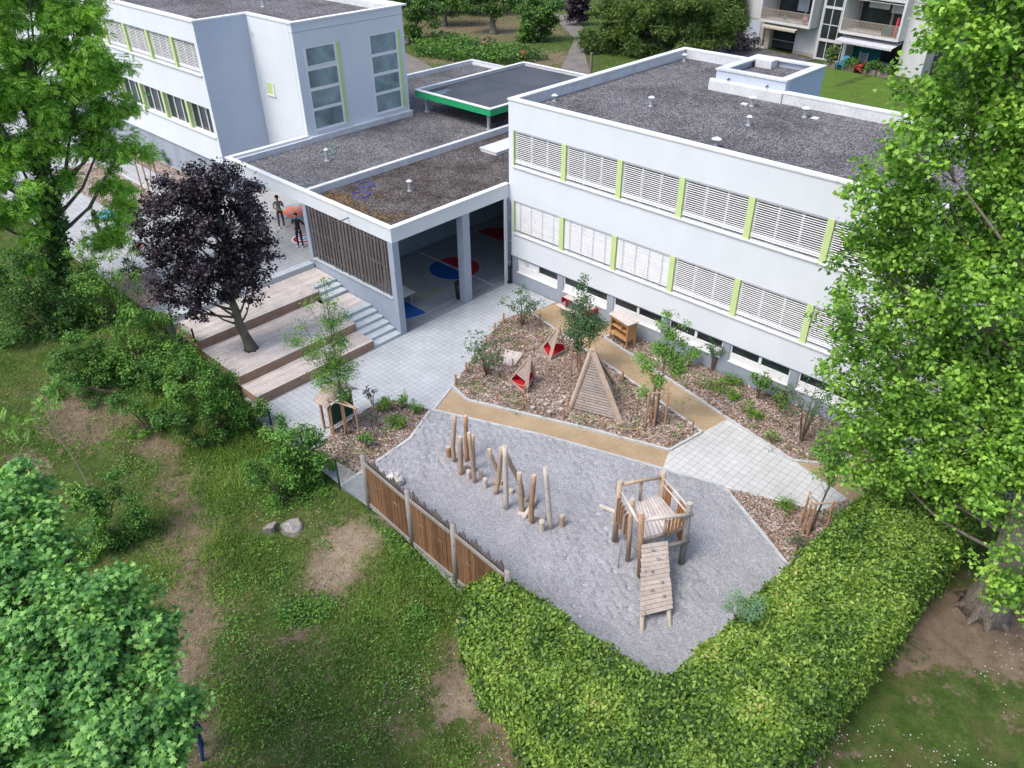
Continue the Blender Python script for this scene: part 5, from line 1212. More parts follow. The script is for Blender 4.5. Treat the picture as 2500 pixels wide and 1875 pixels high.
# ================================================================== WIRE FENCES
def wire(label, pts, h, m, step=.10, name='wire_fence', r=.0035, hs=.2):
    t = thing(name, pts[0], label, 'wire fence', 'wire mesh fences')
    q = MB()
    for a, b_ in zip(pts[:-1], pts[1:]):
        a = np.array(a, float); b_ = np.array(b_, float); L_ = np.linalg.norm(b_-a); n = int(L_/step)
        for i in range(n+1):
            p = a+(b_-a)*i/n; q.beam(p, p+[0, 0, h], r*2, r*2, (b_-a)/L_)
        for k in range(int(h/hs)+1):
            q.beam(a+[0, 0, k*hs], b_+[0, 0, k*hs], r*2.2, r*2.2)
    build('mesh_panel', q, M[m], t)
    for p in pts: q = MB(); q.box(p[0]-.03, p[0]+.03, p[1]-.03, p[1]+.03, p[2]-.1, p[2]+h+.05); build('post', q, M['meshg'], t)
    return t
gp = at(*zF(648, 895)); wire('grey wire mesh between the green post and the first board fence post', [(gp[0], gp[1], 0), (fp[0][0]-.12, fp[0][1], 0)], 1.25, 'meshs', .065, hs=.065, r=.004)
wire('dark green wire mesh fence at the paved corner behind the hedge bushes', [(0.2, -15.42, 0), (2.2, -15.42, 0), (4.3, -15.40, 0)], 1.3, 'meshg', .11)
wire('low grey wire mesh at the left end of the top timber deck', [(-6.4, -14.85, 1.3), (-4.4, -14.85, 1.3)], .55, 'meshg', .12)

# ================================================================== PEOPLE
def person(label, feet, face, hgt=1.86, top='blackcloth', legs='jeans', shoes='shoe', hair='hair', pose='stand', cap=False):
    """continuous skinned body in a local frame (x right, y forward) -> clothed by region, then turned to face (dx,dy)"""
    k = hgt/1.86; fx = np.array([face[0], face[1], 0.0]); fx /= np.linalg.norm(fx); rx = np.array([fx[1], -fx[0], 0.0]); fz = np.array([0, 0, 1.0])
    def W(p): return tuple((rx*p[0]+fx*p[1]+fz*p[2])*k)
    J = {'pel':((0,0,.97),.150,.115), 'sp1':((0,0,1.12),.145,.105), 'sp2':((0,.0,1.30),.165,.115), 'sh':((0,-.01,1.48),.13,.09), 'nk':((0,.0,1.56),.055,.055), 'hd0':((0,.02,1.64),.075,.08), 'hd1':((0,.03,1.74),.088,.10), 'hd2':((0,.02,1.82),.065,.075),
         'hl':((-.11,0,.92),.095,.095), 'kl':((-.12,.02,.50),.065,.065), 'al':((-.13,-.01,.10),.045,.05), 'tl':((-.15,.15,.045),.045,.035),
         'hr':((.11,0,.92),.095,.095), 'kr':((.12,.02,.50),.065,.065), 'ar':((.13,-.01,.10),.045,.05), 'tr':((.15,.15,.045),.045,.035),
         'sl':((-.21,0,1.47),.065,.065), 'sr':((.21,0,1.47),.065,.065)}
    if pose == 'hips': J.update(el=((-.33,-.12,1.20),.045,.045), wl=((-.17,.05,1.03),.032,.032), er=((.33,-.12,1.20),.045,.045), wr=((.17,.05,1.03),.032,.032))
    elif pose == 'chin': J.update(el=((-.25,.12,1.22),.045,.045), wl=((-.06,.20,1.50),.032,.032), er=((.26,.06,1.19),.045,.045), wr=((-.05,.24,1.13),.032,.032))
    elif pose == 'walk':
        J.update(el=((-.27,-.05,1.20),.045,.045), wl=((-.26,.05,.95),.032,.032), er=((.27,-.02,1.20),.045,.045), wr=((.26,.14,.97),.032,.032))
        J.update(kl=((-.11,.16,.52),.065,.065), al=((-.11,.20,.11),.045,.05), tl=((-.12,.35,.05),.045,.035), kr=((.11,-.04,.50),.065,.065), ar=((.12,-.24,.13),.045,.05), tr=((.13,-.12,.045),.045,.035))
    else: J.update(el=((-.28,-.03,1.19),.045,.045), wl=((-.27,.07,.94),.032,.032), er=((.28,-.03,1.19),.045,.045), wr=((.27,.07,.94),.032,.032))
    for s_ in 'lr':
        w_ = np.array(J['w'+s_][0]); e_ = np.array(J['e'+s_][0]); d = (w_-e_)/np.linalg.norm(w_-e_); J['p'+s_] = (tuple(w_+d*.07), .036, .022)
        side = np.array([d[1], -d[0], 0.0]); side = side/(np.linalg.norm(side)+1e-6) if np.linalg.norm(side) > .2 else np.array([0, 1.0, 0])
        for q in range(4): J[f'f{q}{s_}'] = (tuple(w_+d*(.15+.012*(1.5-abs(q-1.5)))+side*(q-1.5)*.021+np.array([0,.012,0])), .009, .009)
        J['th'+s_] = (tuple(w_+d*.075+side*.055+np.array([0,.02,0])), .010, .010)
    E_ = [('pel','sp1'),('sp1','sp2'),('sp2','sh'),('sh','nk'),('nk','hd0'),('hd0','hd1'),('hd1','hd2')]
    for s_ in 'lr': E_ += [('pel','h'+s_),('h'+s_,'k'+s_),('k'+s_,'a'+s_),('a'+s_,'t'+s_),('sh','s'+s_),('s'+s_,'e'+s_),('e'+s_,'w'+s_),('w'+s_,'p'+s_),('w'+s_,'th'+s_)]+[('p'+s_,f'f{q}{s_}') for q in range(4)]
    nm = list(J); me = bpy.data.meshes.new('tmp'); me.from_pydata([W(J[n_][0]) for n_ in nm], [(nm.index(a), nm.index(b_)) for a, b_ in E_], [])
    tmp = bpy.data.objects.new('tmp', me); COL.objects.link(tmp)
    md = tmp.modifiers.new('s', 'SKIN'); md.use_smooth_shade = True; md.branch_smoothing = .4
    for i, n_ in enumerate(nm):
        sv = me.skin_vertices[0].data[i]; sv.radius = (J[n_][1]*k, J[n_][2]*k); sv.use_root = (n_ == 'pel')
    sb = tmp.modifiers.new('b', 'SUBSURF'); sb.levels = 1; sb.render_levels = 1
    body = bpy.data.meshes.new_from_object(tmp.evaluated_get(bpy.context.evaluated_depsgraph_get())); bpy.data.objects.remove(tmp); bpy.data.meshes.remove(me)
    t = thing('person', feet, label, 'person'); o = bpy.data.objects.new('body', body); COL.objects.link(o); o.parent = t; WLOC[o.name] = tuple(feet)
    body.materials.clear()
    for n_ in ('skin', top, legs, shoes): body.materials.append(M[n_])
    ex = [np.array(W(J['e'+s_][0])) for s_ in 'lr']; wx = [np.array(W(J['w'+s_][0])) for s_ in 'lr']
    for p in body.polygons:
        c = np.array(p.center); z = c[2]/k; lat = abs(c @ rx)/k
        near = min(np.linalg.norm(c-(e*(1-s)+w_*s)) for e, w_ in zip(ex, wx) for s in (.25, .5, .75, 1, 1.3))
        if z > 1.53: i = 0
        elif near < .075*k and (lat > .17 or c @ fx > .1*k): i = 0
        elif z > .98: i = 1
        elif z > .10: i = 2
        else: i = 3
        p.material_index = i
    q = MB(); f0 = np.array(feet, float); hc = f0+np.array(W((0, -.005, 1.79)))
    q.blob(hc, (.098*k, .105*k, .085*k), 12, 8, .05)
    if cap: q.blob(hc+np.array(W((0, .11, .0))), (.07*k, .07*k, .015*k), 8, 4, 0)
    build('hair' if not cap else 'cap', q, M[hair], t, smooth_=True)
    for nm_, pts, m_ in (('eyes', [(-.032, .118, 1.742, .010), (.032, .118, 1.742, .010)], 'hair'),):
        q = MB()
        for (a, b_, c, r) in pts: q.blob(f0+np.array(W((a, b_, c))), r*k, 6, 4, 0)
        build(nm_, q, M[m_], t)
    q = MB(); q.blob(f0+np.array(W((0, .135, 1.71))), (.014*k, .014*k, .022*k), 6, 4, 0); build('nose', q, M['skin'], t)
    q = MB(); q.blob(f0+np.array(W((0, .118, 1.665))), (.024*k, .024*k, .007*k), 6, 4, 0); build('mouth', q, M['redfloor'], t)
    for s_ in (-1, 1): q = MB(); q.blob(f0+np.array(W((s_*.093, .02, 1.73))), (.015*k, .02*k, .032*k), 6, 4, 0); build('ear', q, M['skin'], t)
    return t
cd = np.array([CP[0], CP[1]])
def toward(p, turn=0.0):
    d = cd-np.array([p[0], p[1]]); a = math.atan2(d[1], d[0])+turn; return (math.cos(a), math.sin(a))
p = at(735, 603, 1.5); p[2] = 1.504; person('person in black top and dark jeans with hands on hips beside the slat screen', p, toward(p, -.5), 1.86, pose='hips')
p = at(689, 556, 1.5); p[2] = 1.504; person('person in khaki printed shirt and brown camouflage trousers, hand at chin', p, toward(p, .1), 1.84, 'tshirt', 'camo', 'shoe', 'blackcloth', 'chin', True)
p = at(647, 595, 1.5); p[2] = 1.504; person('person with dark grey trousers half hidden behind the purple tree', p, toward(p, .3), 1.8, 'greycloth', 'greycloth', 'shoe', 'hair', 'stand')
p = at(246, 575, 1.5); p[2] = 1.504; person('person with brown hair and dark clothes behind the feathery tree', p, toward(p, -2.0), 1.72, 'blackcloth', 'greycloth', 'shoe', 'brownhair', 'stand')
p = T(494, 1842); person('person in dark patterned top and blue jeans walking under the big maple', p, (-.8, .9), 1.72, 'navy', 'bluejean', 'shoe', 'hair', 'walk')

# ================================================================== STAKED YOUNG TREES
def stakes(base, offs, h, label, bars, m='logg'):
    base = np.array(base, float); t = thing('tree_support', base, label, 'tree stakes', 'stake frames round young trees'); tops = []
    for dx, dy in offs:
        p = base+[dx, dy, 0]; q = MB(); tp = p+np.array([-dx*.08, -dy*.08, h]); q.tube([p-[0,0,.1], tp], [.042, .038], 10); build('stake', q, M['robinia'], t); tops.append(tp)
    for i, j in bars:
        a, b_ = tops[i]-[0,0,.06], tops[j]-[0,0,.06]; e = (b_-a)/np.linalg.norm(b_-a)*.1; q = MB(); q.tube([a-e, b_+e], [.036, .036], 8); build('tie_bar', q, M[m], t)
    q = MB()
    for tp in tops: q.tube([tp-[0,0,.1], base+[0,0,h-.16]], [.012, .012], 5)
    build('strap', q, M['black'], t)
    return t
def Bpos(p): return np.array([p[0], p[1], .0])
bA = Bpos(at(*zB(1150, 735))); bB = Bpos(at(*zB(1740, 1120))); bC = Bpos(at(*zE(560, 500))); bD = Bpos(at(*zF(700, 500)))
def offs(base, pix, z): return [tuple((at(*zz(*p))-base)[:2]) for zz, p in [(z, q) for q in pix]]
stakes(bA, offs(bA, [(1083,765),(1130,695),(1225,615),(1153,738)], zB), 1.75, 'wooden stake frame round the dark leaved young tree behind the big tipi', [(0,2),(0,1),(1,2)])
stakes(bB, offs(bB, [(1655,1155),(1705,1085),(1810,1140),(1725,1145)], zB), 1.7, 'wooden stake frame round the bright young tree right of the big tipi', [(0,2),(0,1),(1,2)])
stakes(bC, offs(bC, [(510,462),(518,515),(632,510),(542,522)], zE), 1.45, 'wooden stake frame round the slim young tree by the clipped hedge', [(0,1),(1,2)])
stakes(bD, offs(bD, [(600,500),(690,490),(805,570),(705,500)], zF), 1.75, 'wooden stake frame round the airy young tree beside the playhouse', [(0,1),(1,2),(0,2)])
tree('young_tree', bA, 'young tree with dense dark leaves in stakes behind the big tipi', 'tree', P2B(bA, [(1258,705,28),(1240,680,24),(1275,690,26),(1262,650,22),(1255,620,14),(1235,715,22),(1280,720,20),(1300,700,16),(1250,745,18),(1262,600,8)]), 5200, L['youngdark'], shape_oval(), .085, M['bark'], .032, 'young trees', 7, .10, .15, trunk_pts=[bA, bA+[0,0,1.5], bA+[.02,.02,3.0], bA+[0,0,4.3]], smin=.7)
tree('young_tree', bB, 'young tree with bright green leaves in stakes right of the big tipi', 'tree', P2B(bB, [(1440,760,22),(1465,780,20),(1400,790,18),(1420,750,16),(1450,720,18),(1475,740,14),(1430,700,12),(1445,680,9),(1390,845,14),(1420,820,14),(1385,770,10),(1500,765,8),(1465,800,16),(1480,700,7)]), 4600, L['young'], shape_oval(), .085, M['bark'], .036, 'young trees', 7, .10, .1, trunk_pts=[bB, bB+[0,0,1.5], bB+[.04,.03,3.0], bB+[.05,0,4.3]], smin=.7)
tree('young_tree', bC, 'slim young tree in stakes between the pale paving and the clipped hedge', 'tree', P2B(bC, [(1790,985,22),(1770,970,16),(1815,965,20),(1800,1010,16),(1780,940,10),(1820,1000,14),(1795,1040,10),(1770,1020,8),(1815,930,12)]), 2400, L['young'], shape_oval(), .085, M['bark'], .04, 'young trees', 7, .09, .1, trunk_pts=[bC, bC+[.06,.05,1.4], bC+[.15,.3,2.6], bC+[.2,.5,3.9]], smin=.7)
tree('young_tree', bD, 'tall airy young tree with narrow pale green leaves beside the playhouse', 'tree', P2B(bD, [(715,790,28),(735,810,26),(700,820,24),(720,770,22),(675,760,20),(640,735,14),(615,725,9),(690,730,14),(720,700,16),(735,740,18),(700,690,12),(715,660,12),(695,640,8),(740,680,10),(705,610,8),(740,850,18),(755,790,12),(650,700,9),(665,655,9)]), 6000, L['young'], [shape_oval()[0][0:1]+[(x*.5, y, z) for x, y, z in shape_oval()[0][1:]], shape_oval()[1]], .11, M['bark'], .036, 'young trees', 7, .14, .1, trunk_pts=[bD, bD+[0,0,2.2], bD+[-.02,.05,4.5], bD+[-.05,.1,6.6]], smin=.7, jitter=.9)
for z, lb in ((6.6, ''),):
    pass

# ================================================================== MULTI STEM SHRUBS IN THE BEDS
GS = 'shrubs in the bark beds'
def b0(p): p = np.array(p); p[2] = 0.03; return p
shrub('shrub', b0(at(*zB(710, 365))), 'open multi stemmed shrub at the far tip of the mulch island', 1.0, 2.1, 900, L['youngdark'], .09, group=GS, low=.55, stems=9)
shrub('shrub', b0(at(*zB(435, 750))), 'open multi stemmed shrub beside the small square deck', 1.15, 2.2, 1050, L['youngdark'], .09, group=GS, low=.5, stems=10)
shrub('shrub', b0(at(*zD(920, 1145))), 'dark wispy multi stemmed shrub in the bed near the poplar', 1.1, 3.2, 1100, L['youngdark'], .075, group=GS, low=.4, stems=12)
shrub('shrub', b0(at(*zD(265, 620))), 'upright red stemmed shrub against the school plinth', .5, 1.6, 480, L['youngdark'], .085, group=GS, stems=7)
shrub('shrub', b0(at(*zD(600, 830))), 'leggy shrub with long leaves at the plinth, left of the olive clump', .5, 1.3, 330, L['shrub'], .12, group=GS, stems=6)
shrub('shrub', b0(at(*zD(760, 900))), 'olive yellow clump between the leggy shrub and the dark wispy one', .65, 1.1, 600, L['yew'], .10, group=GS, stems=8, low=.3)
shrub('shrub', b0(at(*zD(90, 600))), 'loose green shrub in the wall bed behind the bright young tree', .5, 1.1, 380, L['shrub'], .09, group=GS)
shrub('shrub', b0(at(*zF(890, 270))), 'small dark red leaved shrub at the paved edge of the left bed', .3, 1.0, 150, L['beech'], .09, group=GS, low=.6, stems=5)
shrub('shrub', b0(at(*zF(980, 320))), 'mid green shrub with golden tips in the left bed', .42, .7, 420, L['bright'], .08, group=GS, low=.3)
shrub('shrub', b0(at(*zF(1115, 310))), 'upright light green shrub at the back edge of the left bed', .34, .75, 300, L['young'], .08, group=GS, low=.4)
shrub('shrub', b0(at(*zF(1215, 335))), 'light green shrub nearest the gravel corner in the left bed', .34, .6, 280, L['young'], .08, group=GS, low=.4)
shrub('shrub', b0(at(*zF(850, 600))), 'narrow leaved green tuft near the board fence in the left bed', .26, .8, 200, L['shrub'], .10, group=GS, low=.4)
GR = 'round low bright shrubs'
for (u, v), lb, r in (((280,760),'round bright green shrub, largest of those in the wall bed',.40), ((418,720),'round green shrub close to the school plinth',.34), ((420,830),'round bright shrub left of the middle of the wall bed',.30), ((568,960),'round bright shrub nearest the pale paving in the wall bed',.34)):
    shrub('round_shrub', b0(at(*zD(u, v))), lb, r*1.3, r*1.35, 620, L['bright'], .06, group=GR, low=.25, stems=9, sprawl=1.1)
shrub('round_shrub', b0(at(*zF(1072, 430))), 'round bright green shrub in the middle of the left bed', .48, .5, 700, L['bright'], .06, group=GR, low=.25, stems=9)
shrub('round_shrub', b0(at(*zE(432, 390))), 'round bright shrub at the tip of the bed before the clipped hedge', .42, .5, 520, L['bright'], .06, group=GR, low=.3, stems=9)
shrub('round_shrub', b0(at(*zE(680, 450))), 'green shrub right of the slim staked tree', .5, .55, 520, L['young'], .07, group=GR, low=.3, stems=9)
shrub('shrub', b0(at(*zE(500, 600))), 'thin straggly shrub at the lower tip of the bed by the clipped hedge', .4, .9, 220, L['youngdark'], .07, group=GS, low=.4)
shrub('shrub', b0(at(*zD(700, 1150))), 'small bright sprig near the pale paving in the wall bed', .28, .5, 160, L['bright'], .07, group=GS, low=.4)
shrub('feathery_plant', atP(1592, 1352, 1.8), 'feathery blue green plant rising out of the clipped hedge', .55, 1.35, 1700, leafmat('feathery_blue_leaf', (0.10, 0.20, 0.10), (0.18, 0.32, 0.17), (0.28, 0.44, 0.25), 1.0, .3), .05, 'plant', sprawl=.9)
# low plants scattered in the mulch (ground cover)
def scatter_low(name, spots, m, size, n=22, rad_=.13):
    P = []
    for (x, y, k) in spots: P.append(np.array([x, y, .07])+RNG.normal(0, 1, (int(n*k), 3))*np.array([rad_*k, rad_*k, .035]))
    P = np.concatenate(P); P[:, 2] = np.abs(P[:, 2])+.04
    cloud(name, P, np.tile([0, 0, 1.0], (len(P), 1)), RNG.uniform(size*.6, size*1.3, len(P)), shape_oval(), m, jitter=.6, kind='stuff')
lows = [zB(*p) for p in [(250,835),(345,820),(375,840),(400,870),(350,885),(545,770),(520,825),(675,900),(600,930),(640,950),(590,915),(660,965),(1090,1070),(1165,1105),(1210,1065),(1420,1140),(1480,1155),(1560,1160),(1600,1140),(1880,1215),(1900,1225),(1930,1150),(1860,1090),(1930,960),(1620,920),(1530,890),(1440,870),(1340,1050),(900,430),(925,440),(700,520),(660,540),(760,510),(600,410),(690,400),(640,370),(1500,830),(1240,1070),(480,440),(520,440),(560,440)]]
sp = [(*at(u, v)[:2], random.uniform(.5, 1.3)) for u, v in lows]
lw2 = [zD(*p) for p in [(30,620),(60,680),(150,720),(170,660),(20,580),(480,770),(560,1030),(600,1050),(700,1080),(840,1210),(960,1260),(780,1030),(300,700),(350,650),(190,740),(140,660),(500,870)]]+[zF(*p) for p in [(980,530),(800,640),(890,640),(820,520),(960,460),(860,350),(900,380),(740,560),(700,620),(1000,480),(690,700)]]
sp += [(*at(u, v)[:2], random.uniform(.7, 1.5)) for u, v in lw2]
scatter_low('ground_cover_plants', sp, L['bright'], .07)
scatter_low('ground_cover_plants', [(x+random.uniform(-.8, .8), y+random.uniform(-.6, .6), k*.8) for x, y, k in sp], L['youngdark'], .06)

# loose bark chips on the beds
def scatter_poly(poly, dens, z):
    P = np.array([[float(p[0]), float(p[1])] for p in poly]); lo, hi = P.min(0), P.max(0); n = int((hi-lo).prod()*dens)
    x = RNG.uniform(lo[0], hi[0], n); y = RNG.uniform(lo[1], hi[1], n); ins = np.zeros(n, bool)
    for i in range(len(P)):
        a, b_ = P[i], P[(i+1) % len(P)]; ins ^= ((a[1] > y) != (b_[1] > y)) & (x < (b_[0]-a[0])*(y-a[1])/(b_[1]-a[1]+1e-12)+a[0])
    return np.stack([x[ins], y[ins], np.full(ins.sum(), z)], -1)
P = np.concatenate([scatter_poly(p, 150, .055) for p in (isl, bedR, bedC, bedD)]); P[:, 2] += RNG.uniform(0, .03, len(P))
cloud('bark_chips', P, np.tile([0, 0, 1.0], (len(P), 1)), RNG.uniform(.04, .10, len(P)), shape_quad(), L['chip'], jitter=.35, kind='stuff')
gstone = leafmat('gravel_stone', (0.24, 0.245, 0.27), (0.38, 0.385, 0.41), (0.55, 0.55, 0.57), 3, 0, .9, (0.8, 0.8, 0.8))
P = scatter_poly(pit, 170, .075); P[:, 2] += RNG.uniform(-.01, .02, len(P))
tet = ([(0,.6,0),(-.5,-.3,0),(.5,-.3,0),(0,0,.6)], [(0,1,3),(1,2,3),(2,0,3)])
cloud('gravel_stones', P, np.tile([0, 0, 1.0], (len(P), 1)), RNG.uniform(.015, .036, len(P)), tet, gstone, jitter=.4, kind='stuff')

# ================================================================== THE BIG TREES
base = np.array([24.6, -5.6, -.05])
pop = [(2140,70,120),(2060,60,80,-1),(2240,230,150,1),(2080,230,110),(1990,300,85,-1),(1925,420,95,-.5),(2050,430,120),(2190,480,140,1),(1900,520,75),(1985,580,110,.5),(2110,650,130),(1850,660,70,-.5),(1930,740,100),(2050,820,120),(2200,820,130,1),(1830,800,62),(1870,900,85),(1985,940,100),(2110,960,110),(1900,1000,62),(1990,1040,55),(2060,1050,48),(2200,990,78),(1850,1010,45,-.5),
       (2100,1085,52,-.6),(2190,1095,58,-.4),(2050,1105,30,-.8),(2190,1205,44,-1.3),(2120,1225,28,-1.6),(2165,1265,34,-1.6),(2210,1260,44,-1.2),(2205,1315,30,-1.2),(2150,1305,20,-1.6),(2085,1200,16,-1.5),(1800,690,40),(1830,590,45),(1985,170,60),(2020,0,60),(1955,560,60)]
popx = [(2350,300,190,2),(2400,700,200,2),(2320,950,150,1.5),(2300,-60,180,1),(2180,-120,140),(2480,100,190,3),(2500,500,200,3)]
B_ = P2B(base, pop)+P2B(base, popx)
tr = up(base, 2400, 1230); 
tree('poplar_tree', base, 'huge poplar with shiny heart shaped leaves and pale furrowed trunk beside the clipped hedge', 'tree', B_, 150000, L['poplar'], shape_heart(), .118, M['barkpop'], .46, clus=14, spread=.13, shell=.3, droop=.9, jitter=.65, clump=(24, .31), flat=.9, limb_r=.14,
     trunk_pts=[base, base+[-.15,.1,2.2], base+[-.3,.5,4.5], base+[0,.8,8], base+[.4,.9,13], base+[.6,1,18]])
# root flare
q = MB()
for k in range(9):
    a = k*.7+.2; e = base+np.array([math.cos(a)*random.uniform(.7,1.0), math.sin(a)*random.uniform(.7,1.0), .0]); q.tube([base+[math.cos(a)*.28, math.sin(a)*.28, 1.1], base*.55+e*.45+[0,0,.30], e], [.18, .17, .05], 8, .2)
rt = build('roots', q, M['barkpop'], bpy.data.objects['poplar_tree'], smooth_=True)

base = np.array([-11.6, -17.3, float(tz(-11.6, -17.3))])
rb = [(60,60,80),(150,70,75),(110,160,85),(200,140,60),(60,240,85,-1),(160,230,75),(235,200,50),(270,150,25),(235,275,45),(150,300,60),(80,330,75),(265,320,38),(205,330,26),(40,420,60,-1),(235,400,26),(262,440,30),(225,470,24),(255,490,30),(70,480,50,-1),(215,530,26),(60,550,45),(175,30,50),(20,150,80),(10,300,70),(200,30,26),(205,75,26),(245,140,28),(272,195,28),(255,240,38),(285,300,30),(302,328,24),(255,335,42),(268,400,32),(262,455,30),(268,520,26),(245,500,30),(130,390,38)]
rbx = [(-80,150,110),(-90,320,110),(60,-60,110),(160,-70,80),(-40,-20,100),(-60,460,80)]
B_ = P2B(base, rb)+P2B(base, rbx)
B_ = [(c, r*.88) for c, r in B_]
tree('feathery_tree', base, 'tall tree with fine feathery leaves at the left edge, its trunk wrapped in ivy', 'tree', B_, 42000, L['robinia'], shape_pinnate(7), .36, M['bark'], .32, clus=8, spread=.20, shell=.3, droop=.7, jitter=.45, clump=(6, .36), flat=.6,
     trunk_pts=[base, upP(base, 132, 630), upP(base, 115, 520), upP(base, 85, 380), upP(base, 70, 230), upP(base, 55, 90)])
ft = bpy.data.objects['feathery_tree']
iv = P2B(base, [(133,640,22),(125,600,24),(122,560,26),(118,520,26),(112,480,26),(105,440,24),(98,400,22),(90,360,20),(84,320,18),(78,285,16)])
P, N = fill_blobs(iv, 9000, 7, .12, .5); cloud('ivy', P, N, RNG.uniform(.08, .16, len(P)), shape_heart(), L['ivy'], ft)

base = np.array([15.0, -26.6, 0.0])
def dblob(u, v, r, dist):
    d = ray(u*1.1302, v*1.1302); c = CP+d*dist; return (tuple(c), r*1.1302/F*dist)
mp = [(30,1060,70,15.5),(90,1120,50,15),(20,1180,90,14.5),(130,1170,40,15),(60,1270,85,14),(150,1280,70,14),(240,1290,65,14),(310,1330,55,14.2),(345,1375,38,14.2),(260,1390,75,13.5),(120,1380,85,13.2),(30,1420,90,13),(200,1470,85,13),(310,1450,48,13.4),(110,1520,90,12.6),(230,1570,85,12.6),(330,1540,60,13),(385,1525,38,13.2),(375,1590,34,13.2),(30,1580,90,12.4),(320,1620,70,12.6),(150,1640,85,12.2),(360,1650,40,12.8),(250,1300,40,14)]
mpx = [(-90,1250,120,14.5),(-100,1480,140,13),(60,1760,130,12),(240,1760,110,12.2),(-80,1700,140,12)]
B_ = [dblob(*m_) for m_ in mp+mpx]
tree('maple_tree', base, 'large maple with blue green star shaped leaves filling the lower left corner', 'tree', B_, 64000, L['maple'], shape_maple(), .105, M['bark'], .28, clus=9, spread=.11, shell=.3, droop=.6, jitter=.5, clump=(20, .34), flat=.5)

base = np.array([-2.75, -13.25, .80])
bc = [(400,405,48),(450,395,45),(500,410,50),(545,430,34),(360,430,45),(335,470,40),(400,470,60),(470,470,65),(540,480,52),(330,520,35),(380,540,55),(450,550,60),(520,545,50),(570,520,30),(360,600,40),(420,610,45),(480,600,42),(540,600,35),(565,570,25),(390,650,32),(440,665,30),(350,640,28),(500,640,28),(545,640,18),(585,530,10),(600,555,7),(480,370,20),(420,365,18),(320,440,18)]
tree('copper_beech_tree', base, 'dark purple leaved tree with olive trunk growing through the timber deck', 'tree', [(c, r*1.1) for c, r in P2B(base, bc)], 31000, L['beech'], shape_oval(), .135, M['barkbeech'], .20, clus=9, spread=.11, shell=.3, droop=.7, jitter=.65, clump=(17, .33), flat=.8,
     trunk_pts=[base, upP(base, 518, 700), upP(base, 500, 640), upP(base, 492, 560), upP(base, 475, 480), upP(base, 460, 410)])

# ================================================================== CLIPPED HEDGE (one L shaped hedge)
HT = 2.12
t = thing('clipped_hedge', (20.5, -16.5, 0), 'thick clipped hedge with small bright leaves bending round the gravel pit corner', 'hedge')
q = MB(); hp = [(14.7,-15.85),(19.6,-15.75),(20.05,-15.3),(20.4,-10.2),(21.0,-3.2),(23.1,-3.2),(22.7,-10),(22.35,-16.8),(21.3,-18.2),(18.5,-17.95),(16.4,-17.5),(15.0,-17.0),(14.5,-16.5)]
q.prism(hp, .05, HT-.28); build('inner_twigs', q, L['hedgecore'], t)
HP = np.array([[14.35,-15.62],[14.9,-15.50],[19.35,-15.35],[19.75,-14.9],[20.1,-10.2],[20.7,-2.9],[23.4,-2.9],[23.05,-10],[22.7,-17.0],[21.6,-18.6],[18.5,-18.3],[16.2,-17.9],[14.7,-17.3],[14.1,-16.5]])
def hedge_pts(n):
    out = []; nor = []
    top = scatter_poly(HP, n/45.0*1.0, HT); x, y = top[:, 0], top[:, 1]
    edge = np.full(len(top), 9.0)
    for i in range(len(HP)):
        a, b_ = HP[i], HP[(i+1) % len(HP)]; ab = b_-a; s = np.clip(((x-a[0])*ab[0]+(y-a[1])*ab[1])/(ab @ ab), 0, 1); edge = np.minimum(edge, np.hypot(x-a[0]-s*ab[0], y-a[1]-s*ab[1]))
    top[:, 2] = HT+lumps(x, y, 2.4, .07)+lumps(x, y, 6, .06, off=20)-np.clip(.32-edge, 0, 1)**1.5*1.6+np.abs(RNG.normal(0, .075, len(top)))-.03
    out.append(top); nor.append(np.tile([0, 0, 1.0], (len(top), 1)))
    for i in range(len(HP)):
        a, b_ = HP[i], HP[(i+1) % len(HP)]; L_ = np.linalg.norm(b_-a); k = int(L_*HT*n/55.0); s = RNG.random(k); z = RNG.random(k)*(HT-.1)+.06
        d = (b_-a)/L_; nn = np.array([d[1], -d[0]]); c = HP.mean(0)
        mid = (a+b_)/2; test = mid+nn*.1; ins = False
        for j in range(len(HP)):
            p_, r_ = HP[j], HP[(j+1) % len(HP)]
            if (p_[1] > test[1]) != (r_[1] > test[1]) and test[0] < (r_[0]-p_[0])*(test[1]-p_[1])/(r_[1]-p_[1]+1e-12)+p_[0]: ins = not ins
        if ins: nn = -nn
        off = RNG.normal(-.05, .07, k)+.09*np.sin(s*L_*2.3+z*3)+.05*np.sin(s*L_*6.1+z*7)-.25*np.clip(z-HT+.35, 0, 1)
        out.append(np.stack([a[0]+d[0]*s*L_+nn[0]*off, a[1]+d[1]*s*L_+nn[1]*off, z], -1)); nor.append(np.tile([nn[0], nn[1], .45], (k, 1)))
    return np.concatenate(out), np.concatenate(nor)
P, N = hedge_pts(52000)
cloud('foliage', P, N, RNG.uniform(.075, .145, len(P)), shape_oval(), L['hedge'], t, jitter=.6)
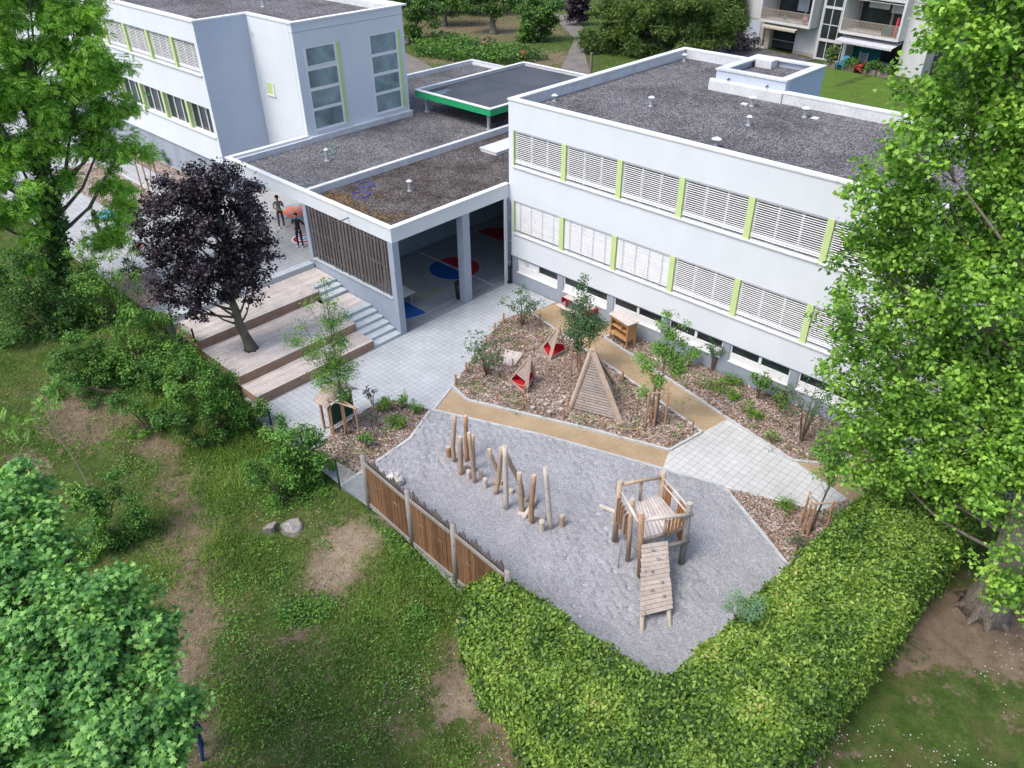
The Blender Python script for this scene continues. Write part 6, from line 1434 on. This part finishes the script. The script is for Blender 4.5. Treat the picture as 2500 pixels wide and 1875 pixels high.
# ================================================================== UNCLIPPED HEDGE BUSHES ON THE LEFT
GH = 'bushes along the left boundary'
def bush(label, u, v, blobs, n, leaf='shrub', size=.10):
    b_ = T(u*1.1302, v*1.1302); B_ = P2B(b_, blobs); t = thing('hedge_bush', b_, label, 'bush', GH); q = MB()
    for c, r in B_:
        c = np.array(c)
        for _ in range(2): e = c+RNG.normal(0, r*.4, 3); q.tube([b_+RNG.normal(0, .06, 3)*[1,1,0], (b_+e)/2+[0,0,.1], e], [.03, .02, .006], 5)
    build('stems', q, M['twig'], t); P, N = fill_blobs(clumpify(B_, 8, .42), n, 7, .09, .3); P[:, 2] = np.maximum(P[:, 2], tz(P[:, 0], P[:, 1])+.03)
    cloud('foliage', P, N, RNG.uniform(size*.7, size*1.25, len(P)), shape_oval(), L[leaf], t, jitter=.55)
bush('round leafy bush beside the green fence post, nearest the board fence', 662, 1040, [(655,985,50),(690,975,35),(625,970,40),(650,945,35),(695,1010,32),(640,1020,40),(600,990,25),(665,1020,40)], 7500)
bush('small feathery bush between the two large bushes near the deck corner', 590, 960, [(590,925,22),(600,905,14),(575,940,18),(610,935,12)], 1100, 'young', .10)
bush('large light topped hedge bush at the lower end of the timber terrace', 480, 930, [(485,840,46),(525,865,42),(450,820,42),(430,870,50),(490,900,48),(540,890,28),(400,840,40),(455,925,44),(400,890,40),(515,925,32),(420,790,30)], 11500)
bush('hedge bush left of the middle timber deck', 375, 850, [(400,770,34),(370,740,38),(430,790,28),(380,800,44),(345,790,42),(410,820,32),(350,835,40),(320,800,34),(395,740,22),(375,870,34)], 8200)
bush('dark hedge bush below the purple tree', 300, 780, [(330,690,36),(300,670,42),(350,725,30),(290,720,48),(325,765,42),(260,755,46),(370,700,20),(290,810,42),(235,790,40)], 8800)
bush('hedge bush with light top beside the plaza bark bed', 230, 700, [(260,610,36),(230,575,40),(285,630,28),(215,630,50),(255,675,40),(190,590,38),(190,690,50),(215,740,44),(170,555,30),(270,700,30)], 9500, 'young', .09)
bush('dark ivy covered bush at the foot of the feathery tree', 110, 720, [(120,640,55),(165,610,45),(60,650,55),(90,710,55),(155,690,50),(30,710,50),(20,620,50),(60,580,40),(180,760,44),(130,770,44),(70,780,44),(15,780,40),(40,540,36),(210,800,30)], 14500, 'ivy', .12)
bush('dense low bramble thicket behind the big maple', 230, 1180, [(230,1070,45),(200,1110,50),(270,1100,42),(180,1060,32),(250,1150,50),(290,1160,35),(190,1170,50),(220,1220,45),(280,1210,35),(240,1035,24),(130,1230,45),(300,1250,34),(320,1200,20)], 12500, 'shrub', .10)
bush('thin dark bush by the upper end of the terrace', 285, 610, [(285,570,16),(295,550,14),(275,585,14),(300,590,12)], 700, 'ivy', .10)
bush('tangled low growth below the dark hedge bushes', 250, 850, [(250,850,34),(320,850,34),(200,850,34),(300,880,26),(360,905,28),(150,840,30),(410,950,26),(460,965,22),(240,880,20)], 5200, 'ivy', .09)
bush('leafy growth filling the bank between the ivy bush and the dark hedge bush', 190, 830, [(190,760,44),(240,780,44),(150,790,40),(210,820,38),(280,820,36),(120,830,34),(330,850,32),(170,840,34)], 9500)
bush('leafy skirt under the large light topped hedge bush', 440, 970, [(440,930,36),(490,950,32),(400,920,34),(540,940,26),(460,975,26),(560,975,24),(370,900,30)], 6500, 'ivy', .09)
bush('low leafy growth at the foot of the round bush by the board fence', 620, 1080, [(620,1060,30),(660,1075,26),(580,1050,28),(600,1090,24),(550,1020,26),(690,1065,20)], 4200, 'shrub', .08)
bush('ragged weeds climbing the bank beside the worn track', 330, 930, [(330,910,26),(290,890,28),(370,940,22),(250,880,26),(300,930,20)], 3600, 'shrub', .08)
# bare sapling with pinnate leaves
bs = T(213*1.1302, 1175*1.1302); t = thing('bare_sapling', bs, 'thin bare sapling with a few feathery leaf tufts above the dry ground', 'sapling'); q = MB()
j0 = up(bs, 185*1.1302, 1035*1.1302); j1 = up(bs, 150*1.1302, 975*1.1302); j2 = up(bs, 118*1.1302, 932*1.1302); q.tube([bs, j0, j1, j2], [.035, .028, .024, .02], 7)
tips = [up(bs, 125*1.1302, 840*1.1302), up(bs, 40*1.1302, 920*1.1302), up(bs, 95*1.1302, 870*1.1302)]
for tp_ in tips: q.tube([j2, (j2+tp_)/2+[0,0,.05], tp_], [.018, .012, .006], 6)
build('stem', q, M['logg'], t)
P = np.concatenate([tp_+RNG.normal(0, .13, (9, 3)) for tp_ in tips]+[tips[1]+RNG.normal(0, .22, (8, 3))+[-.2,0,0]]); cloud('leaves', P, np.tile([0,0,1.0],(len(P),1)), RNG.uniform(.35,.6,len(P)), shape_pinnate(7), L['young'], t, droop=.6)

# ================================================================== GRASS AND WEEDS
def in_view(P, m=90):
    q = (P-CP) @ CR.T; u = 1250+F*q[:, 0]/q[:, 2]; v = 937.5-F*q[:, 1]/q[:, 2]
    return (q[:, 2] > 1) & (u > -m) & (u < 2500+m) & (v > -m) & (v < 1875+m)
def ground_scatter(x0, x1, y0, y1, n):
    x = RNG.uniform(x0, x1, n); y = RNG.uniform(y0, y1, n); P = np.stack([x, y, tz(x, y)], -1); return P[in_view(P, 250)]
def inpoly(P, poly):
    poly = np.array(poly, float); x, y = P[:, 0], P[:, 1]; ins = np.zeros(len(P), bool)
    for i in range(len(poly)):
        a, b_ = poly[i], poly[(i+1) % len(poly)]; ins ^= ((a[1] > y) != (b_[1] > y)) & (x < (b_[0]-a[0])*(y-a[1])/(b_[1]-a[1]+1e-12)+a[0])
    return ins
def patchy(x, y, f=1.3, off=0): return lumps(x, y, f, 1.0, off=off)
P = np.concatenate([ground_scatter(-16, 22, -31, -15.5, 330000)])
s_ = soil_shade(P[:, 0], P[:, 1]); k = RNG.random(len(P)) > np.clip(s_*1.25-.12, 0, .985); P = P[k & ~inpoly(P, HP)]
hgt_ = .12+.11*np.clip(patchy(P[:, 0], P[:, 1], 1.1), -1, 1.5)+.06*RNG.random(len(P)); longz = np.exp(-((P[:,0]-3)**2/12+(P[:,1]+18.0)**2/5)); hgt_ += .18*longz+.10*np.exp(-((P[:,1]+15.9)/.7)**2)
cloud('long_grass', P, np.tile([0, 0, .25], (len(P), 1)), np.clip(hgt_, .05, .4), [shape_blade()[0], shape_blade()[1]], L['grass'], jitter=.9, droop=-1.6, kind='stuff')
k = (s_ > .25) & (RNG.random(len(s_)) < .45); P0_ = ground_scatter(-16, 22, -31, -15.5, 120000); st_ = field(STRAW, P0_[:, 0], P0_[:, 1])+.3*field(BARE_SHADE, P0_[:, 0], P0_[:, 1]); P0_ = P0_[(RNG.random(len(P0_)) < st_*.8) & ~inpoly(P0_, HP)]; P0_[:, 2] += .01
_q = ground_scatter(-16, 22, -31, -15.5, 90000); _q = _q[(RNG.random(len(_q)) < .25+.5*(patchy(_q[:,0], _q[:,1], 2.2, 7) > .2)) & ~inpoly(_q, HP)]; _q[:, 2] += .04
P0_ = np.concatenate([P0_, _q[:26000]])
cloud('dry_straw', P0_, np.tile([0, 0, 1.0], (len(P0_), 1)), RNG.uniform(.08, .2, len(P0_)), ([(-.04,0,0),(.04,0,0),(0,1,.0)], [(0,1,2)]), L['straw'], jitter=.3, kind='stuff')
# mown lawn right of the hedge
P = ground_scatter(22.4, 34, -24, 4, 160000); s_ = soil_shade(P[:, 0], P[:, 1]); P = P[(RNG.random(len(P)) > np.clip(s_*1.3-.1, 0, .97)) & ~inpoly(P, HP)]
dk = leafmat('mown_grass_blade', (0.022, 0.055, 0.012), (0.045, 0.10, 0.018), (0.075, 0.14, 0.026), .5, .2)
cloud('mown_grass', P, np.tile([0, 0, .3], (len(P), 1)), RNG.uniform(.03, .07, len(P)), shape_blade(), dk, jitter=.9, droop=-1.3, kind='stuff')
P = ground_scatter(22.6, 32, -22, 2, 3000); P = P[patchy(P[:, 0], P[:, 1], 1.5, 9) > .1]; P2 = ground_scatter(12, 19, -24, -18.2, 550); P2 = P2[patchy(P2[:, 0], P2[:, 1], 2.0, 4) > .2]; P = np.concatenate([P, P2]); P = P[~inpoly(P, HP)]; P[:, 2] += .05
cloud('daisies', P, np.tile([0, 0, 1.0], (len(P), 1)), RNG.uniform(.022, .04, len(P)), ([(.5,0,0),(0,.5,0),(-.5,0,0),(0,-.5,0)], [(0,1,2,3)]), L['daisy'], jitter=.2, kind='stuff')
# broad leaved weeds
wd = []
for (u, v, r, n, hh) in [(820,1125,.28,420,.6),(850,1165,.3,460,.6),(880,1205,.3,420,.55),(935,1255,.25,320,.4),(905,1330,.25,420,.6),(1000,1275,.25,320,.4),(830,1095,.2,220,.4),(690,1320,.3,420,.5),(630,1330,.35,420,.5),(840,1140,.3,260,.5),(870,1090,.25,200,.45),(905,1225,.35,260,.3),(880,1150,.25,180,.35),(900,1370,.4,260,.3),(640,1320,.45,260,.35),(700,1310,.4,220,.3),(780,1080,.3,150,.2),(560,1180,.5,300,.3),(610,1080,.7,420,.35),(700,1060,.6,380,.3),(560,1060,.6,300,.3),(520,1000,.6,320,.3),(450,1010,.5,240,.3),(480,1500,.5,300,.3),(620,1530,.7,420,.25),(700,1450,.8,420,.2),(560,1440,.7,300,.25),(750,1600,.8,420,.2),(860,1500,.7,320,.2),(940,1330,.5,300,.35),(1000,1290,.35,220,.35),(960,1250,.4,220,.3),(800,1400,.7,380,.25),(140,960,.9,360,.3),(60,940,.9,300,.3),(300,1010,.7,260,.25),(700,1180,.2,60,.15),(500,1280,.5,240,.3),(340,1260,.5,260,.3),(520,1600,.6,280,.25),(890,1440,.5,200,.2),(1000,1640,.5,200,.15),(470,1100,.5,240,.3),(600,1250,.5,260,.3),(1095,1400,.3,100,.15),(860,1270,.5,260,.3),(790,1330,.4,220,.3),(520,1370,.5,240,.3)]:
    c = T(u*1.1302, v*1.1302); q_ = RNG.normal(0, 1, (int(n*1.3), 3))*[r*.8, r*.8, hh*.28]; q_[:, 2] = np.abs(q_[:, 2]); pp = c+q_; pp[:, 2] = tz(pp[:, 0], pp[:, 1])+.04+q_[:, 2]; wd.append(pp)
P = np.concatenate(wd); P = P[(P[:, 1] < -15.55)]
cloud('broad_leaved_weeds', P, np.tile([0, 0, 1.0], (len(P), 1)), RNG.uniform(.04, .10, len(P)), shape_oval(), leafmat('weed_leaf', (0.05, 0.12, 0.022), (0.11, 0.25, 0.04), (0.20, 0.38, 0.06), .9, .25), jitter=.6, kind='stuff')
# stones and tree stumps outside
def rock(u, v, r, label, m='rock', z0=None, nm='rock', cat='rock', fl=.6):
    c = T(u*1.1302, v*1.1302); c = c if z0 is None else np.array([*at(u*1.1302, v*1.1302, 0)[:2], z0]); q = MB(); q.blob(c+[0,0,r*.25], (r, r*.8, r*fl), 12, 8, .22)
    setp(build(nm, q, M[m], loc=c), label, cat); return c
rock(852, 1045, .42, 'pale boulder on the gravel just behind the board fence', z0=.03)
def old_stump(u, v, r, h, label, tilt=0.0):
    c = T(u*1.1302, v*1.1302); t_ = thing('tree_stump', c, label, 'tree stump'); q = MB(); n = 16; prof = [1+random.uniform(-.12, .12)+.18*(k % 5 == 0) for k in range(n)]
    vs = []
    for zz, f_ in ((-.05, 1.35), (.06, 1.12), (h, 1.0)): vs += [c+[r*f_*prof[k]*math.cos(2*math.pi*k/n), r*f_*prof[k]*math.sin(2*math.pi*k/n), zz+(tilt*math.cos(2*math.pi*k/n) if zz == h else 0)] for k in range(n)]
    q.add(vs, [(a*n+k, a*n+(k+1) % n, (a+1)*n+(k+1) % n, (a+1)*n+k) for a in range(2) for k in range(n)]+[tuple(2*n+k for k in range(n))]); build('bark_ring', q, M['stump'], t_)
    q = MB(); q.add([c+[r*.88*prof[k]*math.cos(2*math.pi*k/n), r*.88*prof[k]*math.sin(2*math.pi*k/n), h+.004+tilt*.9*math.cos(2*math.pi*k/n)] for k in range(n)], [tuple(range(n))]); build('cut_top', q, M['greywood'], t_)
    return t_, c
t_, c = old_stump(630, 1140, .34, .10, 'cut tree stump in the rough grass, the larger one with pale pebbles'); q = MB()
for k in range(16): a = random.uniform(0, 6.28); d = random.random()**.5*.16; q.blob(c+[d*math.cos(a)-.0, d*math.sin(a)-.05, .12], random.uniform(.02, .035), 6, 4, .1)
o = build('pebbles', q, M['rock'], t_); o['kind'] = 'stuff'
old_stump(585, 1145, .22, .20, 'broken old tree stump in the rough grass, the smaller one', .10)
for j, (u, v) in enumerate(((980,1395),(770,1385),(1100,1400))): pass

# ================================================================== THE PARK BEHIND
def park_tree(label, u, v, blobs, n, leaf, size, shape=None, bark='bark', r0=.3, nm='park_tree', trunk=None, spread=.22, cat='tree'):
    n = int(n*1.35); size *= .85
    b_ = atP(u, v, 1.45); b_[2] = float(tz(b_[0], b_[1])); return tree(nm, b_, label, cat, P2B(b_, blobs), n, L[leaf], shape or shape_oval(), size, M[bark], r0, 'trees in the park behind', 8, spread, .3, droop=.4, trunk_pts=trunk, clump=(5, .42), flat=.7)
park_tree('wide dark olive conifer like tree behind the school roof', 1430, 118, [(1300,75,38),(1350,50,45),(1400,70,50),(1460,60,50),(1520,60,48),(1570,65,36),(1590,50,20),(1330,100,34),(1400,115,36),(1470,105,40),(1540,95,32),(1280,100,22),(1380,20,40),(1450,10,45),(1520,15,45),(1570,25,30),(1320,20,32),(1300,130,20),(1350,125,26),(1500,115,30),(1265,80,16)], 34000, 'yew', .36, shape_needle(), nm='yew_tree', r0=.35)
park_tree('drooping birch like tree right behind the left school block', 880, 95, [(890,30,26),(905,60,20),(930,45,18),(885,75,20),(925,80,14),(880,0,30),(915,10,22),(945,15,14)], 5500, 'park', .28)
park_tree('tree with a bare grey trunk in the middle of the park', 1065, 72, [(1040,-10,30),(1080,-5,34),(1060,15,18),(1010,5,20),(1110,5,22),(1075,35,9)], 4200, 'park', .3, r0=.42)
park_tree('leafy mid green tree beside the park path', 1150, 88, [(1150,45,28),(1160,20,30),(1185,35,22),(1130,70,20),(1170,65,20),(1195,10,20),(1135,25,18),(1150,85,15)], 8500, 'park', .3)
park_tree('dark purple black tree at the far end of the park path', 1250, 55, [(1245,15,20),(1255,-5,24),(1240,35,12),(1265,30,14)], 3200, 'beech', .35)
park_tree('dark tree mass behind the left block, farthest left in the park', 960, 55, [(960,0,34),(930,-20,36),(990,-20,34),(1000,15,22),(965,30,18)], 4600, 'park', .35)
park_tree('tree standing beyond the lawn at the top of the frame', 1100, 20, [(1100,-30,34),(1060,-45,36),(1140,-40,34),(1180,-30,30)], 4200, 'park', .4)
park_tree('big leafy tree at the very top of the frame above the nettle strip', 1020, 30, [(1020,-35,44),(980,-50,44),(1060,-55,44),(1000,-70,50),(1020,-5,26)], 5200, 'park', .4)
park_tree('tree behind the birch at the upper edge, left of the bare trunk', 930, 30, [(930,-35,40),(900,-45,40),(950,-60,40),(925,-10,24)], 4600, 'park', .4)
park_tree('dark conifer touching the left end of the apartment house', 1600, 95, [(1598,20,22),(1605,45,16),(1590,0,28),(1600,70,12)], 2600, 'yew', .4, shape_needle())
b_ = atP(1580, 108, 1.45); 
def pshrub(u, v, label, r, h, n, leaf, size, nm='park_shrub', z=1.45, g='shrubs in the park behind'):
    p = atP(u, v, z); p[2] = float(tz(p[0], p[1])); return shrub(nm, p, label, r, h, n, L[leaf], size, 'shrub', g, spread=.15, stems=9, low=.3)
pshrub(1590, 108, 'reddish dark shrub at the corner of the roof, below the olive tree', 2.2, 1.5, 1800, 'beech', .2)
pshrub(1050, 108, 'small orange brown shrub in the nettle strip', .7, 1.6, 400, 'straw', .2)
# nettle strip
pl = [atP(*p, 1.45)[:2] for p in [(885,95),(980,85),(1060,105),(1130,115),(1190,130),(1100,140),(990,135),(900,122)]]
P = scatter_poly(pl, 60, 1.45); P[:, 2] = tz(P[:, 0], P[:, 1])+RNG.uniform(.05, .9, len(P))
cloud('nettle_patch', P, np.tile([0, 0, 1.0], (len(P), 1)), RNG.uniform(.2, .38, len(P)), shape_oval(), L['park'], jitter=.6, kind='stuff')
P = RNG.uniform([-70, 16, 0], [20, 75, 0], (60000, 3)); P[:, 2] = tz(P[:, 0], P[:, 1]); P = P[in_view(P, 100)]
P = P[~inpoly(P, [(-17.5, 52.7), (-8.0, 51.4), (-9.2, 48.2), (-15.5, 46.0), (-19, 47.5)])]
cloud('park_grass', P, np.tile([0, 0, .3], (len(P), 1)), RNG.uniform(.1, .28, len(P)), [[(x*2.2, y, z) for x, y, z in shape_blade()[0]], shape_blade()[1]], L['grass'], jitter=.9, droop=-1.2, kind='stuff')
rp_ = atP(1130, 130, 1.45); rp_[2] = 1.40; q = MB(); q.tube([rp_, rp_+[0,0,.7], rp_+[0,0,.85], rp_+[0,0,.93]], [.24, .24, .19, .07], 14); setp(build('red_post', q, M['redpost'], loc=rp_, smooth_=True), 'round topped red post rising behind the green canopy', 'post')
gp_ = atP(1276, 160, 1.45); gp_[2] = 1.4; q = MB(); q.box(gp_[0]-.1, gp_[0]+.1, gp_[1]-.1, gp_[1]+.1, 1.4, 3.2); q.box(gp_[0]-.13, gp_[0]+.13, gp_[1]-.13, gp_[1]+.13, 3.2, 3.26); setp(build('gate_post', q, M['planter'], loc=gp_), 'square wooden gate post beside the park path', 'post')
for i, (u, v, lb) in enumerate(((372, 352, 'small round evergreen shrub at the foot of the left school block'), (330, 318, 'low dark shrub by the left block, farther from the hall'))):
    p = atP(u, v, 1.5); p[2] = 1.52; shrub('shrub', p, lb, .7-.15*i, .9-.3*i, 900, L['youngdark'], .11, group='shrubs by the left block', low=.3, sprawl=1.2)
bE = atP(330, 412, 1.5); bE[2] = 1.5
st_ = stakes(bE, [(-.5,-.4),(.5,-.4),(0,.5)], 2.3, 'wooden stake frame in the bed before the left school block', [(0,1),(1,2)])
tree('young_tree', bE, 'young tree in stakes before the left school block, half hidden by feathery leaves', 'tree', P2B(bE, [(322,330,10),(315,345,10),(325,315,8)]), 500, L['young'], shape_oval(), .12, M['bark'], .036, 'young trees', 7, .12, .2)

# ================================================================== APARTMENT HOUSE
AO = np.array([-17.07, 52.76, 1.45]); AD = np.array([.99113, -.13289, 0.0]); AN = np.array([-.13289, -.99113, 0.0])
t = thing('apartment_house', AO, 'beige and white apartment house with railed balconies and a glazed stairwell', 'building')
def AF(s, o, z): return AO+AD*s+AN*o+np.array([0, 0, z-1.45])
def abox(mb, s0, s1, o0, o1, z0, z1):
    c = [(s0,o0,z0),(s1,o0,z0),(s1,o1,z0),(s0,o1,z0),(s0,o0,z1),(s1,o0,z1),(s1,o1,z1),(s0,o1,z1)]
    mb.add([AF(*p) for p in c], [(0,1,2,3),(7,6,5,4),(0,4,5,1),(1,5,6,2),(2,6,7,3),(3,7,4,0)])
def ap(name, m, *bx, par=None):
    q = MB()
    for b_ in bx: abox(q, *b_)
    return build(name, q, M[m], par or t)
ap('core_wall', 'room', (2.5, 40, -8, -1.6, 1.2, 16)); ap('wall', 'beige', (-.8, 2.5, -8, 0, 1.2, 4.15)); ap('wall', 'aptw', (-.8, 2.5, -8, .02, 4.151, 16))
ap('wall', 'beige', (2.45, 3.1, -1.7, -.3, 1.2, 4.2)); ap('wall', 'beige', (5.85, 8.55, -1.6, -.5, 1.2, 1.75)); ap('white_panel', 'aptw', (5.9, 8.5, -.62, -.5, 1.75, 4.2))
f = ap('shuttered_window', 'shutter', (.5, 2.05, .0, .05, 2.35, 3.92)); ap('window_sill', 'aptw', (.45, 2.1, .0, .12, 2.27, 2.345), par=f)
ap('basement_box', 'shutter', (.1, 1.8, .02, .45, 1.3, 2.25)); ap('wall_base', 'aptw', (1.85, 2.9, .001, .06, 1.4, 1.72))
ap('wall', 'aptw', (8.0, 8.2, -1.6, 1.1, 4.15, 16), (2.5, 2.62, -1.6, 1.1, 4.15, 16), (11.2, 11.35, -1.6, 1.1, 4.3, 16), (16.75, 16.95, -1.6, 1.1, 4.3, 16), (16.95, 19.2, -1.6, 0, 1.2, 16), (11.3, 11.65, -1.6, -.1, 1.2, 4.3), (8.55, 8.72, -1.6, .0, 1.2, 16))
for z0 in (4.15, 7.2, 10.2):
    for (a, b_, lb) in ((2.62, 8.0, 1), (11.35, 16.75, 2)):
        z_ = z0+(.13 if lb == 2 else 0); bl = ap('balcony', 'aptw', (a, b_, -1.6, 1.1, z_, z_+.22)); q = MB()
        for i in range(int((b_-a)/.12)): s = a+.06+i*.12; abox(q, s-.022, s+.022, 1.0, 1.03, z_+.30, z_+1.18)
        abox(q, a, b_, .99, 1.05, z_+1.18, z_+1.23); abox(q, a, b_, .99, 1.04, z_+.27, z_+.31); build('railing', q, M['rail'], bl)
        g = ap('balcony_window', 'glass', (a+.1, b_-.1, -1.55, -1.5, z_+.3, z_+2.7), par=bl); ap('window_post', 'rail', (a+.1, a+.25, -1.5, -1.42, z_+.23, z_+2.8), (a+3.2, a+3.4, -1.5, -1.42, z_+.23, z_+2.8), (a+4.4, a+4.5, -1.5, -1.42, z_+.23, z_+2.8), par=g)
        if lb == 1: ap('curtain', 'curtain', (a+2.4, a+3.6, -1.41, -1.33, z_+1.0, z_+2.8), par=g)
        else: ap('roller_blind', 'aptw', (a+.9, a+2.9, -1.41, -1.38, z_+2.0, z_+2.7), (a+3.1, a+4.2, -1.41, -1.38, z_+1.8, z_+2.7), (a+4.4, a+5.1, -1.41, -1.38, z_+1.3, z_+2.7), par=g)
        ap('soffit', 'aptw', (a, b_, -1.6, 1.0, z_+2.85, z_+2.9), par=bl)
f = ap('patio_window', 'glass', (3.15, 5.85, -.75, -.7, 1.65, 4.0)); ap('frame', 'rail', (3.1, 3.2, -.7, -.6, 1.6, 4.0), (5.8, 5.9, -.7, -.6, 1.76, 4.0), (3.2, 5.8, -.7, -.62, 2.35, 2.42), par=f)
gl = ap('stairwell_glazing', 'glass', (8.75, 11.2, -.12, -.08, 1.5, 14)); fr = []
for s in (8.72, 9.55, 10.45, 11.15): fr.append((s, s+.07, -.08, -.02, 1.5, 14))
for z_ in (4.55, 7.4): fr.append((8.72, 11.2, -.079, -.03, z_, z_+.06))
ap('glazing_bar', 'aptw', *fr, par=gl); 
for z_, zz_ in ((3.12, 3.35), (5.95, 6.15), (1.5, 1.62)): ap('floor_band', 'aptw', (8.72, 11.2, -.081, .03, z_, zz_), par=gl)
lg = ap('patio_back_wall', 'teal', (11.65, 14.4, -1.58, -1.5, 1.4, 4.2)); ap('patio_window', 'glass', (14.4, 16.9, -1.55, -1.48, 1.5, 4.2))
def awning(s0, s1, z, m, label, reach=.9):
    q = MB(); n = 26; o0, o1 = -.3, reach
    q.add([AF(s0, o0, z+.32), AF(s1, o0, z+.32), AF(s1, o1, z), AF(s0, o1, z)], [(0,1,2,3)])
    for i in range(n):
        a = s0+(s1-s0)*i/n; b_ = s0+(s1-s0)*(i+1)/n; m_ = (a+b_)/2
        q.add([AF(a, o1+.002, z), AF(b_, o1+.002, z), AF(b_, o1+.002, z-.13), AF(m_, o1+.002, z-.2), AF(a, o1+.002, z-.13)], [(0,1,2,3,4)])
    o = build('awning', q, M[m], t); o['label'] = label
awning(11.4, 16.9, 3.80, 'awn', 'pale grey scalloped awning', 1.75); awning(3.1, 6.9, 3.85, 'awnb', 'beige scalloped awning', 1.35)
ap('flat_roof', 'zinc', (-1, 40, -8.2, .2, 16, 16.2))
# garden furniture
def garden_chair(s, o, face, m, label):
    c = AF(s, o, 1.55); t_ = thing('garden_chair', c, label, 'chair', 'slatted garden chairs'); d = AN if face > 0 else AN*.4-AD*.9; d = d/np.linalg.norm(d); x_ = np.cross(d, [0, 0, 1])
    def p(a, b_, z): return c+x_*a+d*b_+np.array([0, 0, z])
    q = MB(); q.beam(p(0, .35, .38), p(0, -.25, .26), .55, .03); build('seat', q, M[m], t_)
    q = MB()
    for k in range(5): a = (k-2)*.11; q.beam(p(a, -.22, .28), p(a*1.25, -.5, 1.05-.05*abs(k-2)), .095, .025, d)
    build('backrest', q, M[m], t_)
    for sg in (-1, 1): q = MB(); q.beam(p(sg*.33, .4, .56), p(sg*.33, -.35, .56), .12, .03); build('armrest', q, M[m], t_); q = MB(); q.beam(p(sg*.3, .38, 0), p(sg*.3, .36, .56), .06, .04); build('leg', q, M[m], t_); q = MB(); q.beam(p(sg*.3, -.45, 0), p(sg*.3, .1, .36), .06, .04); build('leg', q, M[m], t_)
garden_chair(12.75, 1.9, 1, 'chairb', 'blue slatted garden chair on the apartment patio'); garden_chair(14.35, 1.9, -1, 'chairr', 'red slatted garden chair on the apartment patio')
q = MB()
for k in range(7): abox(q, 13.1, 13.9, -.2+.1*k*0, -.15, 2.0+.11*k, 2.03+.11*k)
abox(q, 13.08, 13.12, -.21, -.14, 1.5, 2.8); abox(q, 13.88, 13.92, -.21, -.14, 1.5, 2.8); setp(build('drying_rack', q, M['aptw'], loc=AF(13.5, -.2, 1.5)), 'white slatted drying rack between the garden chairs', 'drying rack')
q = MB(); abox(q, 14.9, 16.4, -.4, .5, 2.15, 2.2)
tt = thing('garden_table', AF(15.6, 0, 1.5), 'wooden garden table under the grey awning', 'table'); build('top', q, M['greywood'], tt)
for s in (15.0, 16.3):
    for o_ in (-.3, .35): q = MB(); abox(q, s, s+.07, o_, o_+.07, 1.5, 2.15); build('leg', q, M['greywood'], tt)
for i, (u, v, lb) in enumerate(((1140, 760, 'leftmost planter on the lawn edge, with a tall yellow green bush'), (1350, 795, 'middle planter on the lawn edge, with a dark bush before the blue chair'), (1585, 840, 'planter with a loose green bush in front of the red chair'), (1720, 860, 'low rightmost planter beside the poplar leaves'))):
    c = at(1780+u/4.608, v/4.608, 1.45); c[2] = 1.42; t_ = thing('planter', c, lb, 'planter', 'planters along the lawn'); q = MB(); d = AD
    w_ = .55; q.beam(c-d*w_+[0,0,.25], c+d*w_+[0,0,.25], .5, .5); build('box', q, M['planter'], t_)
    nb = (.65, .5, .5, .3)[i]; hh = (1.3, .45, .55, .2)[i]; B_ = [(tuple(c+[random.uniform(-.4,.4), random.uniform(-.2,.2), .5+hh*s]), nb*.7) for s in (.2, .45, .7, .85)]
    P, N = fill_blobs(B_, 900, 6, .1, .3); cloud('plant', P, N, RNG.uniform(.1, .22, len(P)), shape_oval(), L['yew' if i in (0,) else 'park'], t_)
for (s, z, m_, r, lb, gnm) in ((7.25, 4.78, 'pink', .30, 'pink ball on the left balcony behind its railing', 'ball'), (5.05, 4.72, 'chairb', .18, 'green toy on the left balcony behind its railing', 'toy')):
    q = MB(); q.blob(AF(s, .6, z), r, 12, 8, 0 if gnm == 'ball' else .3); setp(build('toy_ball' if gnm == 'ball' else 'balcony_toy', q, M['pink' if gnm == 'ball' else 'green'], loc=AF(s, .6, z-.3), smooth_=True), lb, gnm)
q = MB(); abox(q, 15.1, 15.9, .2, .7, 4.5, 5.2); setp(build('storage_box', q, M['teal'], loc=AF(15.5, .4, 4.5)), 'teal box on the right balcony behind its railing', 'box')
q = MB(); q.tube([AF(16.2, .5, 4.5), AF(16.25, .5, 6.1)], [.16, .10], 8); setp(build('folded_parasol', q, M['chairr'], loc=AF(16.2, .5, 4.5)), 'folded red parasol at the right end of the balcony', 'parasol')
# mown lawn beyond the school
lawn = [at(*z3(*p), 1.45)[:2] for p in [(880, 640), (930, 330), (1400, 430), (1900, 600), (1900, 900), (1300, 800)]]
lm = mat('bright_lawn', (0.105, 0.185, 0.022), (0.075, 0.14, 0.018), 1.2, .95, .5, 60, fine=.3); sheet('lawn', [(-6, 28), (-7.2, 49.2), (6, 47.3), (34, 44), (34, 28)], 1.475, lm)
